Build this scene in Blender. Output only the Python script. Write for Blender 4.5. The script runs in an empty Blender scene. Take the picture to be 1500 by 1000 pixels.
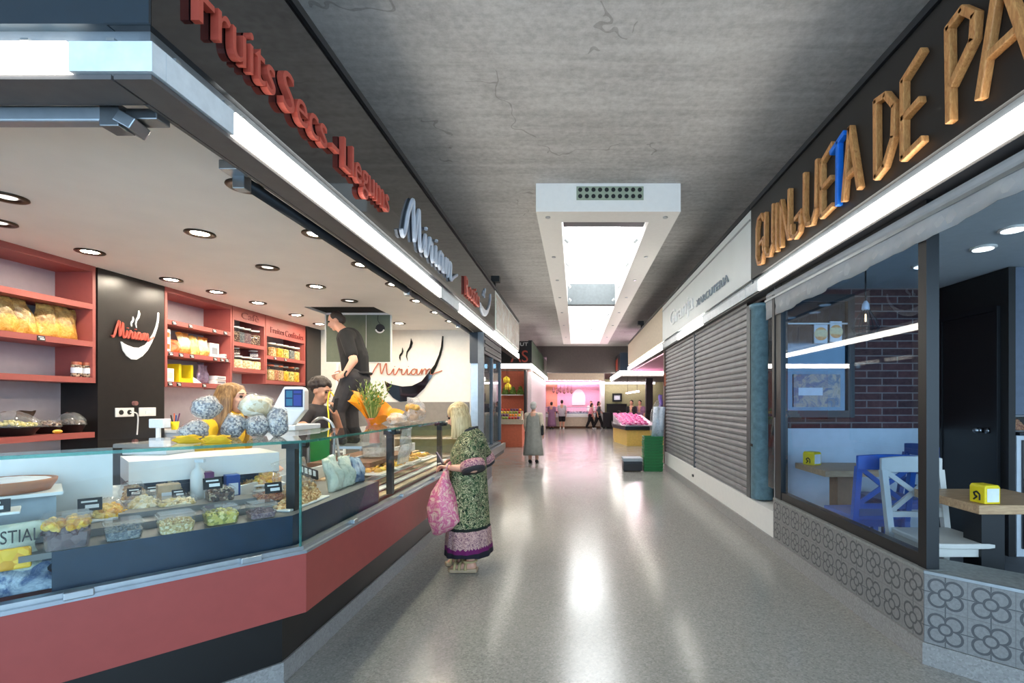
import bpy, bmesh, math, random
from mathutils import Vector, Matrix, Euler

RND = random.Random(11)
SC = bpy.context.scene
COL = SC.collection
PI = math.pi
F, VX, VY, CH = 720.0, 843.0, 589.0, 1.53      # focal length and vanishing point read off the photograph, eye height


def V(*a):
    return Vector(a)


def at(px, py, Y):
    return Vector(((px - VX) * Y / F, Y, CH + (VY - py) * Y / F))


def onz(px, py, z):
    return at(px, py, F * (CH - z) / (py - VY))


def onx(px, py, X):
    return at(px, py, F * X / (px - VX))


# ------------------------------------------------------------------ mesh builder
class MB:
    def __init__(s):
        s.bm = bmesh.new()

    def poly(s, pts):
        return s.bm.faces.new([s.bm.verts.new(p) for p in pts])

    def box(s, x0, x1, y0, y1, z0, z1, m=None):
        vs = [V(x, y, z) for z in (z0, z1) for y in (y0, y1) for x in (x0, x1)]
        if m is not None:
            vs = [m @ v for v in vs]
        v = [s.bm.verts.new(p) for p in vs]
        for f in ((0, 2, 3, 1), (4, 5, 7, 6), (0, 1, 5, 4), (2, 6, 7, 3), (0, 4, 6, 2), (1, 3, 7, 5)):
            s.bm.faces.new([v[i] for i in f])
        return s

    def obox(s, c, size, rot=(0, 0, 0)):
        m = Matrix.Translation(c) @ (rot if isinstance(rot, Matrix) else Euler(rot).to_matrix().to_4x4())
        a, b, d = size[0] / 2, size[1] / 2, size[2] / 2
        return s.box(-a, a, -b, b, -d, d, m)

    def bar(s, a, b, w, h=None, up=(0, 0, 1)):
        a, b = Vector(a), Vector(b)
        h = h or w
        d = (b - a)
        L = d.length
        d.normalize()
        u = Vector(up)
        if abs(d.dot(u)) > .98:
            u = V(0, 1, 0)
        r = d.cross(u).normalized()
        u = r.cross(d)
        m = Matrix(((d.x, r.x, u.x, 0), (d.y, r.y, u.y, 0), (d.z, r.z, u.z, 0), (0, 0, 0, 1)))
        return s.obox((a + b) / 2, (L, w, h), m)

    def prism(s, poly, z0, z1):
        return s.ext([V(p[0], p[1], z0) for p in poly], V(0, 0, z1 - z0))

    def ext(s, pts, off):
        off = Vector(off)
        pts = [Vector(p) for p in pts]
        a = [s.bm.verts.new(p) for p in pts]
        b = [s.bm.verts.new(p + off) for p in pts]
        n = len(a)
        s.bm.faces.new(a[::-1])
        s.bm.faces.new(b)
        for i in range(n):
            s.bm.faces.new((a[i], a[(i + 1) % n], b[(i + 1) % n], b[i]))
        return s

    def loft(s, rings, caps=True, closed=True):
        rs = [[s.bm.verts.new(p) for p in r] for r in rings]
        n = len(rs[0])
        for a, b in zip(rs, rs[1:]):
            for i in range(n if closed else n - 1):
                s.bm.faces.new((a[i], a[(i + 1) % n], b[(i + 1) % n], b[i]))
        if caps and closed:
            s.bm.faces.new(rs[0][::-1])
            s.bm.faces.new(rs[-1])
        return s

    def tube(s, pts, r, n=8):
        pts = [Vector(p) for p in pts]
        rad = r if isinstance(r, (list, tuple)) else [r] * len(pts)
        t0 = (pts[1] - pts[0]).normalized()
        u = t0.orthogonal().normalized()
        rings = []
        for i, p in enumerate(pts):
            t = (pts[min(i + 1, len(pts) - 1)] - pts[max(i - 1, 0)])
            if t.length < 1e-9:
                t = t0
            t.normalize()
            u = (u - t * u.dot(t))
            u = u.normalized() if u.length > 1e-6 else t.orthogonal().normalized()
            w = t.cross(u)
            rings.append([p + (u * math.cos(2 * PI * k / n) + w * math.sin(2 * PI * k / n)) * rad[i] for k in range(n)])
        return s.loft(rings)

    def cyl(s, a, b, r, n=20, r2=None):
        return s.tube([a, b], [r, r if r2 is None else r2], n)

    def lathe(s, prof, c=(0, 0, 0), n=24, caps=True):
        c = Vector(c)
        return s.loft([[c + V(r * math.cos(2 * PI * k / n), r * math.sin(2 * PI * k / n), z) for k in range(n)] for r, z in prof], caps)

    def ball(s, c, r, rot=None, nu=12, nv=8):
        c = Vector(c)
        if not isinstance(r, (tuple, list, Vector)):
            r = (r, r, r)
        m = rot if rot is not None else Matrix.Identity(3)
        if isinstance(m, tuple):
            m = Euler(m).to_matrix()
        top = s.bm.verts.new(c + m @ V(0, 0, r[2]))
        bot = s.bm.verts.new(c + m @ V(0, 0, -r[2]))
        rs = []
        for j in range(1, nv):
            t = PI * j / nv
            rs.append([s.bm.verts.new(c + m @ V(r[0] * math.sin(t) * math.cos(2 * PI * i / nu), r[1] * math.sin(t) * math.sin(2 * PI * i / nu), r[2] * math.cos(t))) for i in range(nu)])
        for i in range(nu):
            k = (i + 1) % nu
            s.bm.faces.new((top, rs[0][i], rs[0][k]))
            s.bm.faces.new((bot, rs[-1][k], rs[-1][i]))
            for a, b in zip(rs, rs[1:]):
                s.bm.faces.new((a[i], b[i], b[k], a[k]))
        return s

    def cap(s, a, b, ra, rb, n=12):
        a, b = Vector(a), Vector(b)
        if (b - a).length > 1e-5:
            s.tube([a, b], [ra, rb], n)
        s.ball(a, ra, None, n, 8)
        s.ball(b, rb, None, n, 8)
        return s

    def chain(s, pts, rad, n=12):
        for i in range(len(pts) - 1):
            s.cap(pts[i], pts[i + 1], rad[i], rad[i + 1], n)
        return s

    def add_mesh(s, me, m):
        vs = [s.bm.verts.new(m @ v.co) for v in me.vertices]
        for p in me.polygons:
            try:
                s.bm.faces.new([vs[i] for i in p.vertices])
            except ValueError:
                pass
        return s

    def jitter(s, amp, seed=1):
        r = random.Random(seed)
        for v in s.bm.verts:
            v.co += V(r.uniform(-1, 1), r.uniform(-1, 1), r.uniform(-1, 1)) * amp
        return s

    def build(s, name, mat, parent=None, smooth=False, bevel=0, remesh=0, soft=0, sub=0):
        bm = s.bm
        bmesh.ops.recalc_face_normals(bm, faces=bm.faces[:])
        me = bpy.data.meshes.new(name)
        if parent is not None:
            inv = world(parent).inverted()
            bm.transform(inv)
        bm.to_mesh(me)
        bm.free()
        o = bpy.data.objects.new(name, me)
        COL.objects.link(o)
        if parent is not None:
            o.parent = parent
        me.materials.append(M[mat] if isinstance(mat, str) else mat)
        if smooth or remesh:
            for p in me.polygons:
                p.use_smooth = True
        if bevel:
            b = o.modifiers.new('edge', 'BEVEL')
            b.width = bevel
            b.segments = 2
            b.limit_method = 'ANGLE'
            b.angle_limit = .7
        if remesh:
            r = o.modifiers.new('fuse', 'REMESH')
            r.mode = 'VOXEL'
            r.voxel_size = remesh
            r.use_smooth_shade = True
        if soft:
            k = o.modifiers.new('soft', 'SMOOTH')
            k.iterations = soft
            k.factor = .5
        if sub:
            k = o.modifiers.new('sub', 'SUBSURF')
            k.levels = sub
            k.render_levels = sub
        return o


def world(o):
    m = o.matrix_basis.copy()
    while o.parent is not None:
        o = o.parent
        m = o.matrix_basis @ m
    return m


def tag(o, label, cat, group=None):
    o['label'] = label
    o['category'] = cat
    if group:
        o['group'] = group
    return o


def thing(name, label, cat, loc=(0, 0, 0), rz=0, group=None):
    o = bpy.data.objects.new(name, None)
    COL.objects.link(o)
    o.empty_display_size = .05
    o.location = loc
    o.rotation_euler = (0, 0, rz)
    return tag(o, label, cat, group)


def struct(name, mb, mat, **k):
    o = mb.build(name, mat, **k)
    o['kind'] = 'structure'
    return o


def dup(src, loc, rz=0, label=None, group=None, scale=None):
    r = src.copy()
    COL.objects.link(r)
    r.location = loc
    r.rotation_euler = (0, 0, rz)
    if scale:
        r.scale = scale
    if label:
        r['label'] = label
    if group:
        r['group'] = group
    for ch in list(src.children):
        c = ch.copy()
        COL.objects.link(c)
        c.parent = r
        for g in list(ch.children):
            d = g.copy()
            COL.objects.link(d)
            d.parent = c
    return r


NTH = ['first', 'second', 'third', 'fourth', 'fifth', 'sixth', 'seventh', 'eighth', 'ninth', 'tenth', 'eleventh', 'twelfth', 'thirteenth', 'fourteenth']

# ------------------------------------------------------------------ materials
M = {}


def lin(c):
    c = c / 255.0
    return c / 12.92 if c <= .04045 else ((c + .055) / 1.055) ** 2.4


def rgb(r, g, b):
    return (lin(r), lin(g), lin(b), 1)


class NT:
    def __init__(s, name):
        s.m = bpy.data.materials.new(name)
        s.m.use_nodes = True
        s.t = s.m.node_tree
        s.t.nodes.clear()
        s.out = s.n('ShaderNodeOutputMaterial')
        M[name] = s.m

    def n(s, typ, **k):
        x = s.t.nodes.new(typ)
        for a, b in k.items():
            if hasattr(x, a):
                setattr(x, a, b)
            else:
                x.inputs[a].default_value = b
        return x

    def l(s, a, b):
        s.t.links.new(a, b)

    def coord(s, scale=(1, 1, 1), kind='Object', rot=(0, 0, 0)):
        tc = s.n('ShaderNodeTexCoord')
        mp = s.n('ShaderNodeMapping')
        mp.inputs['Scale'].default_value = scale
        mp.inputs['Rotation'].default_value = rot
        s.l(tc.outputs[kind], mp.inputs['Vector'])
        return mp.outputs['Vector']

    def noise(s, vec, scale, detail=4, rough=.55, dist=0):
        x = s.n('ShaderNodeTexNoise')
        s.l(vec, x.inputs['Vector'])
        x.inputs['Scale'].default_value = scale
        x.inputs['Detail'].default_value = detail
        x.inputs['Roughness'].default_value = rough
        x.inputs['Distortion'].default_value = dist
        return x.outputs['Fac']

    def voro(s, vec, scale, feature='F1', out='Distance'):
        x = s.n('ShaderNodeTexVoronoi')
        x.feature = feature
        s.l(vec, x.inputs['Vector'])
        x.inputs['Scale'].default_value = scale
        return x.outputs[out]

    def ramp(s, fac, stops, interp='LINEAR'):
        x = s.n('ShaderNodeValToRGB')
        x.color_ramp.interpolation = interp
        e = x.color_ramp.elements
        while len(e) < len(stops):
            e.new(.5)
        for el, (p, c) in zip(e, stops):
            el.position = p
            el.color = c if len(c) == 4 else (*c, 1)
        s.l(fac, x.inputs['Fac'])
        return x.outputs['Color']

    def math(s, op, a, b=None, c=None):
        x = s.n('ShaderNodeMath')
        x.operation = op
        for i, v in enumerate((a, b, c)):
            if v is None:
                continue
            if isinstance(v, (int, float)):
                x.inputs[i].default_value = v
            else:
                s.l(v, x.inputs[i])
        return x.outputs[0]

    def mix(s, fac, a, b, blend='MIX'):
        x = s.n('ShaderNodeMix')
        x.data_type = 'RGBA'
        x.blend_type = blend
        for sock, v in ((x.inputs[0], fac), (x.inputs[6], a), (x.inputs[7], b)):
            if isinstance(v, (int, float)):
                sock.default_value = v
            elif isinstance(v, tuple):
                sock.default_value = v
            else:
                s.l(v, sock)
        return x.outputs[2]

    def bump(s, h, strength=.3, dist=.01):
        x = s.n('ShaderNodeBump')
        x.inputs['Strength'].default_value = strength
        x.inputs['Distance'].default_value = dist
        s.l(h, x.inputs['Height'])
        return x.outputs['Normal']

    def bsdf(s, col, rough=.5, metal=0, spec=.5, normal=None, coat=0, trans=0, ior=1.5, emit=None, es=0, sss=0):
        b = s.n('ShaderNodeBsdfPrincipled')
        for nm, v in (('Base Color', col), ('Roughness', rough), ('Metallic', metal), ('Specular IOR Level', spec), ('Coat Weight', coat),
                      ('Transmission Weight', trans), ('IOR', ior), ('Subsurface Weight', sss)):
            if hasattr(v, 'is_output'):
                s.l(v, b.inputs[nm])
            else:
                b.inputs[nm].default_value = v
        if normal is not None:
            s.l(normal, b.inputs['Normal'])
        if emit is not None:
            b.inputs['Emission Color'].default_value = emit
            b.inputs['Emission Strength'].default_value = es
        s.l(b.outputs[0], s.out.inputs['Surface'])
        return b


def mat(name, col, rough=.5, metal=0, var=.08, scale=14, bump=0, spec=.5, coat=0, ior=1.5, sss=0):
    t = NT(name)
    v = t.coord()
    n = t.noise(v, scale)
    lo = tuple(max(0, c * (1 - var)) for c in col[:3]) + (1,)
    hi = tuple(min(1, c * (1 + var)) for c in col[:3]) + (1,)
    c = t.ramp(n, [(.3, lo), (.7, hi)])
    t.bsdf(c, rough, metal, spec, t.bump(n, bump, .004) if bump else None, coat, 0, ior, None, 0, sss)
    return t.m


def emitter(name, col, st, var=.03):
    t = NT(name)
    n = t.noise(t.coord(), 6)
    c = t.ramp(n, [(.3, tuple(x * (1 - var) for x in col) + (1,)), (.7, tuple(col) + (1,))])
    e = t.n('ShaderNodeEmission')
    t.l(c, e.inputs['Color'])
    e.inputs['Strength'].default_value = st
    t.l(e.outputs[0], t.out.inputs['Surface'])


def glass(name, tint=(1, 1, 1), ior=1.5, rough=0.0, haze=0.0, hazecol=(.9, .9, .9), streak=False, k=1.0):
    t = NT(name)
    fr = t.n('ShaderNodeFresnel')
    fr.inputs['IOR'].default_value = ior
    tr = t.n('ShaderNodeBsdfTransparent')
    tr.inputs['Color'].default_value = (*tint, 1)
    gl = t.n('ShaderNodeBsdfGlossy')
    gl.inputs['Roughness'].default_value = rough
    m = t.n('ShaderNodeMixShader')
    ge = t.n('ShaderNodeNewGeometry')
    front = t.math('SUBTRACT', 1.0, ge.outputs['Backfacing'])
    t.l(t.math('MULTIPLY', t.math('MULTIPLY', fr.outputs[0], k), front), m.inputs[0])
    t.l(tr.outputs[0], m.inputs[1])
    t.l(gl.outputs[0], m.inputs[2])
    last = m.outputs[0]
    if haze:
        d = t.n('ShaderNodeBsdfPrincipled')
        d.inputs['Base Color'].default_value = (*hazecol, 1)
        d.inputs['Roughness'].default_value = .3
        m2 = t.n('ShaderNodeMixShader')
        n = t.noise(t.coord(), 22 if streak else 6, 5, .6, 1.0)
        t.l(t.math('MULTIPLY', n, haze * 2), m2.inputs[0])
        t.l(last, m2.inputs[1])
        t.l(d.outputs[0], m2.inputs[2])
        last = m2.outputs[0]
    t.l(last, t.out.inputs['Surface'])


def pieces(name, cols, scale=60, rough=.5, bump=.6, dark=.35):
    """loose little pieces: every cell its own tint"""
    t = NT(name)
    v = t.coord()
    vo = t.n('ShaderNodeTexVoronoi')
    t.l(v, vo.inputs['Vector'])
    vo.inputs['Scale'].default_value = scale
    sep = t.n('ShaderNodeSeparateColor')
    t.l(vo.outputs['Color'], sep.inputs[0])
    k = len(cols)
    c = t.ramp(sep.outputs[0], [(i / k, x) for i, x in enumerate(cols)], 'CONSTANT')
    h = t.math('SUBTRACT', 1.0, vo.outputs['Distance'])
    t.bsdf(c, rough, 0, .4, t.bump(h, bump, .01))


def wrap(name, cols, scale=9, rough=.25, stops=None):
    """printed crinkled packaging: patches of the print colours"""
    t = NT(name)
    v = t.coord()
    n = t.noise(v, scale, 5, .6, 1.2)
    k = len(cols)
    c = t.ramp(n, [(.25 + .5 * i / max(1, k - 1), x) for i, x in enumerate(cols)])
    b = t.noise(v, 28, 4, .6, 2)
    t.bsdf(c, rough, 0, .6, t.bump(b, .5, .01))


# plain ones
mat('salmon', rgb(186, 84, 74), .45, var=.04)
mat('salmon_front', rgb(158, 70, 64), .45, var=.04)
mat('salmon_shelf', rgb(160, 82, 76), .5, var=.05)
mat('letter_red', rgb(190, 82, 66), .45)
mat('black_gloss', rgb(18, 18, 22), .05, ior=1.75, var=.1)
mat('navy_gloss', rgb(22, 40, 52), .3, ior=1.6)
mat('black_matte', rgb(24, 22, 22), .5)
mat('black_wall', rgb(30, 26, 25), .35, var=.15)
mat('black_frame', rgb(14, 16, 20), .4)
mat('kick_black', rgb(18, 17, 18), .35)
mat('white_paint', rgb(232, 230, 226), .5, var=.02)
mat('white_warm', rgb(236, 230, 220), .55, var=.03)
mat('ceil_white', rgb(240, 236, 232), .6, var=.025, scale=3)
mat('wall_grey', rgb(184, 174, 180), .7, var=.04)
mat('grey_lower', rgb(128, 122, 116), .5)
mat('opal', rgb(225, 232, 238), .25)
mat('alu', rgb(170, 176, 180), .3, .85)
mat('alu_blue', rgb(158, 166, 174), .35, .7)
mat('steel', rgb(140, 145, 150), .3, .9)
mat('dark_metal', rgb(46, 50, 56), .4, .6)
mat('grey_metal', rgb(104, 108, 112), .45, .7)
mat('bronze', rgb(70, 58, 48), .3, .8)
mat('galv', rgb(124, 160, 174), .45, .15, var=.22, scale=18)
mat('shutter', rgb(146, 146, 148), .5, .45, var=.12, scale=5)
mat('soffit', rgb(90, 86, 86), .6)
mat('panel_blue', rgb(10, 38, 62), .3, var=.15)
mat('deck', rgb(120, 118, 116), .4)
mat('white_plastic', rgb(236, 236, 234), .35, var=.03)
mat('skin', rgb(214, 160, 134), .5, var=.06, sss=.06)
mat('skin_tan', rgb(196, 142, 112), .5, var=.06, sss=.06)
mat('hair_dark', rgb(46, 34, 28), .55, var=.4, scale=80, bump=.6)
mat('hair_grey', rgb(188, 184, 178), .6, var=.25, scale=60, bump=.5)
mat('hair_black', rgb(26, 22, 22), .5)
mat('tee_black', rgb(20, 19, 21), .85, var=.15)
mat('tee_dark', rgb(52, 48, 50), .85, var=.15)
mat('trouser', rgb(58, 54, 54), .85, var=.15)
mat('trouser_black', rgb(24, 22, 26), .85)
mat('eye', rgb(38, 28, 24), .2)
mat('lips', rgb(176, 96, 88), .5)
mat('yellow_cloth', rgb(232, 186, 36), .8)
mat('sandal', rgb(190, 166, 118), .6, var=.15)
mat('sole', rgb(176, 150, 120), .7)
mat('phone', rgb(40, 20, 24), .3)
mat('blue_chair', rgb(22, 96, 186), .4, var=.08)
mat('blue_dark', rgb(20, 66, 140), .4, var=.08)
mat('white_chair', rgb(206, 202, 194), .45, var=.04)
mat('yellow_box', rgb(236, 208, 26), .4, var=.05)
mat('paper_white', rgb(226, 232, 240), .7)
mat('ink', rgb(20, 20, 22), .6)
mat('chalk', rgb(236, 236, 236), .7)
mat('blue_paint', rgb(20, 116, 226), .45)
mat('green_plastic', rgb(14, 122, 52), .4, var=.1)
mat('green_crate', rgb(16, 104, 44), .45, var=.15)
mat('orange_stall', rgb(208, 110, 80), .55)
mat('pale_pink', rgb(232, 214, 220), .6)
mat('beam_grey', rgb(112, 120, 124), .6)
mat('bounce_pale', rgb(214, 210, 204), .4, var=.04)  # pale colour of the added sheet that bounces light upward
mat('pink_wall', rgb(240, 178, 200), .6)
mat('beige', rgb(206, 190, 168), .6)
mat('olive', rgb(168, 166, 124), .7)
mat('dark_beam', rgb(84, 78, 76), .8)
mat('wood_brown', rgb(120, 84, 60), .6, var=.2)
mat('yellow_base', rgb(226, 190, 96), .5)
mat('cafe_floor', rgb(92, 94, 98), .6)
mat('cafe_white', rgb(206, 212, 218), .6, var=.04)
mat('cafe_ceil', rgb(206, 214, 220), .7, var=.03)
mat('grey_blue', rgb(96, 106, 122), .6)
mat('stone_cap', rgb(140, 142, 138), .5, var=.2, scale=40)
mat('mauve', rgb(150, 112, 142), .8)
mat('shirt_grey', rgb(188, 182, 190), .8)
mat('dress_grey', rgb(150, 148, 140), .85, var=.1)
mat('crust', rgb(168, 104, 58), .7, var=.25, bump=.3)
mat('icing', rgb(222, 220, 226), .5, var=.12, scale=30)
mat('pink_candy', rgb(232, 150, 156), .5, var=.25, scale=40)
mat('pastry', rgb(224, 168, 84), .55, var=.3, scale=30, bump=.4)
mat('tray_wood', rgb(196, 168, 132), .6, var=.15)
mat('leaf', rgb(110, 140, 60), .6, var=.3, scale=30)
mat('leaf_pale', rgb(176, 184, 104), .6, var=.25, scale=30)
mat('orange_paper', rgb(250, 150, 24), .45, var=.12, scale=8)
mat('pink_paper', rgb(226, 150, 138), .5, var=.15, scale=8)
mat('green_panel', rgb(104, 112, 92), .6, var=.06)
mat('copper', rgb(190, 108, 80), .4, .3)
mat('void_shade', rgb(12, 11, 11), .9)  # near-black colour standing for the unlit space above the stalls
mat('kraft', rgb(186, 160, 128), .55, var=.15, scale=30)
mat('dried_dark', rgb(74, 56, 44), .6, var=.4, scale=50)
mat('silver_letter', rgb(208, 216, 230), .25, .1)
mat('fascia_white', rgb(222, 228, 228), .35, var=.03, scale=2)
mat('letter_white', rgb(240, 242, 244), .4)
mat('letter_shade', rgb(150, 160, 168), .5)
mat('blue_plastic', rgb(24, 70, 150), .4)
mat('purple_box', rgb(104, 50, 98), .5)
mat('fabric_awning', rgb(176, 178, 180), .85, var=.06, scale=6)
mat('scale_white', rgb(238, 238, 236), .3, var=.02)
mat('rubber', rgb(18, 18, 18), .7)
mat('dark_cloth', rgb(36, 34, 40), .8)

emitter('strip_lit', (1.0, .96, .86), 7.0)
emitter('tube_cool', (.95, .97, 1.0), 5.0)
emitter('lamp_warm', (1.0, .88, .70), 185.0)
emitter('lamp_dim', (1.0, .95, .88), .9)
emitter('lamp_cool', (.8, .9, 1.0), 1.4)
emitter('sky_diffuser', (.97, .99, 1.0), 4.2)
emitter('pink_lit', (1.0, .62, .82), 22.0)
emitter('pink_strip', (1.0, .84, .9), 10.0)
emitter('screen', (.02, .035, .09), 1.0)
emitter('screen_tile', (.03, .05, .20), 1.0)
emitter('screen_cyan', (.03, .11, .20), 1.0)
emitter('filament', (1.0, .7, .35), 2.0)

glass('clear_glass', (.96, .985, .98))
glass('case_glass', (.94, .98, .975), k=.6)
glass('edge_glass', (.45, .78, .72), haze=.35, hazecol=(.05, .30, .27))
glass('cafe_glass', (.80, .88, .95), 1.6)
glass('plastic_clear', (.96, .96, .96), 1.45, .08, .05, (.92, .92, .92))
glass('film', (.97, .97, .97), 1.5, .06, .10, (.95, .95, .95), True)
glass('film_milky', (.97, .97, .97), 1.5, .12, .34, (.95, .94, .92), True)
glass('jar_glass', (.95, .97, .96), 1.5)
glass('dark_glass', (.20, .30, .38), 1.9, .02, .10, (.10, .18, .24))

pieces('nuts_tan', [rgb(214, 178, 126), rgb(190, 146, 92), rgb(230, 204, 160), rgb(170, 122, 76)], 70)
pieces('nuts_dark', [rgb(90, 66, 58), rgb(62, 46, 46), rgb(126, 96, 80), rgb(190, 168, 140)], 75)
pieces('dried_yellow', [rgb(234, 182, 60), rgb(244, 206, 96), rgb(214, 150, 48)], 34)
pieces('dried_purple', [rgb(100, 76, 78), rgb(76, 56, 62), rgb(126, 104, 104)], 34)
pieces('seeds_grey', [rgb(120, 126, 130), rgb(96, 104, 112), rgb(150, 150, 146)], 110)
pieces('seeds_gold', [rgb(216, 190, 130), rgb(188, 156, 96), rgb(236, 220, 176)], 90)
pieces('chips_cream', [rgb(238, 216, 166), rgb(226, 196, 130), rgb(246, 232, 200)], 44)
pieces('chips_yellow', [rgb(244, 196, 62), rgb(250, 214, 110), rgb(226, 162, 40)], 30)
pieces('olive_mix', [rgb(214, 196, 96), rgb(160, 156, 70), rgb(236, 222, 150)], 60)
pieces('rust_grain', [rgb(186, 118, 84), rgb(160, 92, 70), rgb(214, 152, 110)], 110)
pieces('lentil', [rgb(132, 104, 110), rgb(110, 84, 96), rgb(156, 130, 130)], 120)
pieces('sunflower', [rgb(140, 140, 142), rgb(190, 188, 184), rgb(110, 110, 114), rgb(212, 206, 194)], 105, .45)
pieces('popcorn', [rgb(238, 224, 186), rgb(246, 238, 214), rgb(214, 190, 140)], 36)
pieces('fish_pink', [rgb(250, 150, 200), rgb(220, 90, 150), rgb(255, 200, 230), rgb(120, 50, 90)], 9)
pieces('meat_pink', [rgb(250, 190, 214), rgb(232, 140, 176), rgb(255, 224, 236)], 8)
pieces('ham_dark', [rgb(120, 70, 74), rgb(90, 48, 56), rgb(160, 110, 104)], 10)

wrap('bag_yellow', [rgb(248, 206, 40), rgb(250, 226, 140), rgb(248, 160, 30)], 8)
def banded(name, stops, wob=.25):
    """printed bag: bands of colour from its base to its top seam, with a crinkled border"""
    t = NT(name)
    sp = t.n('ShaderNodeSeparateXYZ')
    t.l(t.coord((1, 1, 1), 'Generated'), sp.inputs[0])
    n = t.noise(t.coord(), 12, 4, .6, 1.0)
    f = t.math('ADD', sp.outputs[2], t.math('MULTIPLY', t.math('SUBTRACT', n, .5), wob * 2))
    c = t.ramp(f, stops)
    p = t.noise(t.coord(), 30, 3, .6, 1.5)
    c = t.mix(.35, c, t.ramp(p, [(.35, rgb(150, 96, 40)), (.6, rgb(250, 224, 150))]))
    t.bsdf(c, .3, 0, .6, t.bump(p, .5, .01))


banded('bag_gold', [(.0, rgb(240, 176, 40)), (.38, rgb(236, 178, 62)), (.5, rgb(150, 116, 70)), (.8, rgb(96, 78, 52)), (.93, rgb(196, 164, 90))])
banded('bag_cream', [(.0, rgb(236, 128, 26)), (.22, rgb(240, 140, 36)), (.34, rgb(246, 228, 176)), (.74, rgb(244, 232, 196)), (.86, rgb(238, 150, 40))], .12)
wrap('bag_red', [rgb(214, 78, 48), rgb(236, 120, 70), rgb(200, 60, 44)], 8)
wrap('bag_blue', [rgb(110, 130, 160), rgb(190, 205, 220), rgb(80, 104, 146), rgb(150, 170, 195)], 9)
wrap('bag_green', [rgb(196, 206, 186), rgb(226, 230, 214), rgb(150, 168, 146)], 10)
wrap('bag_pinkprint', [rgb(190, 24, 104), rgb(226, 186, 164), rgb(206, 70, 130), rgb(232, 200, 178), rgb(180, 20, 96)], 13, .4)
wrap('wrapped_roll', [rgb(150, 166, 190), rgb(206, 216, 228), rgb(120, 134, 164)], 12)
wrap('poster_print', [rgb(206, 206, 198), rgb(226, 226, 222), rgb(204, 190, 176), rgb(216, 218, 220)], 2)
wrap('reflected_print', [rgb(120, 110, 100), rgb(190, 170, 150), rgb(90, 110, 140), rgb(150, 130, 110)], 9)

def hairmat(name, a, b):
    t = NT(name)
    n = t.noise(t.coord((70, 70, 5)), 1.0, 4, .6, .4)
    t.bsdf(t.ramp(n, [(.3, a), (.7, b)]), .45, 0, .4, t.bump(n, .6, .004))


hairmat('hair_blond', rgb(148, 118, 74), rgb(226, 204, 156))
hairmat('hair_brown', rgb(88, 58, 32), rgb(176, 132, 82))
# black oak table, wood letters
def woodmat(name, a, b, sc=(1.2, 14, 14)):
    t = NT(name)
    n = t.noise(t.coord(sc), 4, 6, .6, .8)
    t.bsdf(t.ramp(n, [(.3, a), (.7, b)]), .45, 0, .4, t.bump(n, .15, .004))


woodmat('table_wood', rgb(168, 130, 96), rgb(206, 170, 130), (2, 16, 16))
woodmat('stick_wood', rgb(176, 112, 62), rgb(220, 164, 102), (20, 20, 5))
woodmat('floor_wood', rgb(120, 90, 66), rgb(150, 116, 88), (2, 16, 16))


def terrazzo(name, base, spread, rough, big=1.0):
    t = NT(name)
    v = t.coord()
    n1 = t.noise(v, .8, 3)
    n2 = t.noise(v, 260 * big, 2, .7)
    vo = t.n('ShaderNodeTexVoronoi')
    t.l(v, vo.inputs['Vector'])
    vo.inputs['Scale'].default_value = 95 * big
    sep = t.n('ShaderNodeSeparateColor')
    t.l(vo.outputs['Color'], sep.inputs[0])
    dk = tuple(c * (1 - spread) for c in base[:3]) + (1,)
    lt = tuple(min(1, c * (1 + spread)) for c in base[:3]) + (1,)
    chips = t.ramp(sep.outputs[0], [(0, dk), (.22, base), (.8, lt)], 'CONSTANT')
    fine = t.ramp(n2, [(.35, tuple(c * .8 for c in base[:3])), (.65, tuple(min(1, c * 1.15) for c in base[:3]))])
    c = t.mix(.5, chips, fine)
    c = t.mix(t.math('MULTIPLY', n1, .35), c, tuple(x * .82 for x in base[:3]) + (1,))
    r = t.math('ADD', t.math('MULTIPLY', t.noise(v, 2.2, 4), .12), rough)
    t.bsdf(c, r, 0, .55)


terrazzo('terrazzo', rgb(146, 144, 138), .42, .13)
terrazzo('terrazzo_plinth', rgb(150, 148, 146), .35, .35)


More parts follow.
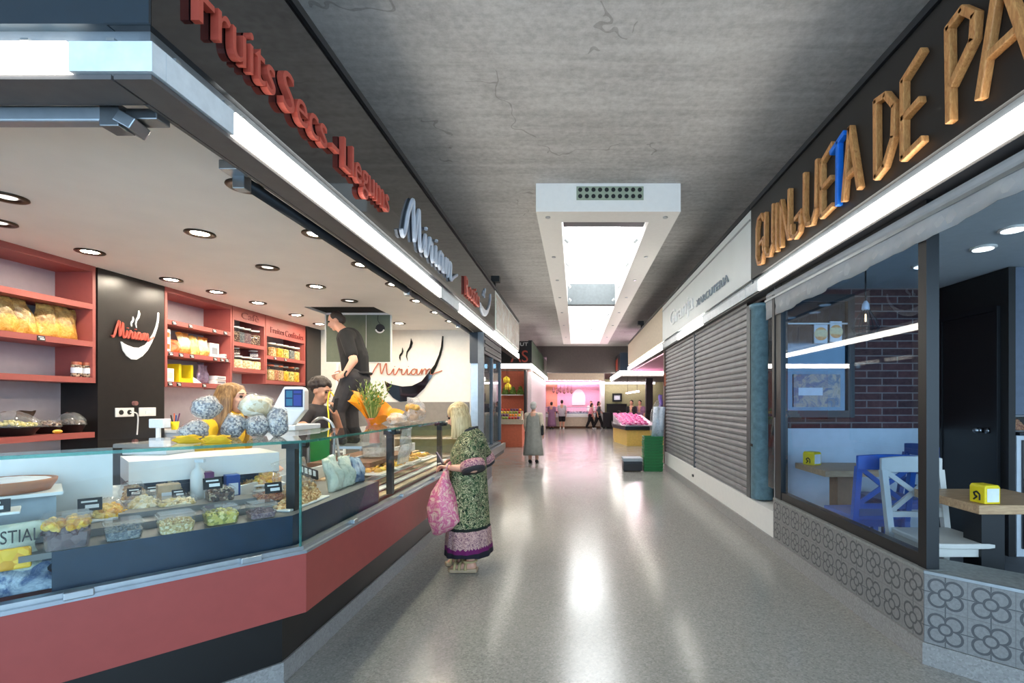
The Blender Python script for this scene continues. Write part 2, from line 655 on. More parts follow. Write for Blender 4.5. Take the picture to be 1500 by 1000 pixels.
def concrete():
    t = NT('concrete')
    v = t.coord()
    big = t.noise(v, .55, 6, .6, .4)
    streak = t.noise(t.coord((.5, 4.5, 1)), 1.5, 6, .65, .3)
    fine = t.noise(v, 16, 5, .7)
    c = t.ramp(big, [(.3, rgb(152, 148, 146)), (.7, rgb(204, 203, 202))])
    c = t.mix(.5, c, t.ramp(streak, [(.3, rgb(136, 131, 129)), (.7, rgb(214, 212, 210))]))
    c = t.mix(.3, c, t.ramp(fine, [(.3, rgb(126, 124, 122)), (.7, rgb(222, 222, 220))]))
    # board joints every 1.15 m across the hall, cracks
    sp = t.n('ShaderNodeSeparateXYZ')
    t.l(v, sp.inputs[0])
    y = t.math('FRACT', t.math('DIVIDE', sp.outputs[1], 1.15))
    j = t.math('LESS_THAN', t.math('ABSOLUTE', t.math('SUBTRACT', y, .5)), .006)
    c = t.mix(t.math('MULTIPLY', j, .45), c, rgb(188, 186, 182))
    cr = t.n('ShaderNodeTexVoronoi')
    cr.feature = 'DISTANCE_TO_EDGE'
    wv = t.n('ShaderNodeVectorMath')
    wv.operation = 'ADD'
    nn = t.n('ShaderNodeTexNoise')
    t.l(v, nn.inputs['Vector'])
    nn.inputs['Scale'].default_value = 2.0
    t.l(v, wv.inputs[0])
    t.l(nn.outputs['Color'], wv.inputs[1])
    t.l(wv.outputs[0], cr.inputs['Vector'])
    cr.inputs['Scale'].default_value = .7
    k = t.math('LESS_THAN', cr.outputs['Distance'], .006)
    k = t.math('MULTIPLY', k, t.math('GREATER_THAN', t.noise(v, .9, 2), .55))
    c = t.mix(t.math('MULTIPLY', k, .35), c, rgb(84, 76, 70))
    t.bsdf(c, .8, 0, .3, t.bump(fine, .25, .01))


concrete()


def bricks():
    t = NT('brick_wall')
    tc = t.coord((1, 1, 1), 'Object', (PI / 2, 0, 0))
    b = t.n('ShaderNodeTexBrick')
    t.l(tc, b.inputs['Vector'])
    b.inputs['Color1'].default_value = rgb(92, 54, 54)
    b.inputs['Color2'].default_value = rgb(64, 42, 46)
    b.inputs['Mortar'].default_value = rgb(136, 126, 124)
    b.inputs['Scale'].default_value = 1.0
    b.inputs['Mortar Size'].default_value = .007
    b.inputs['Brick Width'].default_value = .32
    b.inputs['Row Height'].default_value = .0775
    n = t.noise(tc, 20, 5)
    c = t.mix(.25, b.outputs['Color'], t.ramp(n, [(.3, rgb(44, 30, 32)), (.7, rgb(128, 92, 88))]))
    t.bsdf(c, .85, 0, .3, t.bump(t.math('SUBTRACT', 1.0, b.outputs['Fac']), .6, .01))


bricks()


def panot(name, base, line):
    """Four-petal pavement flower, one per 20 cm tile, in the x-z plane of the object."""
    t = NT(name)
    v = t.coord()
    sp = t.n('ShaderNodeSeparateXYZ')
    t.l(v, sp.inputs[0])
    u = t.math('SUBTRACT', t.math('FRACT', t.math('DIVIDE', sp.outputs[0], .2)), .5)
    w = t.math('SUBTRACT', t.math('FRACT', t.math('DIVIDE', sp.outputs[2], .2)), .5)
    ax, az = t.math('ABSOLUTE', u), t.math('ABSOLUTE', w)
    def dist(a, b, x0, z0):
        dx, dz = t.math('SUBTRACT', a, x0), t.math('SUBTRACT', b, z0)
        return t.math('SQRT', t.math('ADD', t.math('MULTIPLY', dx, dx), t.math('MULTIPLY', dz, dz)))
    dp = t.math('ABSOLUTE', t.math('SUBTRACT', dist(ax, az, .19, .19), .20))
    dc = t.math('ABSOLUTE', t.math('SUBTRACT', dist(ax, az, 0, 0), .15))
    inside = t.math('LESS_THAN', dist(ax, az, 0, 0), .15)
    petal = t.math('MULTIPLY', t.math('LESS_THAN', dp, .032), t.math('SUBTRACT', 1.0, inside))
    ring = t.math('MAXIMUM', petal, t.math('LESS_THAN', dc, .030))
    edge = t.math('GREATER_THAN', t.math('MAXIMUM', ax, az), .488)
    spur = t.math('MULTIPLY', t.math('LESS_THAN', t.math('MINIMUM', ax, az), .014), t.math('GREATER_THAN', t.math('MAXIMUM', ax, az), .34))
    n = t.noise(v, 60, 5, .7)
    c = t.ramp(n, [(.3, tuple(x * .8 for x in base[:3])), (.7, tuple(min(1, x * 1.15) for x in base[:3]))])
    k = t.math('MAXIMUM', ring, spur)
    c = t.mix(t.math('MULTIPLY', k, .8), c, line)
    c = t.mix(t.math('MULTIPLY', edge, .45), c, tuple(x * .5 for x in base[:3]) + (1,))
    hgt = t.math('SUBTRACT', 1.0, t.math('MAXIMUM', k, edge))
    t.bsdf(c, .5, 0, .4, t.bump(hgt, .4, .004))


panot('panot', rgb(134, 133, 132), rgb(66, 68, 72))


def dress():
    t = NT('dress_print')
    v = t.coord()
    sp = t.n('ShaderNodeSeparateXYZ')
    t.l(v, sp.inputs[0])
    def contour(sc, dist, lv, w):
        return t.math('LESS_THAN', t.math('ABSOLUTE', t.math('SUBTRACT', t.noise(v, sc, 2, .5, dist), lv)), w)
    c = t.ramp(t.noise(v, 16, 2, .5, 1.5), [(.42, rgb(16, 20, 18)), (.55, rgb(26, 62, 36))])
    c = t.mix(contour(24, 2.5, .47, .016), c, rgb(64, 86, 54))
    c = t.mix(contour(12, 3.5, .5, .020), c, rgb(198, 192, 150))
    c = t.mix(contour(12, 3.5, .58, .010), c, rgb(186, 176, 132))
    c = t.mix(contour(12, 3.5, .42, .010), c, rgb(150, 154, 110))
    band = t.mix(t.math('LESS_THAN', t.math('ABSOLUTE', t.math('SUBTRACT', t.noise(v, 55, 2, .5, 1), .5)), .05), rgb(196, 160, 150), rgb(128, 92, 104))
    z = sp.outputs[2]
    c = t.mix(t.math('LESS_THAN', z, .40), c, band)
    c = t.mix(t.math('LESS_THAN', t.math('ABSOLUTE', t.math('SUBTRACT', z, .41)), .012), c, rgb(24, 30, 26))
    zig = t.math('ADD', z, t.math('MULTIPLY', t.math('PINGPONG', t.math('ADD', sp.outputs[0], sp.outputs[1]), .02), .9))
    c = t.mix(t.math('LESS_THAN', zig, .255), c, rgb(110, 30, 90))
    c = t.mix(t.math('LESS_THAN', z, .205), c, rgb(38, 36, 46))
    t.bsdf(c, .85, 0, .3)
    t = NT('sleeve_band')
    n = t.noise(t.coord(), 50, 3, .5, 1.5)
    t.bsdf(t.ramp(n, [(.4, rgb(206, 160, 150)), (.55, rgb(150, 100, 110)), (.65, rgb(110, 40, 92))]), .85)


dress()


def camo():
    t = NT('camo_print')
    n = t.noise(t.coord(), 12, 3, .5, 1.5)
    t.bsdf(t.ramp(n, [(.35, rgb(44, 42, 38)), (.5, rgb(78, 72, 60)), (.6, rgb(120, 110, 92))]), .8)


camo()
# ================================================================== text and strokes
_CAPH = None


def text_mesh(s, depth):
    cu = bpy.data.curves.new('text_tmp', 'FONT')
    cu.body = s
    cu.extrude = depth / 2
    cu.resolution_u = 4
    o = bpy.data.objects.new('text_tmp', cu)
    COL.objects.link(o)
    dg = bpy.context.evaluated_depsgraph_get()
    me = bpy.data.meshes.new_from_object(o.evaluated_get(dg))
    bpy.data.objects.remove(o)
    bpy.data.curves.remove(cu)
    return me


def lettering(mb, s, org, xd, up, width, caph, depth=.02, bold=0.0):
    """write s from org along xd, capitals caph high, word width given"""
    me = text_mesh(s, 1.0)
    xs = [v.co.x for v in me.vertices]
    x0, x1 = min(xs), max(xs)
    sx, sy = width / (x1 - x0), caph / .70
    xd, up = Vector(xd).normalized(), Vector(up).normalized()
    nm = xd.cross(up)
    org = Vector(org)
    m = Matrix(((xd.x * sx, up.x * sy, nm.x * depth, org.x), (xd.y * sx, up.y * sy, nm.y * depth, org.y), (xd.z * sx, up.z * sy, nm.z * depth, org.z), (0, 0, 0, 1)))
    m = m @ Matrix.Translation((-x0, 0, .5))
    mb.add_mesh(me, m)
    bpy.data.meshes.remove(me)
    return mb


def smooth(pts, k=5):
    out = []
    n = len(pts)
    for i in range(n - 1):
        p0, p1, p2, p3 = pts[max(0, i - 1)], pts[i], pts[i + 1], pts[min(n - 1, i + 2)]
        for j in range(k):
            t = j / k
            out.append(tuple(.5 * (2 * b + (c - a) * t + (2 * a - 5 * b + 4 * c - d) * t * t + (3 * b - a - 3 * c + d) * t ** 3) for a, b, c, d in zip(p0, p1, p2, p3)))
    out.append(pts[-1])
    return [Vector(p) for p in out] if len(out[0]) == 3 else out


MIRIAM = [
    [(0, 6), (12, -4), (28, 10), (50, 52), (84, 98), (88, 60), (95, 8), (112, 45), (130, 90), (134, 50), (138, 12), (148, 2), (165, 12),
     (185, 45), (184, 15), (190, 3), (203, 8), (225, 50), (230, 38), (246, 42), (243, 15), (250, 3), (265, 10), (285, 45), (284, 14), (290, 3),
     (303, 10), (320, 36), (338, 46), (352, 38), (336, 46), (318, 34), (315, 14), (326, 3), (342, 12), (356, 44), (355, 14), (361, 3), (374, 10),
     (392, 45), (390, 4), (402, 35), (415, 46), (422, 36), (420, 4), (434, 36), (448, 46), (456, 36), (454, 12), (462, 2), (490, 14), (540, 32)],
    [(192, 62), (194, 66)], [(292, 62), (294, 66)]]


def script_word(mb, org, xd, up, width, height, r, tall=1.0):
    org, xd, up = Vector(org), Vector(xd).normalized(), Vector(up).normalized()
    for st in MIRIAM:
        pts = smooth(st, 5) if len(st) > 2 else st
        mb.tube([org + xd * (x / 540 * width) + up * ((y if y < 50 else 50 + (y - 50) * tall) / 98 * height) for x, y in pts], r, 6)
    return mb


BOWL = [(720, 790), (750, 806), (780, 815), (850, 830), (920, 825), (990, 790), (1040, 730), (1085, 670), (1115, 600), (1132, 540), (1140, 460), (1149, 462),
        (1146, 540), (1132, 600), (1102, 680), (1062, 760), (1012, 840), (950, 900), (885, 938), (830, 940), (780, 912), (740, 865)]
STEAM = [[(912, 478), (925, 510), (915, 545), (888, 580), (882, 610), (888, 645), (876, 610), (880, 575), (900, 540), (908, 510)],
         [(848, 545), (856, 570), (850, 590), (834, 610), (834, 640), (826, 620), (828, 600), (844, 580), (846, 565)]]


def logo(mb, fn, off):
    """bowl with steam, fn maps the drawing's units to the wall"""
    for sh in [BOWL] + STEAM:
        mb.ext([fn(x, y) for x, y in sh], off)
    return mb


# ================================================================== the hall
HC = 4.30
XL, XR = -1.57, 2.00
struct('floor', MB().box(-7, 9, -5, 36, -.1, 0), 'terrazzo')
SX0, SX1, SY0, SY1 = -.19, .98, 6.58, 20.1
mb = MB()
g = .06
mb.box(-7, SX0 - g, -5, 36, HC, HC + .25).box(SX1 + g, 9, -5, 36, HC, HC + .25)
mb.box(SX0 - g, SX1 + g, -5, SY0 - g, HC, HC + .25).box(SX0 - g, SX1 + g, SY1 + g, 36, HC, HC + .25)
struct('ceiling', mb, 'concrete')
struct('wall_left', MB().box(-7.2, -7, -5, 36, 0, HC), 'white_paint')
struct('wall_right', MB().box(9, 9.2, -5, 36, 0, HC), 'white_paint')
struct('wall_far', MB().box(-7, 9, 34, 34.2, 0, HC), 'beige')
o = struct('beam_far', MB().box(-1.42, 1.98, 24.3, 24.9, 3.0, HC - .002).box(1.98, 9, 24.3, 24.9, 3.76, HC - .002).box(-7, -1.42, 24.3, 24.9, 3.79, HC - .002), 'dark_beam')

# skylight box under the slab
t = thing('skylight', 'long white boxed skylight glowing in the concrete ceiling above the aisle', 'skylight', (.41, 13, 3.94))
BX0, BX1, BY0, BY1, BZ = -.50, 1.33, 6.217, 20.4, 3.94
mb = MB()
mb.box(BX0, SX0, BY0, BY1, BZ, HC - .002).box(SX1, BX1, BY0, BY1, BZ, HC - .002)
mb.box(SX0, SX1, BY0, SY0, BZ, HC - .002).box(SX0, SX1, SY1, BY1, BZ, HC - .002)
mb.build('casing', 'white_paint', t)
mb = MB()
mb.box(SX0 - .05, SX0, SY0, SY1, HC - .001, 5.3).box(SX1, SX1 + .05, SY0, SY1, HC - .001, 5.3)
mb.box(SX0 - .05, SX1 + .05, SY0 - .05, SY0, HC - .001, 5.3).box(SX0 - .05, SX1 + .05, SY1, SY1 + .05, HC - .001, 5.3)
mb.build('shaft', 'white_paint', t)
MB().box(SX0, SX1, SY0, SY1, 5.3, 5.33).build('diffuser', 'sky_diffuser', t)
MB().box(SX0, SX1, 12.2, 12.45, 3.96, 4.48).build('cross_beam', 'beam_grey', t)
MB().box(SX0 + .02, SX1 - .02, 6.70, 6.98, 4.02, 4.05).box(SX0 + .02, SX1 - .02, 7.02, 7.2, 4.12, 4.15).build('louvre', 'grey_metal', t)
vp = MB().box(.012, .86, BY0 - .012, BY0, 4.085, 4.255).build('vent_plate', mat('vent_green', rgb(150, 160, 140), .5), t)
mb = MB()
for i in range(10):
    for j in range(2):
        x = .06 + i * .0835
        mb.cyl((x, BY0 - .011, 4.13 + j * .082), (x, BY0 - .016, 4.13 + j * .082), .027, 14)
mb.build('vent_hole_disc', 'ink', vp)  # black discs stand in for the shade inside the vent holes
mb = MB()
for i in range(12):
    for j in range(2):
        mb.cyl((.0 + i * .066, SY1 - .001, 4.5 + j * .1), (.0 + i * .066, SY1 - .008, 4.5 + j * .1), .022, 10)
mb.build('far_vent_hole_disc', 'ink', t)  # holes of the far vent, their shade drawn as black discs
for i, y in enumerate((6.4, 8.15, 9.7, 11.3, 13.2, 15.4, 18.2)):
    for x in (-.36, 1.17):
        MB().cyl((x, y, BZ), (x, y, BZ - .012), .032, 14).build('rosette', 'alu', t)
for i, y in enumerate((7.6, 8.9, 10.6, 12.0, 14, 16, 18)):
    for x in (SX0 + .03, SX1 - .03):
        MB().cyl((x, y, 4.05), (x + (.05 if x < .4 else -.05), y, 4.0), .028, 10).build('clip', 'alu', t)

# ================================================================== fascias and strip lights
def fascia_block(name, side, y0, y1, mats, label):
    """side -1: faces +x at XL, +1: faces -x at XR. mats: [(y0, y1, material)]"""
    s = side
    X = XL if s < 0 else XR
    e = lambda a, b: (min(X + s * a, X + s * b), max(X + s * a, X + s * b))
    t = thing(name, label, 'shop fascia', (X, (y0 + y1) / 2, 2.93))
    for a, b, m in mats:
        MB().box(*e(0, .16), a, b, 2.925, 3.72).build('panel', m, t)
    MB().box(*e(-.02, .16), y0, y1, 3.725, 3.775).build('top_rail', 'dark_metal', t)
    MB().box(*e(.03, .16), y0 + .03, y1, 2.869, 2.924).build('channel', 'alu_blue', t)
    MB().box(*e(.0, .14), y0, y1, 2.725, 2.743).build('soffit', 'soffit', t)
    return t


def strip_run(side, segs, base, group):
    X = XL if side < 0 else XR
    a, b = (X - .05, X + .012) if side < 0 else (X - .012, X + .05)
    for k, (y0, y1, lit, lab) in enumerate(segs):
        t = thing('strip_light', lab, 'strip light', ((a + b) / 2, (y0 + y1) / 2, 2.745), 0, group)
        MB().box(a, b, y0 + .006, y1 - .006, 2.748, 2.858).build('diffuser', 'strip_lit' if lit else 'opal', t)
        for y in (y0 + .06, y1 - .06):
            MB().box(a - .003, b + .003, y - .013, y + .013, 2.8585, 2.868).build('clip', 'alu', t)


L1 = fascia_block('shop_fascia', -1, 1.82, 9.58, [(1.82, 9.58, 'black_gloss')], 'glossy black sign fascia of the dried fruit stall along the aisle')
L2 = fascia_block('shop_fascia', -1, 9.60, 13.6, [(9.60, 13.6, 'fascia_white')], 'pale poster fascia past the glossy black one, left of the aisle')
for i in range(4):
    y = 9.7 + i * .98
    MB().box(XL, XL + .015, y, y + .92, 2.98, 3.66).build('poster', 'poster_print', L2)
MB().cyl((XL, 9.55, 3.78), (XL, 9.55, 3.9), .02, 8).box(XL - .06, XL + .1, 9.48, 9.62, 3.86, 3.97).build('camera_head', 'black_matte', L1)
strip_run(-1, [(1.866, 2.25, False, 'unlit white end of the strip light at the corner of the dried fruit stall'),
               (2.25, 5.7, True, 'long lit strip light under the words of dried fruits'),
               (5.7, 6.6, False, 'short dim strip light segment below the silver script name'),
               (6.6, 9.58, True, 'lit strip light below the far end of the glossy black fascia'),
               (9.6, 13.6, True, 'lit strip light below the poster fascia, left of the aisle')], 'strip', 'strip lights along the left stalls')
# return of the fascia on the cross aisle
t = thing('return_fascia', 'dark navy fascia panel on the short front of the dried fruit stall', 'shop fascia', (-3.8, 1.82, 2.93))
MB().box(-6, -1.735, 1.82, 1.98, 2.925, 3.72).build('panel', 'navy_gloss', t)
MB().box(-6, -1.735, 1.812, 1.82, 2.925, 2.99).build('bottom_lip', 'navy_gloss', t)
MB().box(-1.735, -1.57, 1.808, 1.818, 2.925, 3.72).build('corner_post', 'navy_gloss', t)
MB().box(-6, -1.60, 1.85, 1.96, 2.86, 2.925).build('channel', 'alu_blue', t)
MB().box(-6, -1.72, 1.82, 1.97, 2.725, 2.743).build('soffit', 'soffit', t)
for k, (a, b, lit, lab) in enumerate([(-6, -1.87, True, 'lit strip light below the dark navy front fascia'), (-1.87, -1.554, False, 'unlit white end of the strip light below the dark navy fascia')]):
    t = thing('strip_light', lab, 'strip light', ((a + b) / 2, 1.83, 2.745), 0, 'strip lights along the left stalls')
    MB().box(a + .004, b - .004, 1.808, 1.87, 2.748, 2.858).build('diffuser', 'strip_lit' if lit else 'opal', t)
    MB().box(b - .17, b - .14, 1.804, 1.874, 2.8585, 2.868).build('clip', 'alu', t)

# raised lettering of the left fascia
def onface(px, py, X=XL):
    return onx(px, py, X)


yv, up = (0, 1, 0), (0, 0, 1)
for w, a, b in (('Fruits', 2.0, 2.51), ('Secs', 2.575, 3.035), ('-', 3.095, 3.185), ('Llegums', 3.255, 4.045)):
    mb = lettering(MB(), w, (XL + .004, a, 3.085), yv, up, b - a, .21, .035)
    mb.build('lettering', 'letter_red', L1)
script_word(MB(), (XL + .02, 4.36, 3.04), yv, up, 2.06, .46, .021, .8).build('script_name', 'silver_letter', L1)
lettering(MB(), 'Rostits', (XL + .004, 6.9, 3.05), yv, up, 1.0, .26, .03).build('lettering', 'letter_red', L1)


def fl(x, y):
    return V(XL, 8.05 + (x - 720) / 430 * 1.0, 3.0 + (940 - y) / 480 * .52)


logo(MB(), fl, (.02, 0, 0)).build('bowl_emblem', 'silver_letter', L1)

# right side
R1 = fascia_block('shop_fascia', 1, .2, 5.6, [(.2, 5.6, 'black_matte')], 'black fascia with wooden stick letters above the corner bar')
R2 = fascia_block('shop_fascia', 1, 5.61, 11.3, [(5.61, 11.3, 'fascia_white')], 'pale fascia with faint white letters above the closed shutters')
R3 = fascia_block('shop_fascia', 1, 11.31, 18.7, [(11.31, 18.7, 'beige')], 'beige fascia beyond the shutters, right of the aisle')
MB().box(XR - .012, XR, 5.62, 11.28, 3.60, 3.62).build('rim', 'alu', R2)
MB().cyl((XR, 14.9, 3.78), (XR, 14.9, 3.9), .02, 8).box(XR - .12, XR + .06, 14.8, 15.0, 3.86, 3.98).build('camera_head', 'black_matte', R3)
strip_run(1, [(.2, 3.9, True, 'lit strip light under the large wooden letters'),
              (3.9, 5.35, True, 'lit strip light under the far half of the wooden letters'),
              (5.35, 5.75, False, 'short dark strip light segment above the galvanised column'),
              (5.75, 7.7, False, 'dim cream strip light above the nearer shutter'),
              (7.7, 9.6, True, 'lit strip light above the far shutter'),
              (9.6, 11.3, False, 'dim strip light above the end of the far shutter'),
              (11.3, 18.7, True, 'lit strip light under the beige fascia')], 'strip', 'strip lights along the right stalls')
lettering(MB(), 'Granja', (XR - .003, 10.3, 3.12), (0, -1, 0), up, 2.0, .30, .02).build('lettering', 'letter_white', R2)
mb = MB()
lettering(mb, 'XARCUTERIA', (XR - .003, 8.1, 3.10), (0, -1, 0), up, 1.7, .11, .015)
mb.build('lettering', 'letter_shade', R2)

# wooden stick letters: (name, Y left, Y right, strokes in a unit box)
def arc(cx, cy, rx, ry, a0, a1, n=5):
    return [(cx + rx * math.cos(math.radians(a0 + (a1 - a0) * i / n)), cy + ry * math.sin(math.radians(a0 + (a1 - a0) * i / n))) for i in range(n + 1)]


G = [[(.95, .86), (.7, 1), (.3, .97), (.12, .8), (.1, .2), (.3, .02), (.7, 0), (.92, .18), (.9, .46)], [(.5, .42), (.95, .47)]]
U = [[(.08, .98), (.06, .25), (.25, .04), (.6, 0), (.9, .2), (.95, 1.0)]]
STK = {'G': G, 'U': U, 'I': [[(.5, 0), (.5, 1)]], 'N': [[(.1, 0), (.1, .98)], [(.1, .98), (.85, .05)], [(.9, .04), (.9, 1.05)]],
       'J': [[(.05, .5), (.1, .12), (.4, 0), (.75, .1), (.85, .3), (.85, .68)], [(.4, .62), (.95, .72)]],
       'E': [[(.15, 0), (.15, .92)], [(.15, .92), (.95, 1.05)], [(.15, .47), (.85, .52)], [(.15, 0), (.95, .05)]],
       'T': [[(.5, 0), (.55, .95)], [(.0, .9), (1.0, 1.0)]], 'A': [[(.05, 0), (.45, 1.04)], [(.45, 1.04), (.98, .02)], [(.25, .33), (.72, .35)]],
       'D': [[(.12, 0), (.1, 1.0)], [(.1, 1.0), (.55, .96), (.92, .72), (.88, .34), (.5, .06), (.12, 0)]],
       'P': [[(.12, 0), (.08, .98)], [(.08, .98), (.55, 1.03), (.95, .85), (.9, .62), (.2, .36)]]}
LET = [('G', 1112, 1124, 390, 322), ('U', 1125, 1138, 379, 312), ('I', 1140, 1146, 369, 302), ('N', 1148, 1163, 360, 293), ('J', 1164, 1181, 352, 301), ('U', 1183, 1204, 335, 254),
       ('E', 1207, 1227, 319, 234), ('T', 1224, 1243, 306, 214), ('A', 1241, 1266, 294, 202), ('D', 1287, 1321, 262, 152), ('E', 1326, 1361, 235, 100), ('P', 1395, 1440, 180, 38),
       ('A', 1441, 1500, 145, -8)]
for ch, p0, p1, yb, yt in LET:
    ya, yb_ = F * XR / (p0 - VX), F * XR / (p1 - VX)
    za = onx(p0, yb, XR).z
    zt = onx(p0, yt, XR).z
    if ch == 'A' and p1 == 1500:
        yb_ = 2.12
    h = max(.36, min(.50, zt - za)) if ch != 'J' else .26
    za = max(2.965, min(3.02, za))
    mb = MB()
    for st in STK[ch]:
        pts = [V(XR - .022, ya + (yb_ - ya) * x, za + h * y) for x, y in st]
        for a, b in zip(pts, pts[1:]):
            d = (b - a).normalized() * .012
            mb.bar(a - d, b + d, .040, .046, (1, 0, 0))
    mb.build('wooden_letter' if ch != 'T' else 'painted_letter', 'stick_wood' if ch != 'T' else 'blue_paint', R1, bevel=.006)

# unseen slabs added to close the stalls above their fascias and keep light out
struct('trim_light_block_left', MB().box(-7, -1.75, 1.99, 13.6, 3.60, 3.70), 'void_shade')
struct('trim_light_block_right', MB().box(2.18, 9, .2, 18.7, 3.62, 3.70), 'void_shade')

# ================================================================== dried fruit stall: shell
SZ = 2.80
hx0, hx1, hy0, hy1 = -3.62, -2.69, 6.55, 7.14
mb = MB()
mb.box(-6, hx0, 1.98, 8.66, SZ, SZ + .03).box(hx1, -1.735, 1.98, 8.66, SZ, SZ + .03)
mb.box(hx0, hx1, 1.98, hy0, SZ, SZ + .03).box(hx0, hx1, hy1, 8.66, SZ, SZ + .03)
struct('ceiling_stall', mb, 'ceil_white')
struct('trim_soffit_side', MB().box(-1.735, -1.715, 1.98, 9.58, 2.725, 2.92), 'soffit')
struct('trim_soffit_front', MB().box(-6, -1.735, 1.972, 1.98, 2.725, 2.92), 'soffit')
struct('wall_back_stall', MB().box(-5.0, -4.85, 1.985, 8.8, 0, 3.59), 'wall_grey')
struct('wall_end_stall', MB().box(-4.85, -1.86, 8.65, 8.8, 0, SZ), 'white_warm')
struct('wall_end_dado', MB().box(-4.2, -1.87, 8.60, 8.65, 0, 1.535), 'grey_lower')
struct('wall_black_strip', MB().box(-4.85, -4.48, 8.2, 8.65, 0, SZ), 'black_wall')
# end wall logo
E = 8.64
def fe(x, y):
    p = at(420 + x / 5, 400 + y / 5, E)
    return V(p.x, E - .02, p.z)


t = thing('wall_logo', 'large dark bowl logo with a copper script name on the white end wall', 'logo', (-2.7, 8.64, 1.6))
logo(MB(), fe, (0, .025, 0)).build('bowl_emblem', 'black_gloss', t)
a = at(540, 549, E)
script_word(MB(), (a.x, E - .012, a.z), (1, 0, 0), up, 108 * E / F, 19 * E / F, .010).build('script_name', 'copper', t)
# black pillar with logo
t = thing('pillar_panel', 'black panel with white bowl logo and red script name between red shelves', 'wall panel', (-4.66, 5.0, 0))
MB().box(-4.85, -4.5, 4.63, 5.38, 0, SZ).build('panel', 'black_wall', t)
def fp(x, y):
    return V(-4.5, 4.86 + (x - 720) / 430 * .44, 1.965 + (940 - y) / 480 * .53)


logo(MB(), fp, (.012, 0, 0)).build('bowl_emblem', 'chalk', t)
script_word(MB(), (-4.488, 4.76, 2.17), yv, up, .47, .16, .010).build('script_name', 'letter_red', t)
for k, (y, lab) in enumerate(((4.80, 'white double socket plate with a plug on the black panel'), (5.06, 'white blank socket plate beside the double socket'))):
    s = thing('socket_plate', lab, 'socket', (-4.5, y + .1, 1.4))
    MB().box(-4.5, -4.488, y, y + .2, 1.385, 1.475).build('plate', 'white_paint', s, bevel=.004)
    mb = MB()
    if k == 0:
        for q in (.055, .145):
            MB().cyl((-4.489, y + q, 1.43), (-4.484, y + q, 1.43), .024, 14).build('outlet', 'ink', s)
        MB().tube(smooth([V(-4.48, y + .145, 1.43), V(-4.44, y + .17, 1.42), V(-4.45, y + .2, 1.36), V(-4.46, y + .2, 1.2)]), .006, 6).build('plug_cord', 'white_paint', s)
    else:
        mb.box(-4.489, -4.484, y + .07, y + .13, 1.41, 1.44).build('switch', 'opal', s)
tag(MB().cyl((-4.5, 5.005, 1.52), (-4.47, 5.005, 1.52), .022, 16).build('push_button', mat('dull_pink', rgb(140, 96, 92), .5)), 'small round pinkish button on the black panel above the sockets', 'button')

# downlights
def downlight(proto, p, lab, state):
    o = dup(proto[state], p, 0, lab)
    return o


P0 = {}
for st, m in (('on', 'lamp_warm'), ('dim', 'lamp_dim')):
    t = thing('downlight', 'x', 'downlight', (0, 0, -50), 0, 'downlights in the dried fruit stall')
    MB().lathe([(.098, 0), (.100, -.008), (.092, -.014), (.066, -.010), (.058, -.004), (.056, 0)], (0, 0, -50), 28, False).build('bezel', 'bronze', t, True)
    MB().cyl((0, 0, -50), (0, 0, -50.005), .057 if st == 'on' else .045, 24).build('lamp', m, t)
    P0[st] = t
rows = {'nearest the aisle': [(359, 272, 1), (463, 342, 1), (531, 387, 1), (578, 416, 1), (612, 440, 1), (640, 457, 1), (661, 470, 1)],
        'along the middle of the stall ceiling': [(10, 288, 0), (293, 341, 1), (392, 391, 0), (463, 419, 1), (512, 440, 0), (585, 473, 1)],
        'nearest the red shelves': [(-3, 325, 0), (132, 368, 1), (251, 409, 1), (317, 427, 1), (378, 443, 1), (434, 461, 1), (468, 474, 1)]}
first = {'on': True, 'dim': True}
for rn, ls in rows.items():
    for i, (px, py, on) in enumerate(ls):
        Y = F * (SZ - CH) / (VY - py)
        p = at(px, py, Y)
        p.z = SZ
        st = 'on' if on else 'dim'
        lab = ('lit' if on else 'unlit') + ' round downlight, %s of the row %s' % (NTH[i], rn)
        if first[st]:
            P0[st].location = p
            for ch in P0[st].children:
                ch.data.transform(Matrix.Translation((0, 0, 0)))
            P0[st]['label'] = lab
            first[st] = False
        else:
            dup(P0[st], p, 0, lab)

# ceiling hatch flap and a dark sheet standing for the shade above it
struct('trim_hatch_shade', MB().box(hx0 - .25, hx1 + .25, hy0 - .25, hy1 + .25, 3.3, 3.32), 'void_shade')
t = thing('hatch_flap', 'open grey green ceiling hatch panel hanging down behind the standing man', 'hatch', (-3.15, 7.14, 2.12))
MB().box(hx0, hx1, hy1, hy1 + .02, 2.115, SZ - .002).build('panel', 'green_panel', t)
mb = MB()
mb.box(hx0 - .018, hx0, hy1 - .006, hy1 + .026, 2.10, SZ - .002).box(hx1, hx1 + .018, hy1 - .006, hy1 + .026, 2.10, SZ - .002).box(hx0, hx1, hy1 - .006, hy1 + .026, 2.10, 2.115)
mb.build('edge_frame', 'white_paint', t)
mb = MB()
mb.cyl((-2.83, hy1 - .002, 2.60), (-2.83, hy1 - .03, 2.60), .062, 22)
lamp = mb.build('downlight_back', 'black_matte', t)
MB().tube([V(-2.83 + .062 * math.cos(a), hy1 - .03, 2.60 + .062 * math.sin(a)) for a in [PI + PI * .1 + PI * .8 * k / 12 for k in range(13)]], .010, 8).build('spring_ring', 'white_paint', lamp)
MB().tube(smooth([V(-2.83, hy1 - .02, 2.66), V(-2.86, hy1 - .03, 2.72), V(-2.85, hy1 - .04, 2.79)]), .004, 6).build('lamp_cord', 'ink', lamp)
MB().tube([V(-3.02, hy1 - .05, 2.10), V(-3.02, hy1 - .05, 2.80)], .003, 6).build('hanger_wire', 'white_paint', t)

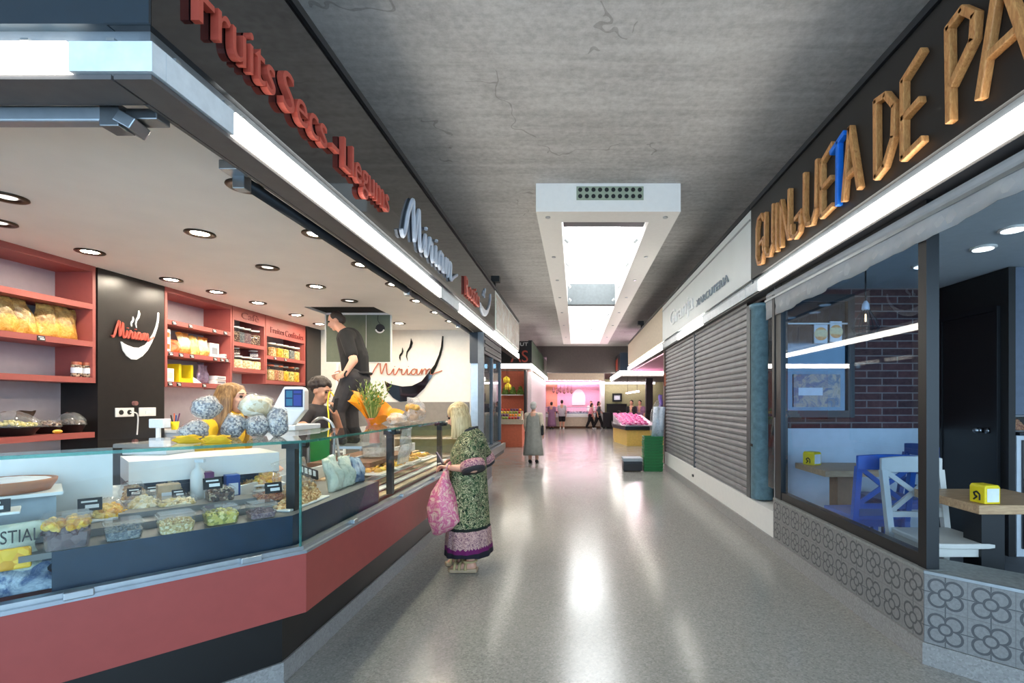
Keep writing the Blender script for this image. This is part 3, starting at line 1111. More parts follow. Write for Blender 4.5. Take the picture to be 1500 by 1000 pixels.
# awning / shutter tubes under the soffit
t = thing('shutter_tube', 'pale metal roller tube under the front soffit of the dried fruit stall', 'shutter tube', (-3.8, 2.03, 2.70))
MB().box(-6, -1.93, 2.0, 2.055, 2.675, 2.74).build('tube', 'alu_blue', t, bevel=.008)
mb = MB().box(-1.94, -1.86, 2.0, 2.08, 2.655, 2.75)
mb.box(-1.86, -1.73, 2.03, 2.10, 2.70, 2.745)
mb.obox((-1.85, 2.05, 2.685), (.07, .10, .05), (0, .5, .2))
mb.build('bracket', 'steel', t, bevel=.004)
t = thing('shutter_tube', 'dark roller tube running under the side soffit of the dried fruit stall', 'shutter tube', (-1.82, 5.5, 2.70))
MB().cyl((-1.815, 2.66, 2.735), (-1.815, 8.5, 2.735), .034, 14).build('tube', 'dark_metal', t, True)
for y in (2.56, 5.2, 7.5):
    MB().box(-1.86, -1.76, y, y + .1, 2.745, 2.795).box(-1.845, -1.78, y + .08, y + .14, 2.68, 2.78).build('bracket', 'steel', t, bevel=.004)
# ================================================================== red shelves on the back wall
WX0, WX1 = -4.85, -4.5


def yx(px, X=-4.6):
    return F * X / (px - VX)


def unit(label, y0, y1, z0, shelves, header=None, words_=None):
    t = thing('shelf_unit', label, 'shelf unit', (-4.67, (y0 + y1) / 2, z0), 0)
    for y in (y0, y1 - .03):
        MB().box(WX0, WX1, y, y + .03, z0, SZ).build('side_panel', 'salmon_shelf', t)
    for z in shelves:
        MB().box(WX0, WX1, y0 + .03, y1 - .03, z - .025, z + .025).build('shelf', 'salmon_shelf', t)
    MB().box(WX0, WX1, y0 + .03, y1 - .03, SZ - .055, SZ).build('top_board', 'salmon_shelf', t)
    if header:
        h = MB().box(WX1 - .02, WX1, y0 + .03, y1 - .03, header, SZ - .056).build('header_board', 'salmon_shelf', t)
        for (s, a, w, z, c) in words_:
            lettering(MB(), s, (WX1 + .001, a, z), (0, 1, 0), (0, 0, 1), w, c, .006).build('lettering', mat('dark_red_print', rgb(120, 44, 40), .5), h)
    return t


S1, S2, S3 = 2.42, 2.07, 1.735
unit('wide red wall shelf holding golden snack bags, nearest the front of the stall', 2.1, 4.61, 1.71, [S1, S2, S3])
unit('red wall shelf of bags and boxes just past the black logo panel', 5.39, 6.44, 1.70, [S1, S2, S3])
unit('red wall shelf of plastic tubs between the bag shelf and the jar shelf', 6.45, 7.13, 1.94, [2.31, 1.965], 2.62, [('Cafè', 6.62, .36, 2.66, .09)])
unit('red wall shelf with two rows of glass jars, farthest from the front', 7.14, 8.19, 1.80, [2.19, 1.83], 2.50, [('Fruites', 7.25, .34, 2.56, .085), ('Confitades', 7.62, .50, 2.55, .095)])
t = thing('low_shelf', 'low red shelf with wrapped bowls under the golden snack bags', 'shelf unit', (-4.65, 3.5, 1.21))
MB().box(WX0, -4.46, 2.1, 4.56, 1.205, 1.255).build('shelf', 'salmon_shelf', t)


def pillow(w, t_, h, seed=1, flat=.25, nu=10, nv=12, m=None):
    """upright filled bag: seam at the top, fat below"""
    r = random.Random(seed)
    mb = MB()
    ph = [r.uniform(0, 6) for _ in range(6)]
    fr, bk = [], []
    for j in range(nv + 1):
        v = j / nv
        rowf, rowb = [], []
        th = t_ / 2 * (math.sin(PI * min(1, (v + .08) / 1.1)) ** .7) * (1.15 - .5 * v)
        ww = w / 2 * (1 - .07 * math.sin(PI * v) + .03 * math.sin(5 * v + ph[0]))
        for i in range(nu + 1):
            u = i / nu * 2 - 1
            k = (1 - abs(u) ** 2.4)
            wob = .12 * t_ * (math.sin(7 * u + ph[1] + 5 * v) * math.sin(6 * v + ph[2])) * k
            x = u * ww + .012 * math.sin(9 * v + ph[3])
            z = h * v + .03 * h * math.sin(4 * u + ph[4]) * v
            rowf.append(V(x, -(th * k + wob), z))
            rowb.append(V(x, th * k * .8 + wob * .5, z))
        fr.append(rowf)
        bk.append(rowb[::-1])
    rings = [a + b for a, b in zip(fr, bk)]
    mb.loft(rings)
    if m is not None:
        mb.bm.transform(m)
    return mb


def TR(p, rz=0, rx=0, ry=0):
    return Matrix.Translation(p) @ Euler((rx, ry, rz)).to_matrix().to_4x4()


RZX = PI / 2          # width runs along the aisle, front towards +x
for k, (px, w, lab) in enumerate(((12, .22, 'golden snack bag at the front end of its shelf'), (45, .20, 'leaning golden snack bag, second on its shelf'),
                                  (76, .21, 'golden snack bag, third on its shelf beside the price tag'), (106, .21, 'golden snack bag, last on its shelf before the black panel'))):
    y = yx(px, -4.6)
    o = pillow(w, .13, .30, 20 + k, m=TR((-4.62, min(y, 4.45), S2 + .027), RZX, -.15, (.0, -.25, .05, .12)[k])).build('snack_bag', 'bag_gold', None, True)
    tag(o, lab, 'snack bag', 'golden snack bags')
    z = o


def price_tag(p, rz, lab, w=.062, h=.042, group='black price tags', tilt=-.15):
    t = thing('price_tag', lab, 'price tag', p, rz, group)
    m = TR(p, rz, tilt)
    MB().box(-w / 2, w / 2, -.003, .003, 0, h, m).build('card', 'ink', t)
    mb = MB()
    mb.box(-w * .36, w * .3, -.005, -.003, h * .66, h * .8, m)
    mb.box(-w * .2, w * .36, -.005, -.003, h * .2, h * .48, m)
    mb.build('chalk_writing', 'chalk', t)
    return t


for z, px, lab in ((S2, 60, 'black price tag below the golden snack bags'),
                   (S1, 255, 'first black price tag on the top shelf past the logo panel'), (S1, 279, 'second black price tag on the top shelf past the logo panel'),
                   (S1, 314, 'third black price tag on the top shelf past the logo panel'), (S1, 330, 'last black price tag on the top shelf past the logo panel'),
                   (S2, 250, 'black price tag under the red bag beside the logo panel'), (S2, 265, 'black price tag under the widest cream bag'),
                   (S2, 281, 'black price tag under the yellow and white bag'), (S2, 315, 'black price tag under the white box on the middle shelf'),
                   (S2, 325, 'black price tag just right of the white box on the middle shelf'), (S2, 332, 'last black price tag on the middle bag shelf'),
                   (S3, 249, 'black price tag under the small white box by the logo panel'), (S3, 262, 'black price tag under the yellow display stand'),
                   (S3, 299, 'black price tag under the purple foil bags'), (S3, 331, 'last black price tag under the low white boxes'),
                   (2.19, 403, 'first black tag on the upper jar shelf'), (2.19, 418, 'second black tag on the upper jar shelf')):
    price_tag((WX1 + .004, yx(px, WX1), z - .022), RZX, lab)

# things on the bag shelf
def bx(name, cat, lab, px0, px1, z, h, mt, X=-4.6, d=.12, part=None):
    a, b = yx(px0, X), yx(px1, X)
    t = thing(name, lab, cat, (X - d / 2, (a + b) / 2, z))
    MB().box(X - d, X, a, b, z, z + h).build('carton', mt, t, bevel=.004)
    MB().box(X + .0005, X + .0015, a + (b - a) * .2, b - (b - a) * .2, z + h * .25, z + h * .7).build('print', part or 'letter_shade', t)


zt = S2 + .026
for i in range(2):
    bx('small_box', 'box', ('lower' if i == 0 else 'upper') + ' of two small printed boxes by the logo panel', 243.5, 250, zt + .13 * i, .125, 'white_plastic', -4.56, .1, 'bag_red')
for px, w, h, mt, lab in ((257, .13, .15, 'bag_red', 'red snack bag between the small boxes and the cream bags'), (271, .19, .25, 'bag_cream', 'widest cream and orange snack bag on the red shelf'),
                          (285, .12, .235, 'bag_yellow', 'yellow and white snack bag between two cream bags'), (299, .16, .235, 'bag_cream', 'cream and orange snack bag beside the white box')):
    o = pillow(w, .1, h, int(px), m=TR((-4.6, yx(px), zt), RZX, -.12)).build('snack_bag', mt, None, True)
    tag(o, lab, 'snack bag')
bx('white_box', 'box', 'upright white box on the middle bag shelf', 308, 321, zt, .185, 'white_plastic')
bx('small_box', 'box', 'tiny white box at the far end of the middle bag shelf', 329, 334, zt, .06, 'white_plastic', -4.55, .08)
zt = S3 + .026
tag(pillow(.16, .1, .3, 77, m=TR((-4.72, 5.55, zt), RZX, -.1)).build('yellow_pouch', 'bag_yellow', None, True), 'yellow pouch behind the small white box beside the logo panel', 'snack bag')
bx('white_box', 'box', 'small white box in front of the yellow pouch', 244, 255, zt, .15, 'white_plastic', -4.55, .08, 'bag_green')
t = thing('display_stand', 'yellow card display stand with a grey window on the bottom bag shelf', 'display stand', (-4.6, yx(267), zt))
a, b = yx(257), yx(278)
mb = MB().box(-4.70, -4.56, a, a + .035, zt, zt + .21).box(-4.70, -4.56, b - .035, b, zt, zt + .21).box(-4.70, -4.56, a + .035, b - .035, zt, zt + .05)
mb.build('card_frame', 'yellow_box', t)
MB().box(-4.69, -4.68, a + .035, b - .035, zt + .05, zt + .19).build('grey_window', 'letter_shade', t)
o = MB().ext([V(-4.56, yx(279), zt), V(-4.56, yx(291), zt), V(-4.62, yx(279), zt + .11)], (-.1, 0, 0)).build('folded_card', 'white_plastic')
tag(o, 'white folded card beside the yellow display stand', 'card')
for k in range(2):
    o = pillow(.12, .07, .25 - .03 * k, 91 + k, m=TR((-4.63, yx(297 + 8 * k), zt), RZX, -.05, .1 - .2 * k)).build('foil_bag', mat('foil_purple', rgb(150, 132, 158), .25, .4, .35, 30), None, True)
    tag(o, ('first' if k == 0 else 'second') + ' purple foil bag past the yellow display stand', 'snack bag')
for k in range(2):
    bx('flat_box', 'box', ('bottom' if k == 0 else 'top') + ' white box of the low pair at the end of the bottom bag shelf', 315, 333, zt + .055 * k, .05, 'white_plastic', -4.56, .14)

# jars and tubs
def jar_proto(name, r, h, lid, fill_mat, fill=.8, square=False):
    t = thing(name, 'x', 'jar', (0, 0, 0))
    n = 4 if square else 18
    k = 1.3 if square else 1
    MB().lathe([(r * k * .9, .0), (r * k, .01), (r * k, h * .86), (r * k * .82, h * .93), (r * k * .82, h * .98)], (0, 0, 0), n, False).build('glass_jar', 'jar_glass', t, not square)
    MB().lathe([(r * k * .86, h * .9), (r * k * .92, h * .91), (r * k * .92, h), (r * k * .5, h + .004)], (0, 0, 0), n).build('lid', lid, t, not square)
    MB().lathe([(r * k * .88, .006), (r * k * .95, .012), (r * k * .95, h * .82 * fill), (r * k * .4, h * .82 * fill + .012)], (0, 0, 0), n).build('contents', fill_mat, t)
    return t


kinds = ['dried_yellow', 'nuts_tan', 'olive_mix', 'seeds_grey', 'nuts_dark', 'rust_grain', 'chips_yellow', 'seeds_gold']
protos = {}
def place_jar(kind, key, p, lab, group, r, h, lid, fill, square=False):
    if key not in protos:
        protos[key] = jar_proto(kind, r, h, lid, fill, .8, square)
        o = protos[key]
        o.location = p
        o['label'], o['group'] = lab, group
    else:
        o = dup(protos[key], p, 0, lab, group)
    return o


conts = {'dried_yellow': 'golden dried fruit', 'nuts_tan': 'tan nuts', 'seeds_grey': 'grey seeds', 'olive_mix': 'olive green mix', 'rust_grain': 'reddish grain', 'chips_yellow': 'yellow fruit', 'nuts_dark': 'dark nuts', 'seeds_gold': 'pale gold seeds'}
for row, (z, h, ks, pxs) in enumerate(((2.19 + .026, .21, ['nuts_tan', 'dried_yellow', 'olive_mix', 'seeds_grey', 'seeds_gold', 'nuts_tan'], (397.5, 408, 416.5, 425, 433, 440.5)),
                                       (1.83 + .026, .24, ['seeds_gold', 'rust_grain', 'nuts_tan', 'chips_yellow', 'olive_mix', 'chips_yellow', 'rust_grain'], (395, 401.5, 408.5, 416, 424.5, 432, 440)))):
    for i, (k, px) in enumerate(zip(ks, pxs)):
        place_jar('glass_jar', ('j', row, k), (-4.60, yx(px), z), 'jar of %s, %s on the %s jar shelf' % (conts[k], NTH[i], ('upper', 'lower')[row]), 'glass jars on the far red shelf', .066, h, 'white_plastic' if row == 0 else ('alu' if i % 2 else 'copper'), k)
for i, (px, k) in enumerate(((344, 'nuts_dark'), (351, 'seeds_grey'), (361, 'lentil'), (374, 'nuts_dark'), (384, 'seeds_gold'))):
    place_jar('plastic_tub', ('t', k), (-4.61, yx(px), 2.336), 'clear square tub, %s on the upper tub shelf' % NTH[i], 'clear tubs on the red shelf', .062, .22, 'white_plastic', k, True)
for i, (px, k) in enumerate(((346, 'popcorn'), (360, 'popcorn'), (373, 'chips_cream'))):
    place_jar('plastic_tub', ('p', k), (-4.60, yx(px), 1.99), 'cream filled square tub, %s on the lower tub shelf' % NTH[i], 'clear tubs on the red shelf', .07, .17, 'white_plastic', k, True)
for i, (px, k) in enumerate(((346, 'nuts_dark'), (373, 'lentil'))):
    place_jar('plastic_tub', ('s', k), (-4.62, yx(px), 2.166), ('dark' if i == 0 else 'mauve') + ' filled tub stacked on a cream filled tub', 'clear tubs on the red shelf', .055, .10, 'white_plastic', k, True)
for i, px in enumerate((112, 127)):
    t = thing('spice_jar', ('nearer' if i == 0 else 'farther') + ' of two dark spice jars with white labels on the front red shelf', 'jar', (-4.56, yx(px, -4.56), S3 + .026))
    p = V(-4.56, yx(px, -4.56), S3 + .026)
    MB().lathe([(.036, 0), (.038, .01), (.038, .10), (.03, .115)], p, 18).build('glass_jar', 'nuts_dark', t, True)
    MB().lathe([(.036, .112), (.036, .138)], p, 18).build('lid', 'copper', t)
    MB().lathe([(.0395, .035), (.0395, .085)], p, 18, False).build('paper_label', 'paper_white', t, True)

# bowls and bags on the low shelf
def bowl(p, r, h, lab, fill, filmh, seed):
    t = thing('wrapped_bowl', lab, 'bowl', p)
    MB().lathe([(r * .6, 0), (r * .75, .006), (r, h), (r * 1.06, h), (r * 1.04, h + .006)], p, 24).build('bowl_body', 'black_matte', t, True)
    rr = random.Random(seed)
    mb = MB()
    for k in range(40):
        a, q = rr.uniform(0, 2 * PI), r * .85 * math.sqrt(rr.random())
        mb.ball(V(*p) + V(q * math.cos(a), q * math.sin(a), h + .012 + .035 * (1 - q / r)), (.022, .018, .014), (rr.random(), rr.random(), rr.random()), 6, 4)
    mb.build('contents', fill, t)
    mb = MB().lathe([(r * 1.05, h), (r * .95, h + filmh * .45), (r * .62, h + filmh * .85), (r * .2, h + filmh)], p, 20, False)
    mb.jitter(.008, seed).build('film_wrap', 'film', t, True)


bowl((-4.62, 4.02, 1.256), .17, .07, 'black bowl under yellowish film at the front end of the low shelf', 'olive_mix', .13, 1)
bowl((-4.62, 4.30, 1.256), .09, .06, 'small dark bowl in the middle of the low red shelf', 'nuts_dark', .06, 2)
bowl((-4.60, 4.48, 1.256), .10, .07, 'black bowl in shiny crumpled film at the end of the low shelf', 'dried_dark', .11, 3)
tag(pillow(.15, .09, .20, 41, m=TR((-4.75, 4.24, 1.256), RZX)).build('dried_fruit_pouch', 'dried_dark', None, True), 'brown pouch standing behind the small dark bowl', 'bag')
tag(pillow(.13, .09, .20, 42, m=TR((-4.76, 4.00, 1.256), RZX)).build('dried_fruit_pouch', 'film_milky', None, True), 'greyish pouch standing behind the yellowish wrapped bowl', 'bag')
tag(MB().ball((-4.5, 4.27, 1.275), (.02, .04, .019)).build('dried_apricot', 'dried_yellow', None, True), 'single orange dried fruit on the edge of the low shelf', 'dried fruit')
t = thing('back_counter', 'white back counter under the bag shelves', 'counter', (-4.4, 6.2, 0))
MB().box(-4.84, -3.98, 5.40, 7.4, 1.195, 1.225).build('worktop', 'white_plastic', t)
MB().box(-4.84, -4.02, 5.42, 7.38, .005, 1.194).build('cabinet', 'cafe_white', t)
# pens
p = V(-4.45, 5.46, 1.247)
t = thing('pen_cup', 'yellow cup of pens on the white back counter beside the black panel', 'pen cup', (p.x, p.y, 1.226))
MB().lathe([(.03, 0), (.04, .09), (.036, .09), (.028, .01)], (p.x, p.y, p.z - .02), 16).build('cup', 'yellow_box', t, True)
for k, m_ in enumerate(('ink', 'bag_red', 'blue_plastic', 'purple_box')):
    MB().tube([p + V(.008 * (k - 1.5), .0, .0), p + V(.03 * (k - 1.5), .01 * (k % 2), .14 + .02 * (k % 2))], .006, 6).build('pen', m_, t)

# ================================================================== the counter
BLK = V(-1.6, 2.68, 0)
CD = V(-.68, -.733, 0).normalized()
CN = V(.733, -.68, 0).normalized()


def corner(o):
    k = (CN.x * o - o) / -CN.y        # keep both faces o outside the plinth line
    return V(-1.6 + o, 2.68 - (o - CN.x * o) / -CN.y, 0) if False else V(-1.6 + o, 2.68 + (CN.x * o - o) / (-CN.y), 0)


def cend(o, L=2.1):
    return BLK + CD * L + CN * o


def seg_chamfer(o1, o2, L=2.1):
    return [corner(o1), cend(o1, L), cend(o2, L), corner(o2)]


def seg_long(o1, o2, y1, y0=None):
    a, b = corner(o1), corner(o2)
    if y0 is not None:
        a, b = V(-1.6 + o1, y0, 0), V(-1.6 + o2, y0, 0)
    return [a, V(-1.6 + o1, y1, 0), V(-1.6 + o2, y1, 0), b]


YE = 6.25
mb = MB()
mb.prism(seg_chamfer(.012, -.5), 0, .115).prism(seg_long(.012, -.5, 9.4), 0, .115)
mb.prism([(-1.588, 9.4), (-2.1, 9.4), (-2.9, 10.4), (-2.4, 10.4)], 0, .115)
struct('baseboard_left', mb, 'terrazzo_plinth')

CCASE = thing('corner_display_counter', 'angled glass display counter with red front nearest the camera', 'display counter', (-2.2, 2.0, .116))
LCASE = thing('long_display_counter', 'long glass display counter with red front along the aisle', 'display counter', (-1.7, 4.5, .116))
for t, sg in ((CCASE, lambda a, b: seg_chamfer(a, b)), (LCASE, lambda a, b: seg_long(a, b, YE))):
    MB().prism(sg(0, -.45), .117, .415).build('kick_plate', 'kick_black', t)
    MB().prism(sg(.168, -.45), .415, .728).build('front_panel', 'salmon_front', t)
    MB().prism(sg(.172, .05), .729, .745).build('bottom_rail', 'alu_blue', t)
    MB().prism(sg(.150, .10), .745, .765).build('glass_channel', 'alu', t)
    MB().prism(sg(.145, .137), .766, 1.314).build('front_glass', 'case_glass', t)
MB().prism(seg_chamfer(-.4505, -.47), .117, .9).build('back_board', 'panel_blue', CCASE)
# clips on the rail
for u in (.25, .85, 1.35):
    p = corner(.165) + CD * u
    MB().obox(p + V(0, 0, .755), (.09, .035, .03), Euler((0, 0, math.atan2(CD.y, CD.x)))).build('rail_clip', 'alu', CCASE, bevel=.004)
for y in (3.2, 4.1, 5.0, 5.9):
    MB().box(-1.46, -1.425, y - .03, y + .03, .745, .772).build('rail_clip', 'alu', LCASE, bevel=.004)
# decks
MB().prism(seg_chamfer(.070, -.45, .95), .895, .92).build('deck', 'deck', CCASE)
MB().prism(seg_chamfer(.074, .068, .86), .745, .9195).build('inner_panel', 'panel_blue', CCASE)
MB().prism(seg_long(.070, -.45, 3.80), .895, .92).build('deck', 'deck', LCASE)
MB().prism(seg_long(.074, .068, 3.80), .745, .9195).build('inner_panel', 'panel_blue', LCASE)
MB().box(-2.05, -1.53, 3.80, 3.83, .74, .92).build('divider', 'wood_brown', LCASE)
for k in range(7):                              # slatted pastry deck, stepping up to the back
    x = -1.53 - k * .075
    z = .78 + k * .022
    MB().box(x - .07, x, 3.84, YE - .02, z, z + .012).build('slat_shelf', 'tray_wood' if k % 2 == 0 else 'white_plastic', LCASE)
MB().box(-2.06, -2.04, 3.0, YE, .9, 1.02).build('back_board', 'white_plastic', LCASE)
# tops
pc, pi_ = corner(.158), corner(-.70)
MB().prism([corner(.158), cend(.158), cend(-.70), corner(-.70)], 1.315, 1.327).build('top_glass', 'clear_glass', CCASE)
MB().prism(seg_chamfer(.163, .1585), 1.314, 1.328).build('glass_edge', 'edge_glass', CCASE)
MB().prism([corner(.158), V(-1.442, 3.9, 0), V(-2.30, 3.9, 0), corner(-.70)], 1.315, 1.327).build('top_glass', 'clear_glass', LCASE)
MB().box(-1.80, -1.442, 3.905, 5.45, 1.315, 1.327).build('top_glass', 'clear_glass', LCASE)
MB().prism(seg_long(.163, .1585, 5.45), 1.314, 1.328).build('glass_edge', 'edge_glass', LCASE)
for y in (4.3, 5.05):
    MB().box(-1.48, -1.455, y - .42, y - .02, 1.300, 1.314).build('clamp_bar', 'steel', LCASE)
for x, y, t in ((-1.60, 2.78, LCASE), (-1.50, 3.98, LCASE), (-1.50, 5.42, LCASE)):
    z0 = .921 if y < 3 else .79
    pst = MB().box(x - .024, x + .024, y - .022, y + .022, z0, 1.305).build('post', 'black_frame', t)
    MB().box(x - .045, x + .05, y - .03, y + .03, 1.27, 1.312).cyl((x + .05, y, 1.292), (x + .085, y, 1.292), .02, 12).build('post_clamp', 'black_matte', pst)
MB().box(-1.462, -1.454, 2.60, 2.612, .766, 1.314).build('corner_seam', 'edge_glass', LCASE)
# white back of the corner case and its shelf
RZC = math.atan2(-CD.y, -CD.x)


def ch(u, v, z):
    p = corner(.141) + CD * u - CN * v
    return V(p.x, p.y, z)


def cbox(u0, u1, v0, v1, z0, z1):
    return MB().ext([ch(u0, v0, z0), ch(u1, v0, z0), ch(u1, v1, z0), ch(u0, v1, z0)], (0, 0, z1 - z0))


cbox(.70, 2.1, .57, .585, .92, 1.30).build('sliding_panel', 'white_plastic', CCASE)
cbox(.98, 1.0, .58, .592, .92, 1.30).build('panel_seam', 'alu', CCASE)
cbox(.88, 1.9, .24, .56, 1.128, 1.142).build('shelf', 'white_plastic', CCASE)
cbox(.90, 1.9, .28, .56, .925, 1.127).build('riser', 'letter_shade', CCASE)

struct('floor_bounce', MB().box(-4.85, -2.2, 2.6, 8.6, .001, .004), 'bounce_pale')  # pale sheet added over the floor to bounce downlight onto the stall ceiling
# ---- counter on the seller's side
t = thing('work_counter', 'white work counter behind the angled glass display', 'counter', ch(.4, 1.0, 0))
cbox(-.12, .62, .80, 1.25, 1.075, 1.20).build('worktop', 'white_plastic', t)
cbox(-.12, .62, .84, 1.25, .01, 1.074).build('cabinet', 'panel_blue', t)
for k in range(2):
    cbox(-.08 + .33 * k, .21 + .33 * k, .832, .84, .60, 1.05).build('drawer', 'panel_blue', t)
for (u, w, z, mt, lab, h) in ((.40, .09, 1.201, 'purple_box', 'purple carton on the white work counter', .0),):
    pass


def heap(c, rx, ry, h, n, r, seed, rz=0, el=(1, .8, .6)):
    rr = random.Random(seed)
    mb = MB()
    c = Vector(c)
    m = Matrix.Rotation(rz, 3, 'Z')
    for k in range(n):
        a, q = rr.uniform(0, 2 * PI), math.sqrt(rr.random())
        p = m @ V(rx * q * math.cos(a), ry * q * math.sin(a), 0)
        z = h * (1 - q * q) * rr.uniform(.75, 1.0) + r * .4
        mb.ball(c + p + V(0, 0, z), (r * el[0], r * el[1], r * el[2]), (rr.uniform(0, 3), rr.uniform(0, 3), rr.uniform(0, 3)), 6, 4)
    # solid core so nothing shows through
    mb.lathe([(1, 0), (.93, h * .25), (.7, h * .55), (.35, h * .8), (.05, h * .9)], (0, 0, 0), 16)
    for v in mb.bm.verts[-16 * 5:]:
        q = m @ V(v.co.x * rx, v.co.y * ry, 0)
        v.co = c + q + V(0, 0, v.co.z)
    return mb


def tub(lab, px, py, wpx, h, fillmat, fill, z=.921, depth=.13, r=.012, rz=RZC, name='clear_tub', lid=True, kx=1.38, n=90, bulge=.02):
    f = onz(px, py, z)
    w = wpx * f.y / F / kx
    loc = f + V(-math.sin(rz), math.cos(rz), 0) * depth / 2
    t = thing(name, lab, 'plastic tub', loc, rz)
    m = TR(loc, rz)
    a, b = w / 2, depth / 2
    def ring(k, zz):
        return [m @ V(x * a * k, y * b * k, zz) for x, y in ((-1, -.8), (-.85, -1), (.85, -1), (1, -.8), (1, .8), (.85, 1), (-.85, 1), (-1, .8))]
    MB().loft([ring(.86, .001), ring(.9, .004), ring(.99, h)], True).build('tub_body', 'plastic_clear', t)
    if lid:
        MB().loft([ring(1.04, h), ring(1.04, h + .008), ring(.96, h + .008), ring(.92, h + .018)]).build('lid', 'plastic_clear', t)
    rr = random.Random(int(px * 7))
    mb = MB()
    mb.loft([ring(.84, .004), ring(.95, h * fill)])
    for k in range(n):
        x, y = rr.uniform(-.86, .86), rr.uniform(-.86, .86)
        zz = h * fill + bulge * (1 - x * x) * (1 - y * y) * rr.random()
        mb.ball(m @ V(x * a, y * b, zz), (r, r * .8, r * .6), (rr.uniform(0, 3), rr.uniform(0, 3), 0), 6, 4)
    c = mb.build('contents', fillmat, t)
    return t, m, a, b


# front row of the corner case
t, m, a, b = tub('large clear tub of yellow and purple dried fruit at the open end of the deck', 99, 806, 72, .125, 'dried_purple', .55, depth=.15, r=.02, n=60)
mb = MB()
rr = random.Random(5)
for k in range(60):
    mb.ball(m @ V(rr.uniform(-.85, .85) * a, rr.uniform(-.85, .85) * b, .085 + rr.random() * .028), (.019, .016, .012), (rr.random() * 3, rr.random() * 3, 0), 7, 5)
mb.build('top_layer', 'dried_yellow', t)
tub('clear tub of grey seeds behind the glass, beside the dried fruit tub', 183, 792, 60, .068, 'seeds_grey', .62, r=.006, n=80)
tub('clear tub of golden seeds over grey, third along the front of the deck', 261, 782, 60, .075, 'seeds_gold', .62, r=.008, n=120)
tub('clear tub of olive green mix, fourth along the front of the deck', 328, 769, 58, .070, 'olive_mix', .72, r=.011, n=90)
tub('clear tub of reddish grain beside the black post', 388, 760, 48, .065, 'lentil', .5, r=.006, n=80)
# second row on a low step
cbox(.0, .9, .27, .56, .921, .955).build('deck_step', 'deck', CCASE)
cbox(.0, .69, .40, .565, .956, .984).build('deck_step', 'deck', CCASE)
Z2 = .956
tub('clear tub heaped with dark nuts in the second row', 326, 741, 46, .085, 'nuts_dark', .85, z=Z2, r=.011, n=110, bulge=.03)
tub('clear tub of cream slivers in the second row', 262, 748, 62, .05, 'chips_cream', .7, z=Z2, r=.016, n=70)
tub('clear tub with reddish grain behind the black price tag', 398, 735, 50, .05, 'rust_grain', .7, z=Z2, r=.007, n=90)


def mound(lab, px, py, wpx, h, mt, z=Z2, r=.012, n=120, ry=.08, kx=1.38, name='heap_of_nuts', film_h=0, tray='white_plastic', rz=RZC):
    f = onz(px, py, z)
    w = wpx * f.y / F / kx
    loc = f + V(-math.sin(rz), math.cos(rz), 0) * ry
    t = thing(name, lab, 'heap', loc, rz)
    m = TR(loc, rz)
    MB().box(-w / 2, w / 2, -ry * 1.05, ry * 1.05, 0, .012, m).build('tray', tray, t, bevel=.004)
    o = heap(loc + V(0, 0, .013), w / 2 * .95, ry * .95, h, n, r, int(px * 3 + py), rz).build('contents', mt, t)
    if film_h:
        mb = MB().lathe([(1.0, .013), (.95, film_h * .5), (.6, film_h * .9), (.15, film_h)], (0, 0, 0), 18, False)
        for v in mb.bm.verts:
            v.co = m @ V(v.co.x * w / 2, v.co.y * ry, v.co.z)
        mb.jitter(.006, int(px)).build('film_wrap', 'film', t, True)
    return t


mound('tray of pink sweets behind the dried fruit tub', 84, 758, 62, .06, 'pink_candy', r=.016, n=60, name='sweets_tray')
mound('wrapped heap of golden snacks behind the grey seed tub', 160, 762, 58, .055, 'chips_yellow', r=.014, n=70, film_h=.10)
mound('wrapped heap of cream nuts in the middle of the deck', 214, 752, 56, .065, 'chips_cream', r=.014, n=80, film_h=.11)
mound('heap of tan grain on a white tray by the black price tag', 368, 722, 54, .065, 'nuts_tan', r=.007, n=260, name='heap_of_grain')
mound('wrapped heap of pale nuts in the back row, nearest the white panels', 196, 735, 50, .07, 'nuts_tan', z=.985, r=.014, n=80, film_h=.11)
mound('wrapped heap of cream slices in the back row, behind the slivers', 250, 727, 52, .07, 'popcorn', z=.985, r=.016, n=60, film_h=.11)
mound('low white tray of pale almonds in the back row, behind the dark nuts', 300, 722, 50, .05, 'seeds_gold', z=.985, r=.012, n=110)
mound('heap of golden nuts beside the top of the black post', 396, 711, 56, .08, 'dried_yellow', z=.99, r=.016, n=70, film_h=.10)
o = pillow(.15, .09, .10, 61, m=TR(onz(168, 748, Z2) + V(-.06, .1, .02), RZC, -.3)).build('white_pouch', 'white_plastic', None, True)
tag(o, 'plain white pouch behind the black and white price tag', 'bag')
for (px, py, z, w, lab) in ((132, 748, 1.01, .085, 'large price tag in front of the plain white pouch'), (197, 726, 1.02, .06, 'dark price tag above the cream nuts, nearer the camera'),
                            (224, 722, 1.02, .06, 'dark price tag above the cream nuts, beside the first'), (312, 716, 1.06, .085, 'dark blue price tag standing behind the dark nuts'),
                            (401, 722, 1.01, .085, 'black price tag on the tan grain beside the post'), (262, 728, 1.0, .06, 'small price tag behind the cream slivers')):
    price_tag(onz(px, py, z), RZC, lab, w, w * .72, 'price tags inside the corner case', -.2)
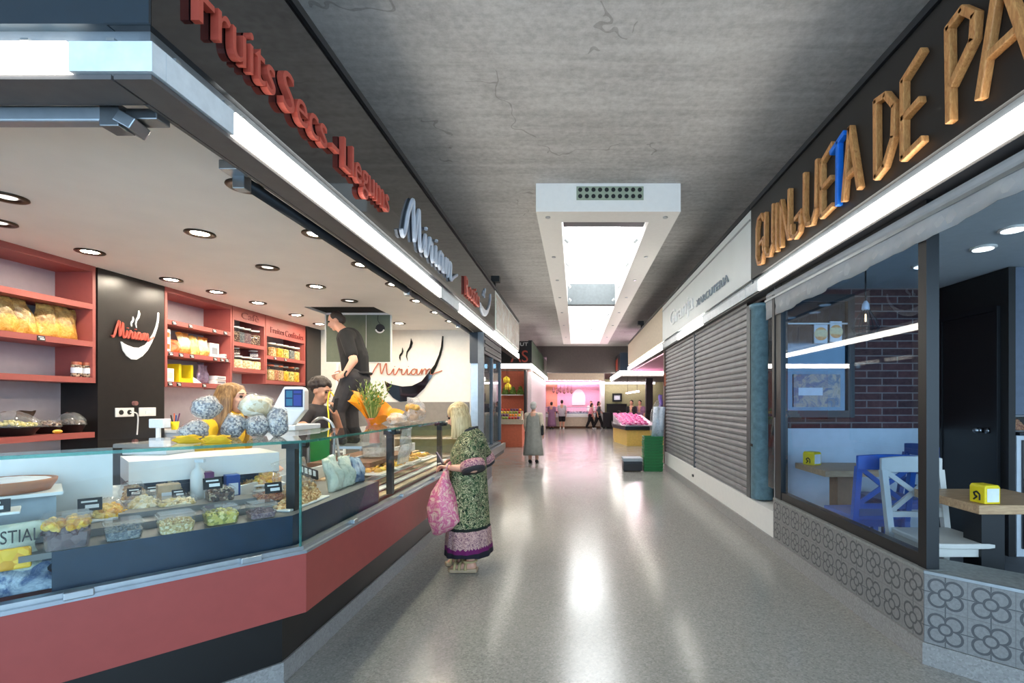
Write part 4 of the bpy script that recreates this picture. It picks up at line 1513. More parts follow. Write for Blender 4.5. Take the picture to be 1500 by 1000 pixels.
# tart on its shelf, plates, bags in the open bay
p = ch(1.06, .40, 1.143)
t = thing('tart', 'brown crusted tart with pale icing on the white shelf', 'tart', p)
MB().lathe([(.145, .0), (.165, .035), (.168, .05), (.155, .052), (.15, .040)], p, 32).build('crust', 'crust', t, True)
MB().lathe([(.152, .036), (.148, .046), (.10, .055), (.04, .056)], p, 28).jitter(.002, 3).build('icing', 'icing', t, True)
tag(cbox(1.0, 1.3, .04, .20, 1.095, 1.105).build('name_board', 'white_plastic', None, bevel=.003), 'white board under the price sign below the tart', 'board')
price_tag(ch(1.09, .06, 1.106), RZC, 'wide black price sign on the white board below the tart', .13, .05, 'price tags inside the corner case', -.3)
t = thing('snack_pouch', 'upright pale green pouch printed in dark capitals with a yellow window', 'snack bag', ch(1.10, .13, .86), RZC)
m = TR(ch(1.12, .13, .835), RZC, -.12)
pillow(.36, .10, .205, 5, m=m).build('pouch', 'bag_green', t, True)
mb = MB()
mb.box(.02, .15, -.062, -.045, .03, .115, m).build('window', 'chips_yellow', t, bevel=.008)
xd = m.to_3x3() @ V(1, 0, 0)
lettering(MB(), 'STIAL', m @ V(.068, -.058, .135), xd, m.to_3x3() @ V(0, 0, 1), .105, .05, .016).build('lettering', 'hair_black', t)
o = pillow(.40, .11, .12, 8, m=TR(ch(1.10, .10, .766), RZC, -.35)).build('snack_pouch', 'bag_blue', None, True)
tag(o, 'bluish pouch lying under the pale green pouch', 'snack bag')

# ---- long case: bags, pastries
RZL = PI / 2
t = thing('nut_sack', 'clear sack of brown nuts with a black printed band', 'snack bag', (-1.72, 3.12, .92), RZL)
m = TR((-1.74, 3.08, .921), RZL, -.25)
heap(V(-1.73, 3.08, .922), .09, .17, .15, 170, .017, 14).build('nuts', 'nuts_tan', t, True)
pillow(.38, .20, .26, 14, m=m).build('sack', 'film', t, True)
b = MB().box(-.15, .10, -.085, -.070, .125, .19, m @ Matrix.Rotation(.35, 4, 'Y')).build('printed_band', 'ink', t, bevel=.006)
mb = MB()
for k in range(4):
    mb.box(-.10 + .045 * k, -.075 + .045 * k, -.088, -.085, .14, .175, m @ Matrix.Rotation(.35, 4, 'Y'))
mb.build('print', 'chalk', b)
for k, (y, h, mt, lab) in enumerate(((3.42, .24, 'bag_green', 'pale printed bag beside the sack of brown nuts'), (3.60, .22, 'bag_green', 'pale printed bag behind the first pale bag'), (3.76, .19, 'bag_blue', 'bluish printed bag at the wooden divider'))):
    o = pillow(.2, .11, h, 31 + k, m=TR((-1.66, y, .921), RZL, -.2, .1 * (k - 1))).build('snack_bag', mt, None, True)
    tag(o, lab, 'snack bag')
mound('low tray of brown nuts at the foot of the black post', 455, 738, 60, .05, 'nuts_tan', z=.921, r=.014, n=80, kx=.55, rz=RZL, ry=.07)
k = 0
for y in (4.35, 4.75, 5.15, 5.55):
    tr = thing('pastry_tray', 'thin tray of pastries, %s along the slatted deck' % NTH[k], 'tray', (-1.80, y, .90), 0, 'pastry trays on the slatted deck')
    MB().box(-1.94, -1.66, y - .15, y + .15, .905, .915).build('tray', 'white_plastic', tr)
    rr = random.Random(k)
    for i in range(3):
        for j in range(3):
            q = MB()
            c = V(-1.89 + i * .09, y - .09 + j * .09, .932)
            q.tube([c + V(-.028, -.02, 0), c + V(-.012, -.004, .008), c + V(.012, .004, .008), c + V(.028, .02, 0)], [.008, .019, .019, .008], 8)
            q.build('pastry', 'pastry' if (i + j + k) % 3 else 'dried_yellow', tr, True)
    k += 1

# ---- on top of the glass
def sack(w, t_, h, seed, m):
    """plump tied bag: rounded body with crumples and a short gathered end"""
    r = random.Random(seed)
    p = [r.uniform(0, 6) for _ in range(5)]
    mb = MB().ball((0, 0, 0), 1.0, None, 26, 18)
    for v in mb.bm.verts:
        n = v.co.copy()
        k = 1 + .05 * math.sin(5 * n.x + p[0] + 4 * n.z) + .05 * math.sin(6 * n.y + 5 * n.z + p[1]) + .03 * math.sin(11 * n.x + 9 * n.y + p[2])
        bx_ = lambda q: math.copysign(abs(q) ** .75, q)
        v.co = m @ V(bx_(n.x) * k * w / 2, bx_(n.y) * k * t_ / 2, h / 2 + bx_(n.z) * k * h / 2)
    return mb


spots = [(289, 646, 0, .125, .10, .09, 'sunflower', -.5, 'seed bag lying at the near end of the row on the glass top'),
         (334, 642, 0, .105, .13, .09, 'sunflower', .35, 'seed bag standing third from the near end, on the glass'),
         (311, 640, .115, .135, .125, .09, 'sunflower', -.55, 'seed bag lying on top of the two nearest bags'),
         (374, 641, 0, .11, .12, .09, 'sunflower', .1, 'seed bag under the popcorn filled one'),
         (405, 640, 0, .105, .17, .08, 'sunflower', .05, 'tall seed bag at the far end beside the scale'),
         (372, 640, .115, .16, .125, .11, 'popcorn', .15, 'popcorn bag lying on top of the seed bags')]
for k, (px, py, dz, w, h, th, mt, ry, lab) in enumerate(spots):
    p = onz(px, py, 1.328) + V(-.02, .04, dz)
    t = thing('seed_bag' if mt == 'sunflower' else 'popcorn_bag', lab, 'snack bag', p, RZC, 'bags on the glass top')
    m = TR(p + V(0, 0, .004), RZC, -.1, ry)
    sack(w, th * 1.15, h * .98, 50 + k, m).build('seeds' if mt == 'sunflower' else 'popcorn', mt, t, True)
    sack(w * 1.05, th * 1.22, h * 1.05, 50 + k, m).build('film_wrap', 'film', t, True)
for k, px in enumerate((276, 318)):
    p = onz(px, 648, 1.328)
    o = pillow(.11, .05, .05, 70 + k, m=TR(p, RZC, -.9)).build('yellow_packet', 'yellow_cloth', None, True)
    tag(o, 'yellow packet under the seed bags, ' + ('at the near end' if k == 0 else 'in the middle'), 'packet')
# scale with screen
p = at(414, 631, 3.55)
t = thing('shop_scale', 'white shop scale with a tilted blue screen on the glass counter', 'scale', (p.x, p.y, 1.328), 0)
def sp(px, py, d=0):
    return at(px, py, 3.55 + d)


body = [sp(386, 632), sp(402, 592), sp(416, 566), sp(441, 566), sp(446, 571), sp(446, 600), sp(424, 628), sp(404, 638)]
MB().ext(body, (-.05, .15, 0)).build('housing', 'scale_white', t, bevel=.01)
scn = MB().ext([sp(417, 570, -.006), sp(443, 570, -.006), sp(443, 596, -.006), sp(417, 596, -.006)], (0, .008, 0)).build('screen', 'screen', t)
for a_, b_, c_, d_, m_ in ((419, 572, 428, 582, 'screen_cyan'), (430, 572, 441, 576, 'screen_tile'), (419, 584, 428, 594, 'screen_cyan'), (430, 578, 441, 594, 'screen_tile')):
    MB().ext([sp(a_, b_, -.008), sp(c_, b_, -.008), sp(c_, d_, -.008), sp(a_, d_, -.008)], (0, .003, 0)).build('screen_tile', m_, scn)
MB().box(p.x - .17, p.x + .12, 3.50, 3.85, 1.328, 1.365).build('weighing_plate', 'scale_white', t, bevel=.006)
# second scale platform near the pillar
p = at(225, 650, 3.15)
t = thing('platform_scale', 'flat white weighing platform with a short display post behind the glass counter', 'scale', (p.x, p.y, 1.20))
MB().box(p.x - .17, p.x + .17, 3.05, 3.33, 1.245, 1.272).build('plate', 'scale_white', t, bevel=.006)
MB().box(p.x - .14, p.x + .14, 3.08, 3.30, 1.2005, 1.244).build('base', 'scale_white', t, bevel=.006)
MB().cyl((p.x - .08, 3.28, 1.272), (p.x - .08, 3.28, 1.36), .014, 12).build('post', 'scale_white', t)
MB().box(p.x - .12, p.x - .02, 3.25, 3.31, 1.36, 1.42).build('display', 'opal', t, bevel=.005)
# bottles and boxes behind the case
for k, (u, v, w, h, mt, lab) in enumerate(((.30, .72, .09, .19, 'purple_box', 'purple carton standing behind the display deck'), (.46, .72, .10, .14, 'kraft', 'brown carton standing behind the display deck'),
                                           (.16, .72, .07, .16, 'blue_plastic', 'blue carton standing behind the purple carton'))):
    t = thing('carton', lab, 'carton', ch(u, v, .93))
    cbox(u - w / 2, u + w / 2, v - .04, v + .04, .901, .93 + h).build('box', mt, t, bevel=.003)
    cbox(u - w * .35, u + w * .35, v - .042, v - .0405, .97, .93 + h * .7).build('print', 'paper_white', t)
cbox(.0, .62, .63, .80, .88, .90).build('back_ledge', 'deck', CCASE)
t = thing('sanitiser_bottle', 'white pump bottle behind the purple carton', 'bottle', ch(.32, .9, 1.2))
p = ch(.33, .70, .901)
MB().lathe([(.035, 0), (.036, .2), (.03, .23), (.012, .25), (.012, .28)], p, 16).build('bottle_body', 'white_plastic', t, True)
MB().box(p.x - .012, p.x + .04, p.y - .01, p.y + .01, p.z + .28, p.z + .30).build('pump', 'opal', t)

# bouquet in a glass vase
vp = V(-1.93, 4.72, 1.0)
t = thing('glass_vase', 'tall clear glass vase behind the glass counter holding the bouquet', 'vase', vp)
MB().lathe([(.10, 0), (.115, .02), (.118, .30), (.112, .30), (.108, .02), (.02, .012)], vp, 24, False).build('glass_wall', 'plastic_clear', t, True)
MB().lathe([(.10, .013), (.106, .09), (.02, .092)], vp, 24).build('water', 'film_milky', t, True)
struct('trim_vase_ledge', MB().box(-2.35, -1.80, 4.3, 5.4, .96, .998), 'wood_brown')
bq = thing('bouquet', 'leafy bouquet wrapped in orange paper standing in the glass vase', 'bouquet', vp + V(0, 0, .16))
c0 = vp + V(.0, 0, .14)
NS = 48
rings = []
for f in (0, .25, .5, .75, 1.0):
    ring = []
    for k in range(NS):
        a = 2 * PI * k / NS
        ca, sa = math.cos(a), math.sin(a)
        fold = 1 + .16 * f * math.sin(7 * a + 1) + .08 * f * math.sin(12 * a)
        r = (.05 + (.11 + .07 * abs(ca) ** 1.5) * f ** 1.2) * fold
        zt = .36 + .11 * max(0, -ca) ** 2 - .09 * max(0, ca) - .10 * max(0, -sa) ** 2 + .07 * max(0, sa) + .03 * math.sin(5 * a)
        ring.append(c0 + V(r * ca, r * .75 * sa, .17 + (zt - .17) * f ** .8))
    rings.append(ring)
MB().loft(rings, False).build('paper_cone', 'orange_paper', bq, True)
mb = MB()
rg = [[c0 + V(r * (1 + .12 * math.sin(6 * a)) * math.cos(a), r * .8 * (1 + .12 * math.sin(5 * a + 1)) * math.sin(a), z) for a in [2 * PI * k / 30 for k in range(30)]] for z, r in ((0, .045), (.09, .04), (.15, .045), (.20, .062), (.24, .08))]
mb.loft(rg, False).build('stem_wrap', 'pink_paper', bq, True)
rr = random.Random(4)
mb, mb2 = MB(), MB()
for k in range(60):
    a, tl = rr.uniform(0, 2 * PI), rr.uniform(.0, .55)
    b_ = c0 + V(.02 * math.cos(a) - .02, .02 * math.sin(a), .22)
    d = V(math.cos(a) * tl - .1, math.sin(a) * tl * .8, 1).normalized()
    L = rr.uniform(.26, .40)
    tip = b_ + d * L
    side = d.cross(V(rr.random(), rr.random(), rr.random())).normalized()
    q = mb if k % 2 else mb2
    q.tube([b_, b_ + d * L * .6], .003, 5)
    for s in range(6):
        f = .45 + .1 * s
        c = b_ + d * L * f
        sd = (side if s % 2 else -side) * .035 + d * .035
        w_ = sd.cross(V(.3, .5, .8)).normalized() * .008
        q.loft([[c, c + .001 * w_, c], [c + sd * .5 + w_, c + sd * .5 - w_, c + sd * .5 + d * .002], [c + sd, c + sd + w_ * .05, c + sd]])
mb.build('foliage', 'leaf', bq)
mb2.build('pale_foliage', 'leaf_pale', bq)
# plastic carrier bags with bread on the far end of the glass top
for k, (y, w, h, lab) in enumerate(((4.55, .26, .10, 'low crumpled clear bag beside the bouquet on the glass top'), (5.12, .38, .24, 'puffed clear bag of bread rolls at the far end of the glass top'))):
    t = thing('plastic_bag', lab, 'bag', (-1.66, y, 1.328))
    m = TR((-1.66, y, 1.332), RZL, -.1)
    rr = random.Random(k)
    for i in range(3 + 4 * k):
        c = m @ V(rr.uniform(-w * .33, w * .33), rr.uniform(-.03, .03), .04 + (h * .5) * rr.random() * k)
        MB().ball(c, (.045, .06, .036), (0, 0, rr.random() * 3)).build('bread_roll', 'pastry', t, True)
    pillow(w, .2, h, 80 + k, m=m).jitter(.004, k).build('film_wrap', 'film_milky', t, True)
t = thing('hanging_bag', 'limp clear plastic bag hanging inside the glass past the second post', 'bag', (-1.6, 4.65, 1.0))
pillow(.30, .10, .33, 88, m=TR((-1.62, 4.62, .965), RZL, .1)).jitter(.004, 9).build('film_wrap', 'film_milky', t, True)
# cabinet with shelves against the end wall
t = thing('back_cabinet', 'low cream shelf cabinet against the white end wall', 'cabinet', (-2.4, 8.3, 0))
for z in (.62, .92, 1.18):
    MB().box(-3.0, -1.95, 8.15, 8.6, z, z + .03).build('shelf', 'beige', t)
MB().box(-3.02, -3.0, 8.15, 8.6, .005, 1.21).build('side_panel', 'beige', t)
MB().box(-1.95, -1.93, 8.15, 8.6, .005, 1.21).build('side_panel', 'beige', t)
MB().box(-3.0, -1.95, 8.57, 8.599, .005, 1.18).build('back_board', 'olive', t)

# ================================================================== the dark unit past the red counter
t = thing('steel_counter', 'dark steel counter past the woman, at the end of the first stall block', 'counter', (-1.7, 8, 0))
MB().box(-1.84, -1.6, YE + .02, 9.4, .117, .52).build('kick_plate', 'grey_metal', t)
MB().prism([(-1.84, YE + .02), (-1.44, YE + .02), (-1.44, 9.9), (-1.84, 10.2)], .52, .70).build('front_panel', 'dark_metal', t)
MB().prism([(-1.46, YE + .02), (-1.41, YE + .02), (-1.41, 9.92), (-1.46, 9.92)], .60, .72).build('bumper', 'steel', t)
MB().prism([(-1.84, YE + .02), (-1.50, YE + .02), (-1.50, 9.9), (-1.84, 10.15)], .70, .74).build('worktop', 'steel', t)
t = thing('glazed_screen', 'glazed metal screen with a rolled shutter above the dark steel counter', 'glazed screen', (-1.6, 8.8, .74))
MB().box(-1.62, -1.58, 8.35, 10.2, .745, 2.35).build('pane', 'dark_glass', t)
for y in (8.30, 9.2, 10.2):
    MB().box(-1.65, -1.55, y, y + .06, .742, 2.72).build('mullion', 'grey_metal', t)
mb = MB()
for k in range(6):
    mb.box(-1.66, -1.55 + .012 * (k % 2), 8.37, 10.2, 2.36 + .06 * k, 2.41 + .06 * k)
mb.build('shutter_slat', 'dark_metal', t)
MB().box(-1.86, -1.66, 8.62, 8.70, .002, 2.72).build('end_post', 'white_paint', t)
MB().box(-1.80, -1.66, 8.45, 8.50, 1.0, 2.72).build('mirror_strip', 'alu', t)
MB().box(-1.80, -1.60, 8.36, 8.6, 2.2, 2.72).build('shutter_head', 'dark_metal', t)
for z in (1.15, 1.55, 1.95):
    MB().box(-2.3, -1.75, 8.9, 10.1, z, z + .025).build('shelf', 'steel', t)
struct('wall_side_stall', MB().box(-2.6, -2.5, 8.82, 10.2, 0, SZ), 'grey_metal')
# ================================================================== corner bar on the right
mb = MB()
mb.box(2.03, 2.25, 2.876, 11.3, 0, .128)
D45 = V(1, -1, 0).normalized()
N45 = V(-1, -1, 0).normalized()
a, b = V(2.03, 2.876, 0), V(2.03, 2.876, 0) + D45 * 1.6
mb.prism([a, b, b - N45 * .22, a - N45 * .0 + V(.22, 0, 0)], 0, .128)
struct('baseboard_right', mb, 'terrazzo_plinth')
# dwarf wall of flower tiles: the aisle side and the angled side (each lies along its own local x axis)
def local_wall(name, org, rz, L, th, z0, z1, mt, label, cap_mt):
    t = thing(name, label, 'low wall', org, rz)
    q = MB().box(0, L, 0, th, 0, z1 - z0)
    me_o = q.build('tile_face', mt)
    me_o.parent = t
    c = MB().box(-.004, L, -.004, th, z1 - z0, z1 - z0 + .018).build('cap', cap_mt)
    c.parent = t
    return t


# aisle side: starts at the corner and runs away (+y); local x = +y means rotation 90 deg, thickness towards -x local y => flip with z offset
t = thing('tiled_wall', 'low wall of grey flower tiles under the bar window along the aisle', 'low wall', (2.04, 5.07, .13), -PI / 2)
o = MB().box(0, 2.19, 0, .14, 0, .40).build('tile_face', 'panot'); o.parent = t
o = MB().box(-.0, 2.194, -.004, .14, .401, .418).build('cap', 'stone_cap'); o.parent = t
t = thing('tiled_wall', 'bluish lit angled low wall of grey flower tiles at the bar corner', 'low wall', (2.04, 2.876, .13), -PI / 4)
o = MB().box(.0, 1.6, 0.0, .16, 0, .40).build('tile_face', 'panot'); o.parent = t
o = MB().box(.0, 1.6, -.004, .01, .401, .418).build('cap_edge', 'alu'); o.parent = t
o = MB().box(.0, 1.6, .0105, .34, .401, .416).build('cap', 'stone_cap'); o.parent = t

# window between the two posts
t = thing('bar_window', 'black framed fixed window of the corner bar along the aisle', 'window', (2.08, 4, .55))
MB().box(2.06, 2.135, 2.885, 2.955, .55, 2.72).build('corner_post', 'black_frame', t)
MB().box(2.06, 2.13, 4.93, 5.07, .15, 2.72).build('far_post', 'black_frame', t)
MB().box(2.065, 2.13, 2.956, 4.929, .55, .625).build('sill_bar', 'black_frame', t)
MB().box(2.065, 2.13, 2.956, 4.929, 2.64, 2.72).build('head_bar', 'black_frame', t)
MB().box(2.085, 2.095, 2.957, 4.928, .626, 2.639).build('pane', 'cafe_glass', t)
MB().box(2.085, 2.095, 5.10, 5.32, .62, 2.7).build('side_pane', 'dark_glass', t)
MB().box(2.06, 2.12, 5.08, 5.098, .15, 2.72).build('mullion', 'alu_blue', t)

# awning valance
t = thing('awning', 'rolled grey fabric awning with a hanging valance above the bar window', 'awning', (2.06, 3.6, 2.5))
rr = random.Random(3)
top, bot = [], []
n = 60
for k in range(n + 1):
    y = 5.32 - (5.32 - .9) * k / n
    zb = 2.415 + (5.32 - y) / 2.64 * .079
    w_ = .012 * math.sin(k * .9) + .008 * math.sin(k * 2.3 + 1)
    top.append(V(2.055 + w_ * .2, y, 2.615))
    bot.append(V(2.055 + w_, y, zb + .006 * math.sin(k * .7)))
mb = MB().loft([top, [(p * .5 + q * .5) + V(.006, 0, 0) for p, q in zip(top, bot)], bot, [p + V(.006, 0, 0) for p in bot], [p + V(.006, 0, 0) for p in top]], False, False)
mb.build('valance', 'fabric_awning', t, True)
MB().box(2.05, 2.20, .9, 5.32, 2.618, 2.70).build('roll', 'fabric_awning', t, bevel=.03)
MB().box(2.046, 2.056, .9, 5.32, 2.606, 2.628).build('front_bar', 'alu', t)
struct('trim_soffit_right', MB().box(2.14, 2.16, .2, 11.3, 2.70, 2.92), 'soffit')

# column and shutters
t = thing('column', 'blue grey galvanised steel column between the bar window and the shutters', 'column', (2.15, 5.72, .42))
MB().lathe([(.125, .42), (.125, 2.62), (.14, 2.62), (.142, 2.66), (.125, 2.665)], (2.165, 5.70, 0), 28).build('shaft', 'galv', t, True)
MB().box(2.06, 2.12, 5.80, 5.92, .40, 2.68).build('guide_rail', 'grey_metal', t)
MB().box(2.036, 2.04, 5.66, 5.74, 1.02, 1.05).build('small_plate', 'ink', t)
struct('baseboard_white_ledge', MB().box(2.045, 2.30, 5.08, 11.3, .129, .40), 'white_paint')
for k, (y0, y1, lab) in enumerate(((5.925, 8.50, 'closed grey roller shutter beside the galvanised column'), (8.58, 11.25, 'closed grey roller shutter at the far end, past the middle guide'))):
    t = thing('roller_shutter', lab, 'roller shutter', (2.08, (y0 + y1) / 2, .33))
    prof = []
    z = .34
    pitch = .078
    while z < 2.70:
        prof += [(2.085, z), (2.068, z + .012), (2.064, z + .036), (2.070, z + .062), (2.086, z + .070)]
        z += pitch
    MB().loft([[V(x, y0, zz) for x, zz in prof], [V(x, y1, zz) for x, zz in prof]], False, False).build('slat_curtain', 'shutter', t)
    MB().box(2.06, 2.10, y0, y1, .30, .345).build('bottom_bar', 'grey_metal', t)
t = thing('shutter_guide', 'slim dark guide post between the two shutters', 'guide post', (2.07, 8.54, .3))
MB().box(2.055, 2.12, 8.505, 8.575, .28, 2.72).build('post', 'grey_metal', t)
MB().box(2.03, 2.10, 8.50, 8.58, .24, .28).build('foot', 'dark_metal', t)
t = thing('shutter_guide', 'brownish guide post at the end of the shutters by the green crates', 'guide post', (2.07, 11.28, .3))
MB().box(2.03, 2.14, 11.255, 11.34, .13, 2.72).build('post', mat('guide_brown', rgb(120, 96, 88), .5, .4), t)
MB().box(2.03, 2.10, 11.25, 11.34, 1.9, 2.2).build('cover', 'copper', t)
struct('wall_behind_shutters', MB().box(2.20, 2.28, 6.45, 11.3, .40, 2.92), 'grey_metal')

# interior
CFZ = .18
YB = 5.13
struct('floor_bar', MB().prism([(2.19, 2.95), (3.2, 1.94), (9, 1.94), (9, YB - .011), (2.19, YB - .011)], .001, CFZ), 'cafe_floor')
struct('ceiling_bar', MB().box(2.165, 9, .2, YB + .12, 2.72, 2.75), 'cafe_ceil')
struct('wall_brick', MB().box(2.14, 7, YB, YB + .12, 1.26, 2.719), 'brick_wall')
struct('wall_wainscot', MB().box(2.14, 7, YB - .01, YB + .12, CFZ, 1.258), 'cafe_white')
struct('wall_bar_side', MB().box(8.0, 8.2, 1.95, YB, CFZ, 2.719), 'cafe_white')
# dark mirror on the brick wall, its reflections modelled as flat prints on the glass
def pb(px, py, Y=YB - .02):
    return at(px, py, Y)


def frame(t, p0, p1, wd, y0, y1, mt, name='frame'):
    x0, x1, z0, z1 = p0.x, p1.x, p1.z, p0.z
    mb = MB().box(x0, x0 + wd, y0, y1, z0, z1).box(x1 - wd, x1, y0, y1, z0, z1)
    mb.box(x0 + wd, x1 - wd, y0, y1, z1 - wd, z1).box(x0 + wd, x1 - wd, y0, y1, z0, z0 + wd)
    return mb.build(name, mt, t)


t = thing('mirror', 'large dark mirror in a black frame on the brick wall of the bar', 'mirror', (3.0, YB, 1.34))
p0, p1 = pb(1132, 432), pb(1249, 611)
frame(t, p0, p1, .07, YB - .06, YB - .001, 'black_frame')
MB().box(p0.x + .07, p1.x - .07, YB - .03, YB - .002, p1.z + .07, p0.z - .07).build('mirror_glass', mat('mirror_dark', rgb(60, 72, 82), .05, .9), t)
MB().box(p0.x + .07, p1.x - .075, YB - .062, YB - .05, p0.z - .31, p0.z - .295).build('glass_rail', 'alu', t)
t = thing('poster', 'colourful poster reflection modelled as a sheet on the dark mirror', 'poster', pb(1196, 596))
a, b = pb(1161, 548), pb(1229, 596)
MB().box(a.x, b.x, YB - .045, YB - .032, b.z, a.z).build('sheet', 'reflected_print', t)
MB().box(a.x + .05, a.x + .3, YB - .047, YB - .0455, a.z - .22, a.z - .14).build('heading', 'paper_white', t)
for k, (x0, x1, lab) in enumerate(((1191, 1210, 'first small reflected picture with an orange disc, modelled on the dark mirror'), (1214, 1231, 'second small reflected picture with an orange disc, modelled on the dark mirror'))):
    t = thing('picture', lab, 'picture', pb((x0 + x1) / 2, 500))
    a, b = pb(x0, 476 - 5 * k), pb(x1, 503 - 2 * k)
    MB().box(a.x, b.x, YB - .05, YB - .032, b.z, a.z).build('board', 'paper_white', t)
    c = (a + b) / 2
    MB().cyl((c.x, YB - .05, c.z), (c.x, YB - .054, c.z), .068, 24).build('disc', 'bag_cream', t)
# pendant lamp
p = at(1268, 471, 3.9)
t = thing('pendant_lamp', 'pendant lamp with a dark wire cage hanging in the bar', 'pendant lamp', p)
MB().cyl((p.x, p.y, 2.719), (p.x, p.y, p.z + .165), .006, 8).build('cord', 'ink', t)
MB().lathe([(.010, .165), (.025, .14), (.03, .10), (.025, .09)], p, 18).build('socket_cap', 'silver_letter', t, True)
mb = MB()
for k in range(8):
    a = 2 * PI * k / 8
    d = V(math.cos(a), math.sin(a), 0)
    mb.tube([p + d * .028 + V(0, 0, .09), p + d * .075 + V(0, 0, .015), p + d * .098 + V(0, 0, -.05), p + d * .075 + V(0, 0, -.10)], .003, 5)
for r, z in ((.098, -.05), (.075, -.10)):
    mb.tube([p + V(r * math.cos(a), r * math.sin(a), z) for a in [2 * PI * k / 24 for k in range(25)]], .003, 5)
mb.build('wire_cage', 'dark_metal', t)
MB().lathe([(.012, .088), (.025, .045), (.03, .0), (.02, -.025), (.004, -.035)], p, 16).build('bulb', 'jar_glass', t, True)
MB().cyl(p + V(0, 0, .06), p + V(0, 0, -.0), .006, 8).build('filament', 'filament', t)
for k, (px, py) in enumerate(((1484, 334), (1352, 388), (1440, 362))):
    Y = F * (2.72 - CH) / (VY - py)
    q = at(px, py, Y)
    t = thing('ceiling_light', 'round flush ceiling light in the bar, ' + ('nearest the front' if k == 0 else 'behind the corner post' if k == 1 else 'above the black door'), 'ceiling light', (q.x, q.y, 2.715))
    MB().lathe([(.085, 2.719), (.087, 2.71), (.07, 2.705)], (q.x, q.y, 0), 24).build('rim', 'white_paint', t, True)
    MB().cyl((q.x, q.y, 2.704), (q.x, q.y, 2.700), .066, 24).build('diffuser', 'lamp_cool', t)
# black volume with door, grey block
struct('wall_black', MB().box(3.79, 3.85, 4.30, YB - .011, CFZ, 2.715), 'black_matte')
struct('wall_grey', MB().box(3.851, 7.9, 4.30, 4.36, 1.42, 2.715), 'grey_blue')
struct('wall_grey_low', MB().box(3.851, 7.9, 5.0, 5.06, CFZ, 1.419), 'black_matte')
t = thing('door_1', 'x', 'door', (3.78, 4.75, CFZ))
del t['label'], t['category']
t['kind'] = 'structure'
MB().box(3.765, 3.789, 4.42, 5.04, CFZ + .002, 2.35).build('leaf', mat('door_black', rgb(15, 15, 17), .35), t)
mb = MB().box(3.755, 3.789, 4.38, 4.419, CFZ + .002, 2.39).box(3.755, 3.789, 5.041, 5.08, CFZ + .002, 2.39).box(3.755, 3.789, 4.42, 5.04, 2.351, 2.39)
mb.build('door_frame', 'black_frame', t)
hd = MB().cyl((3.764, 4.55, 1.27), (3.72, 4.55, 1.27), .024, 16).ball((3.71, 4.55, 1.27), .028).build('door_handle', 'steel', t, True)
MB().cyl((3.764, 4.49, 1.27), (3.75, 4.49, 1.27), .026, 16).build('lock_rose', 'steel', t, True)
# serving counter with a food case
t = thing('bar_counter', 'white serving counter at the right edge of the bar', 'counter', (4.8, 4.5, CFZ))
MB().box(3.86, 6, 4.30, 4.9, CFZ + .001, 1.24).build('cabinet', 'cafe_white', t)
MB().box(3.90, 6, 4.285, 4.299, .25, 1.2).build('front_panel', 'black_gloss', t)
MB().box(3.86, 6, 4.27, 4.92, 1.241, 1.265).build('worktop', 'dark_metal', t)
t = thing('food_case', 'small glass food case on the white serving counter', 'display case', (4.7, 4.6, 1.266))
MB().box(3.88, 5.6, 4.40, 4.88, 1.267, 1.275).build('base', 'steel', t)
MB().box(3.89, 5.6, 4.41, 4.418, 1.276, 1.40).build('front_glass', 'clear_glass', t)
MB().box(3.88, 5.6, 4.40, 4.88, 1.401, 1.413).build('top', 'steel', t)
MB().box(3.88, 3.89, 4.41, 4.88, 1.276, 1.40).build('side_glass', 'clear_glass', t)
heap(V(4.04, 4.60, 1.276), .13, .12, .10, 60, .03, 7).build('food', 'rust_grain', thing('food_tray', 'heap of browned food inside the glass food case', 'food', (4.04, 4.60, 1.276)))

# tables
def table(x0, x1, y0, y1, z, leg, leg_mt, lab, leg_w=.145):
    t = thing('bar_table', lab, 'table', ((x0 + x1) / 2, (y0 + y1) / 2, CFZ))
    MB().box(x0, x1, y0, y1, z - .055, z).build('tabletop', 'table_wood', t, bevel=.004)
    a, b = leg
    MB().box(a - leg_w / 2, a + leg_w / 2, b - leg_w / 2, b + leg_w / 2, CFZ + .012, z - .056).build('leg', leg_mt, t)
    MB().box(a - .22, a + .22, b - .22, b + .22, CFZ + .0005, CFZ + .011).build('base', leg_mt, t)
    return t


TZ = .92
table(2.39, 3.02, 2.91, 3.47, TZ, (2.615, 3.15), 'black_frame', 'wooden bar table on a black post nearest the front')
table(2.22, 2.82, 4.37, 4.97, TZ, (2.46, 4.55), 'wood_brown', 'wooden bar table near the wainscot with a brown post')


def napkin(p, rz, lab, s=1.0):
    t = thing('napkin_box', lab, 'napkin dispenser', p, rz)
    m = TR(p, rz)
    w, d, h = .062 * s, .062 * s, .135 * s
    mb = MB().ext([m @ V(x, -d, z) for x, z in ((-w, .001), (w, .001), (w, h * .86), (w * .8, h), (-w * .8, h), (-w, h * .86))], m.to_3x3() @ V(0, 2 * d, 0))
    mb.build('carton', 'yellow_box', t, bevel=.006)
    MB().box(-w * .72, w * .78, -d - .002, -d - .0005, h * .12, h * .82, m).build('napkin_window', 'paper_white', t)
    mb = MB()
    a = [m @ V(-w - .0015, y, z) for y, z in ((-.02, .02), (-.02, .055), (.0, .07), (.02, .06), (.012, .045), (-.002, .04), (.02, .02))]
    for q, r in zip(a, a[1:]):
        mb.tube([q, r], .005, 6)
    mb.build('letter_print', 'ink', t)


napkin(at(1432, 741, 3.42) + V(.005, .06, 0) if False else V(2.485, 2.985, TZ + .001), .10, 'yellow napkin box on the wooden table nearest the front', .84)
napkin(V(2.31, 4.80, TZ + .001), .5, 'yellow napkin box on the wooden table near the wainscot', .95)


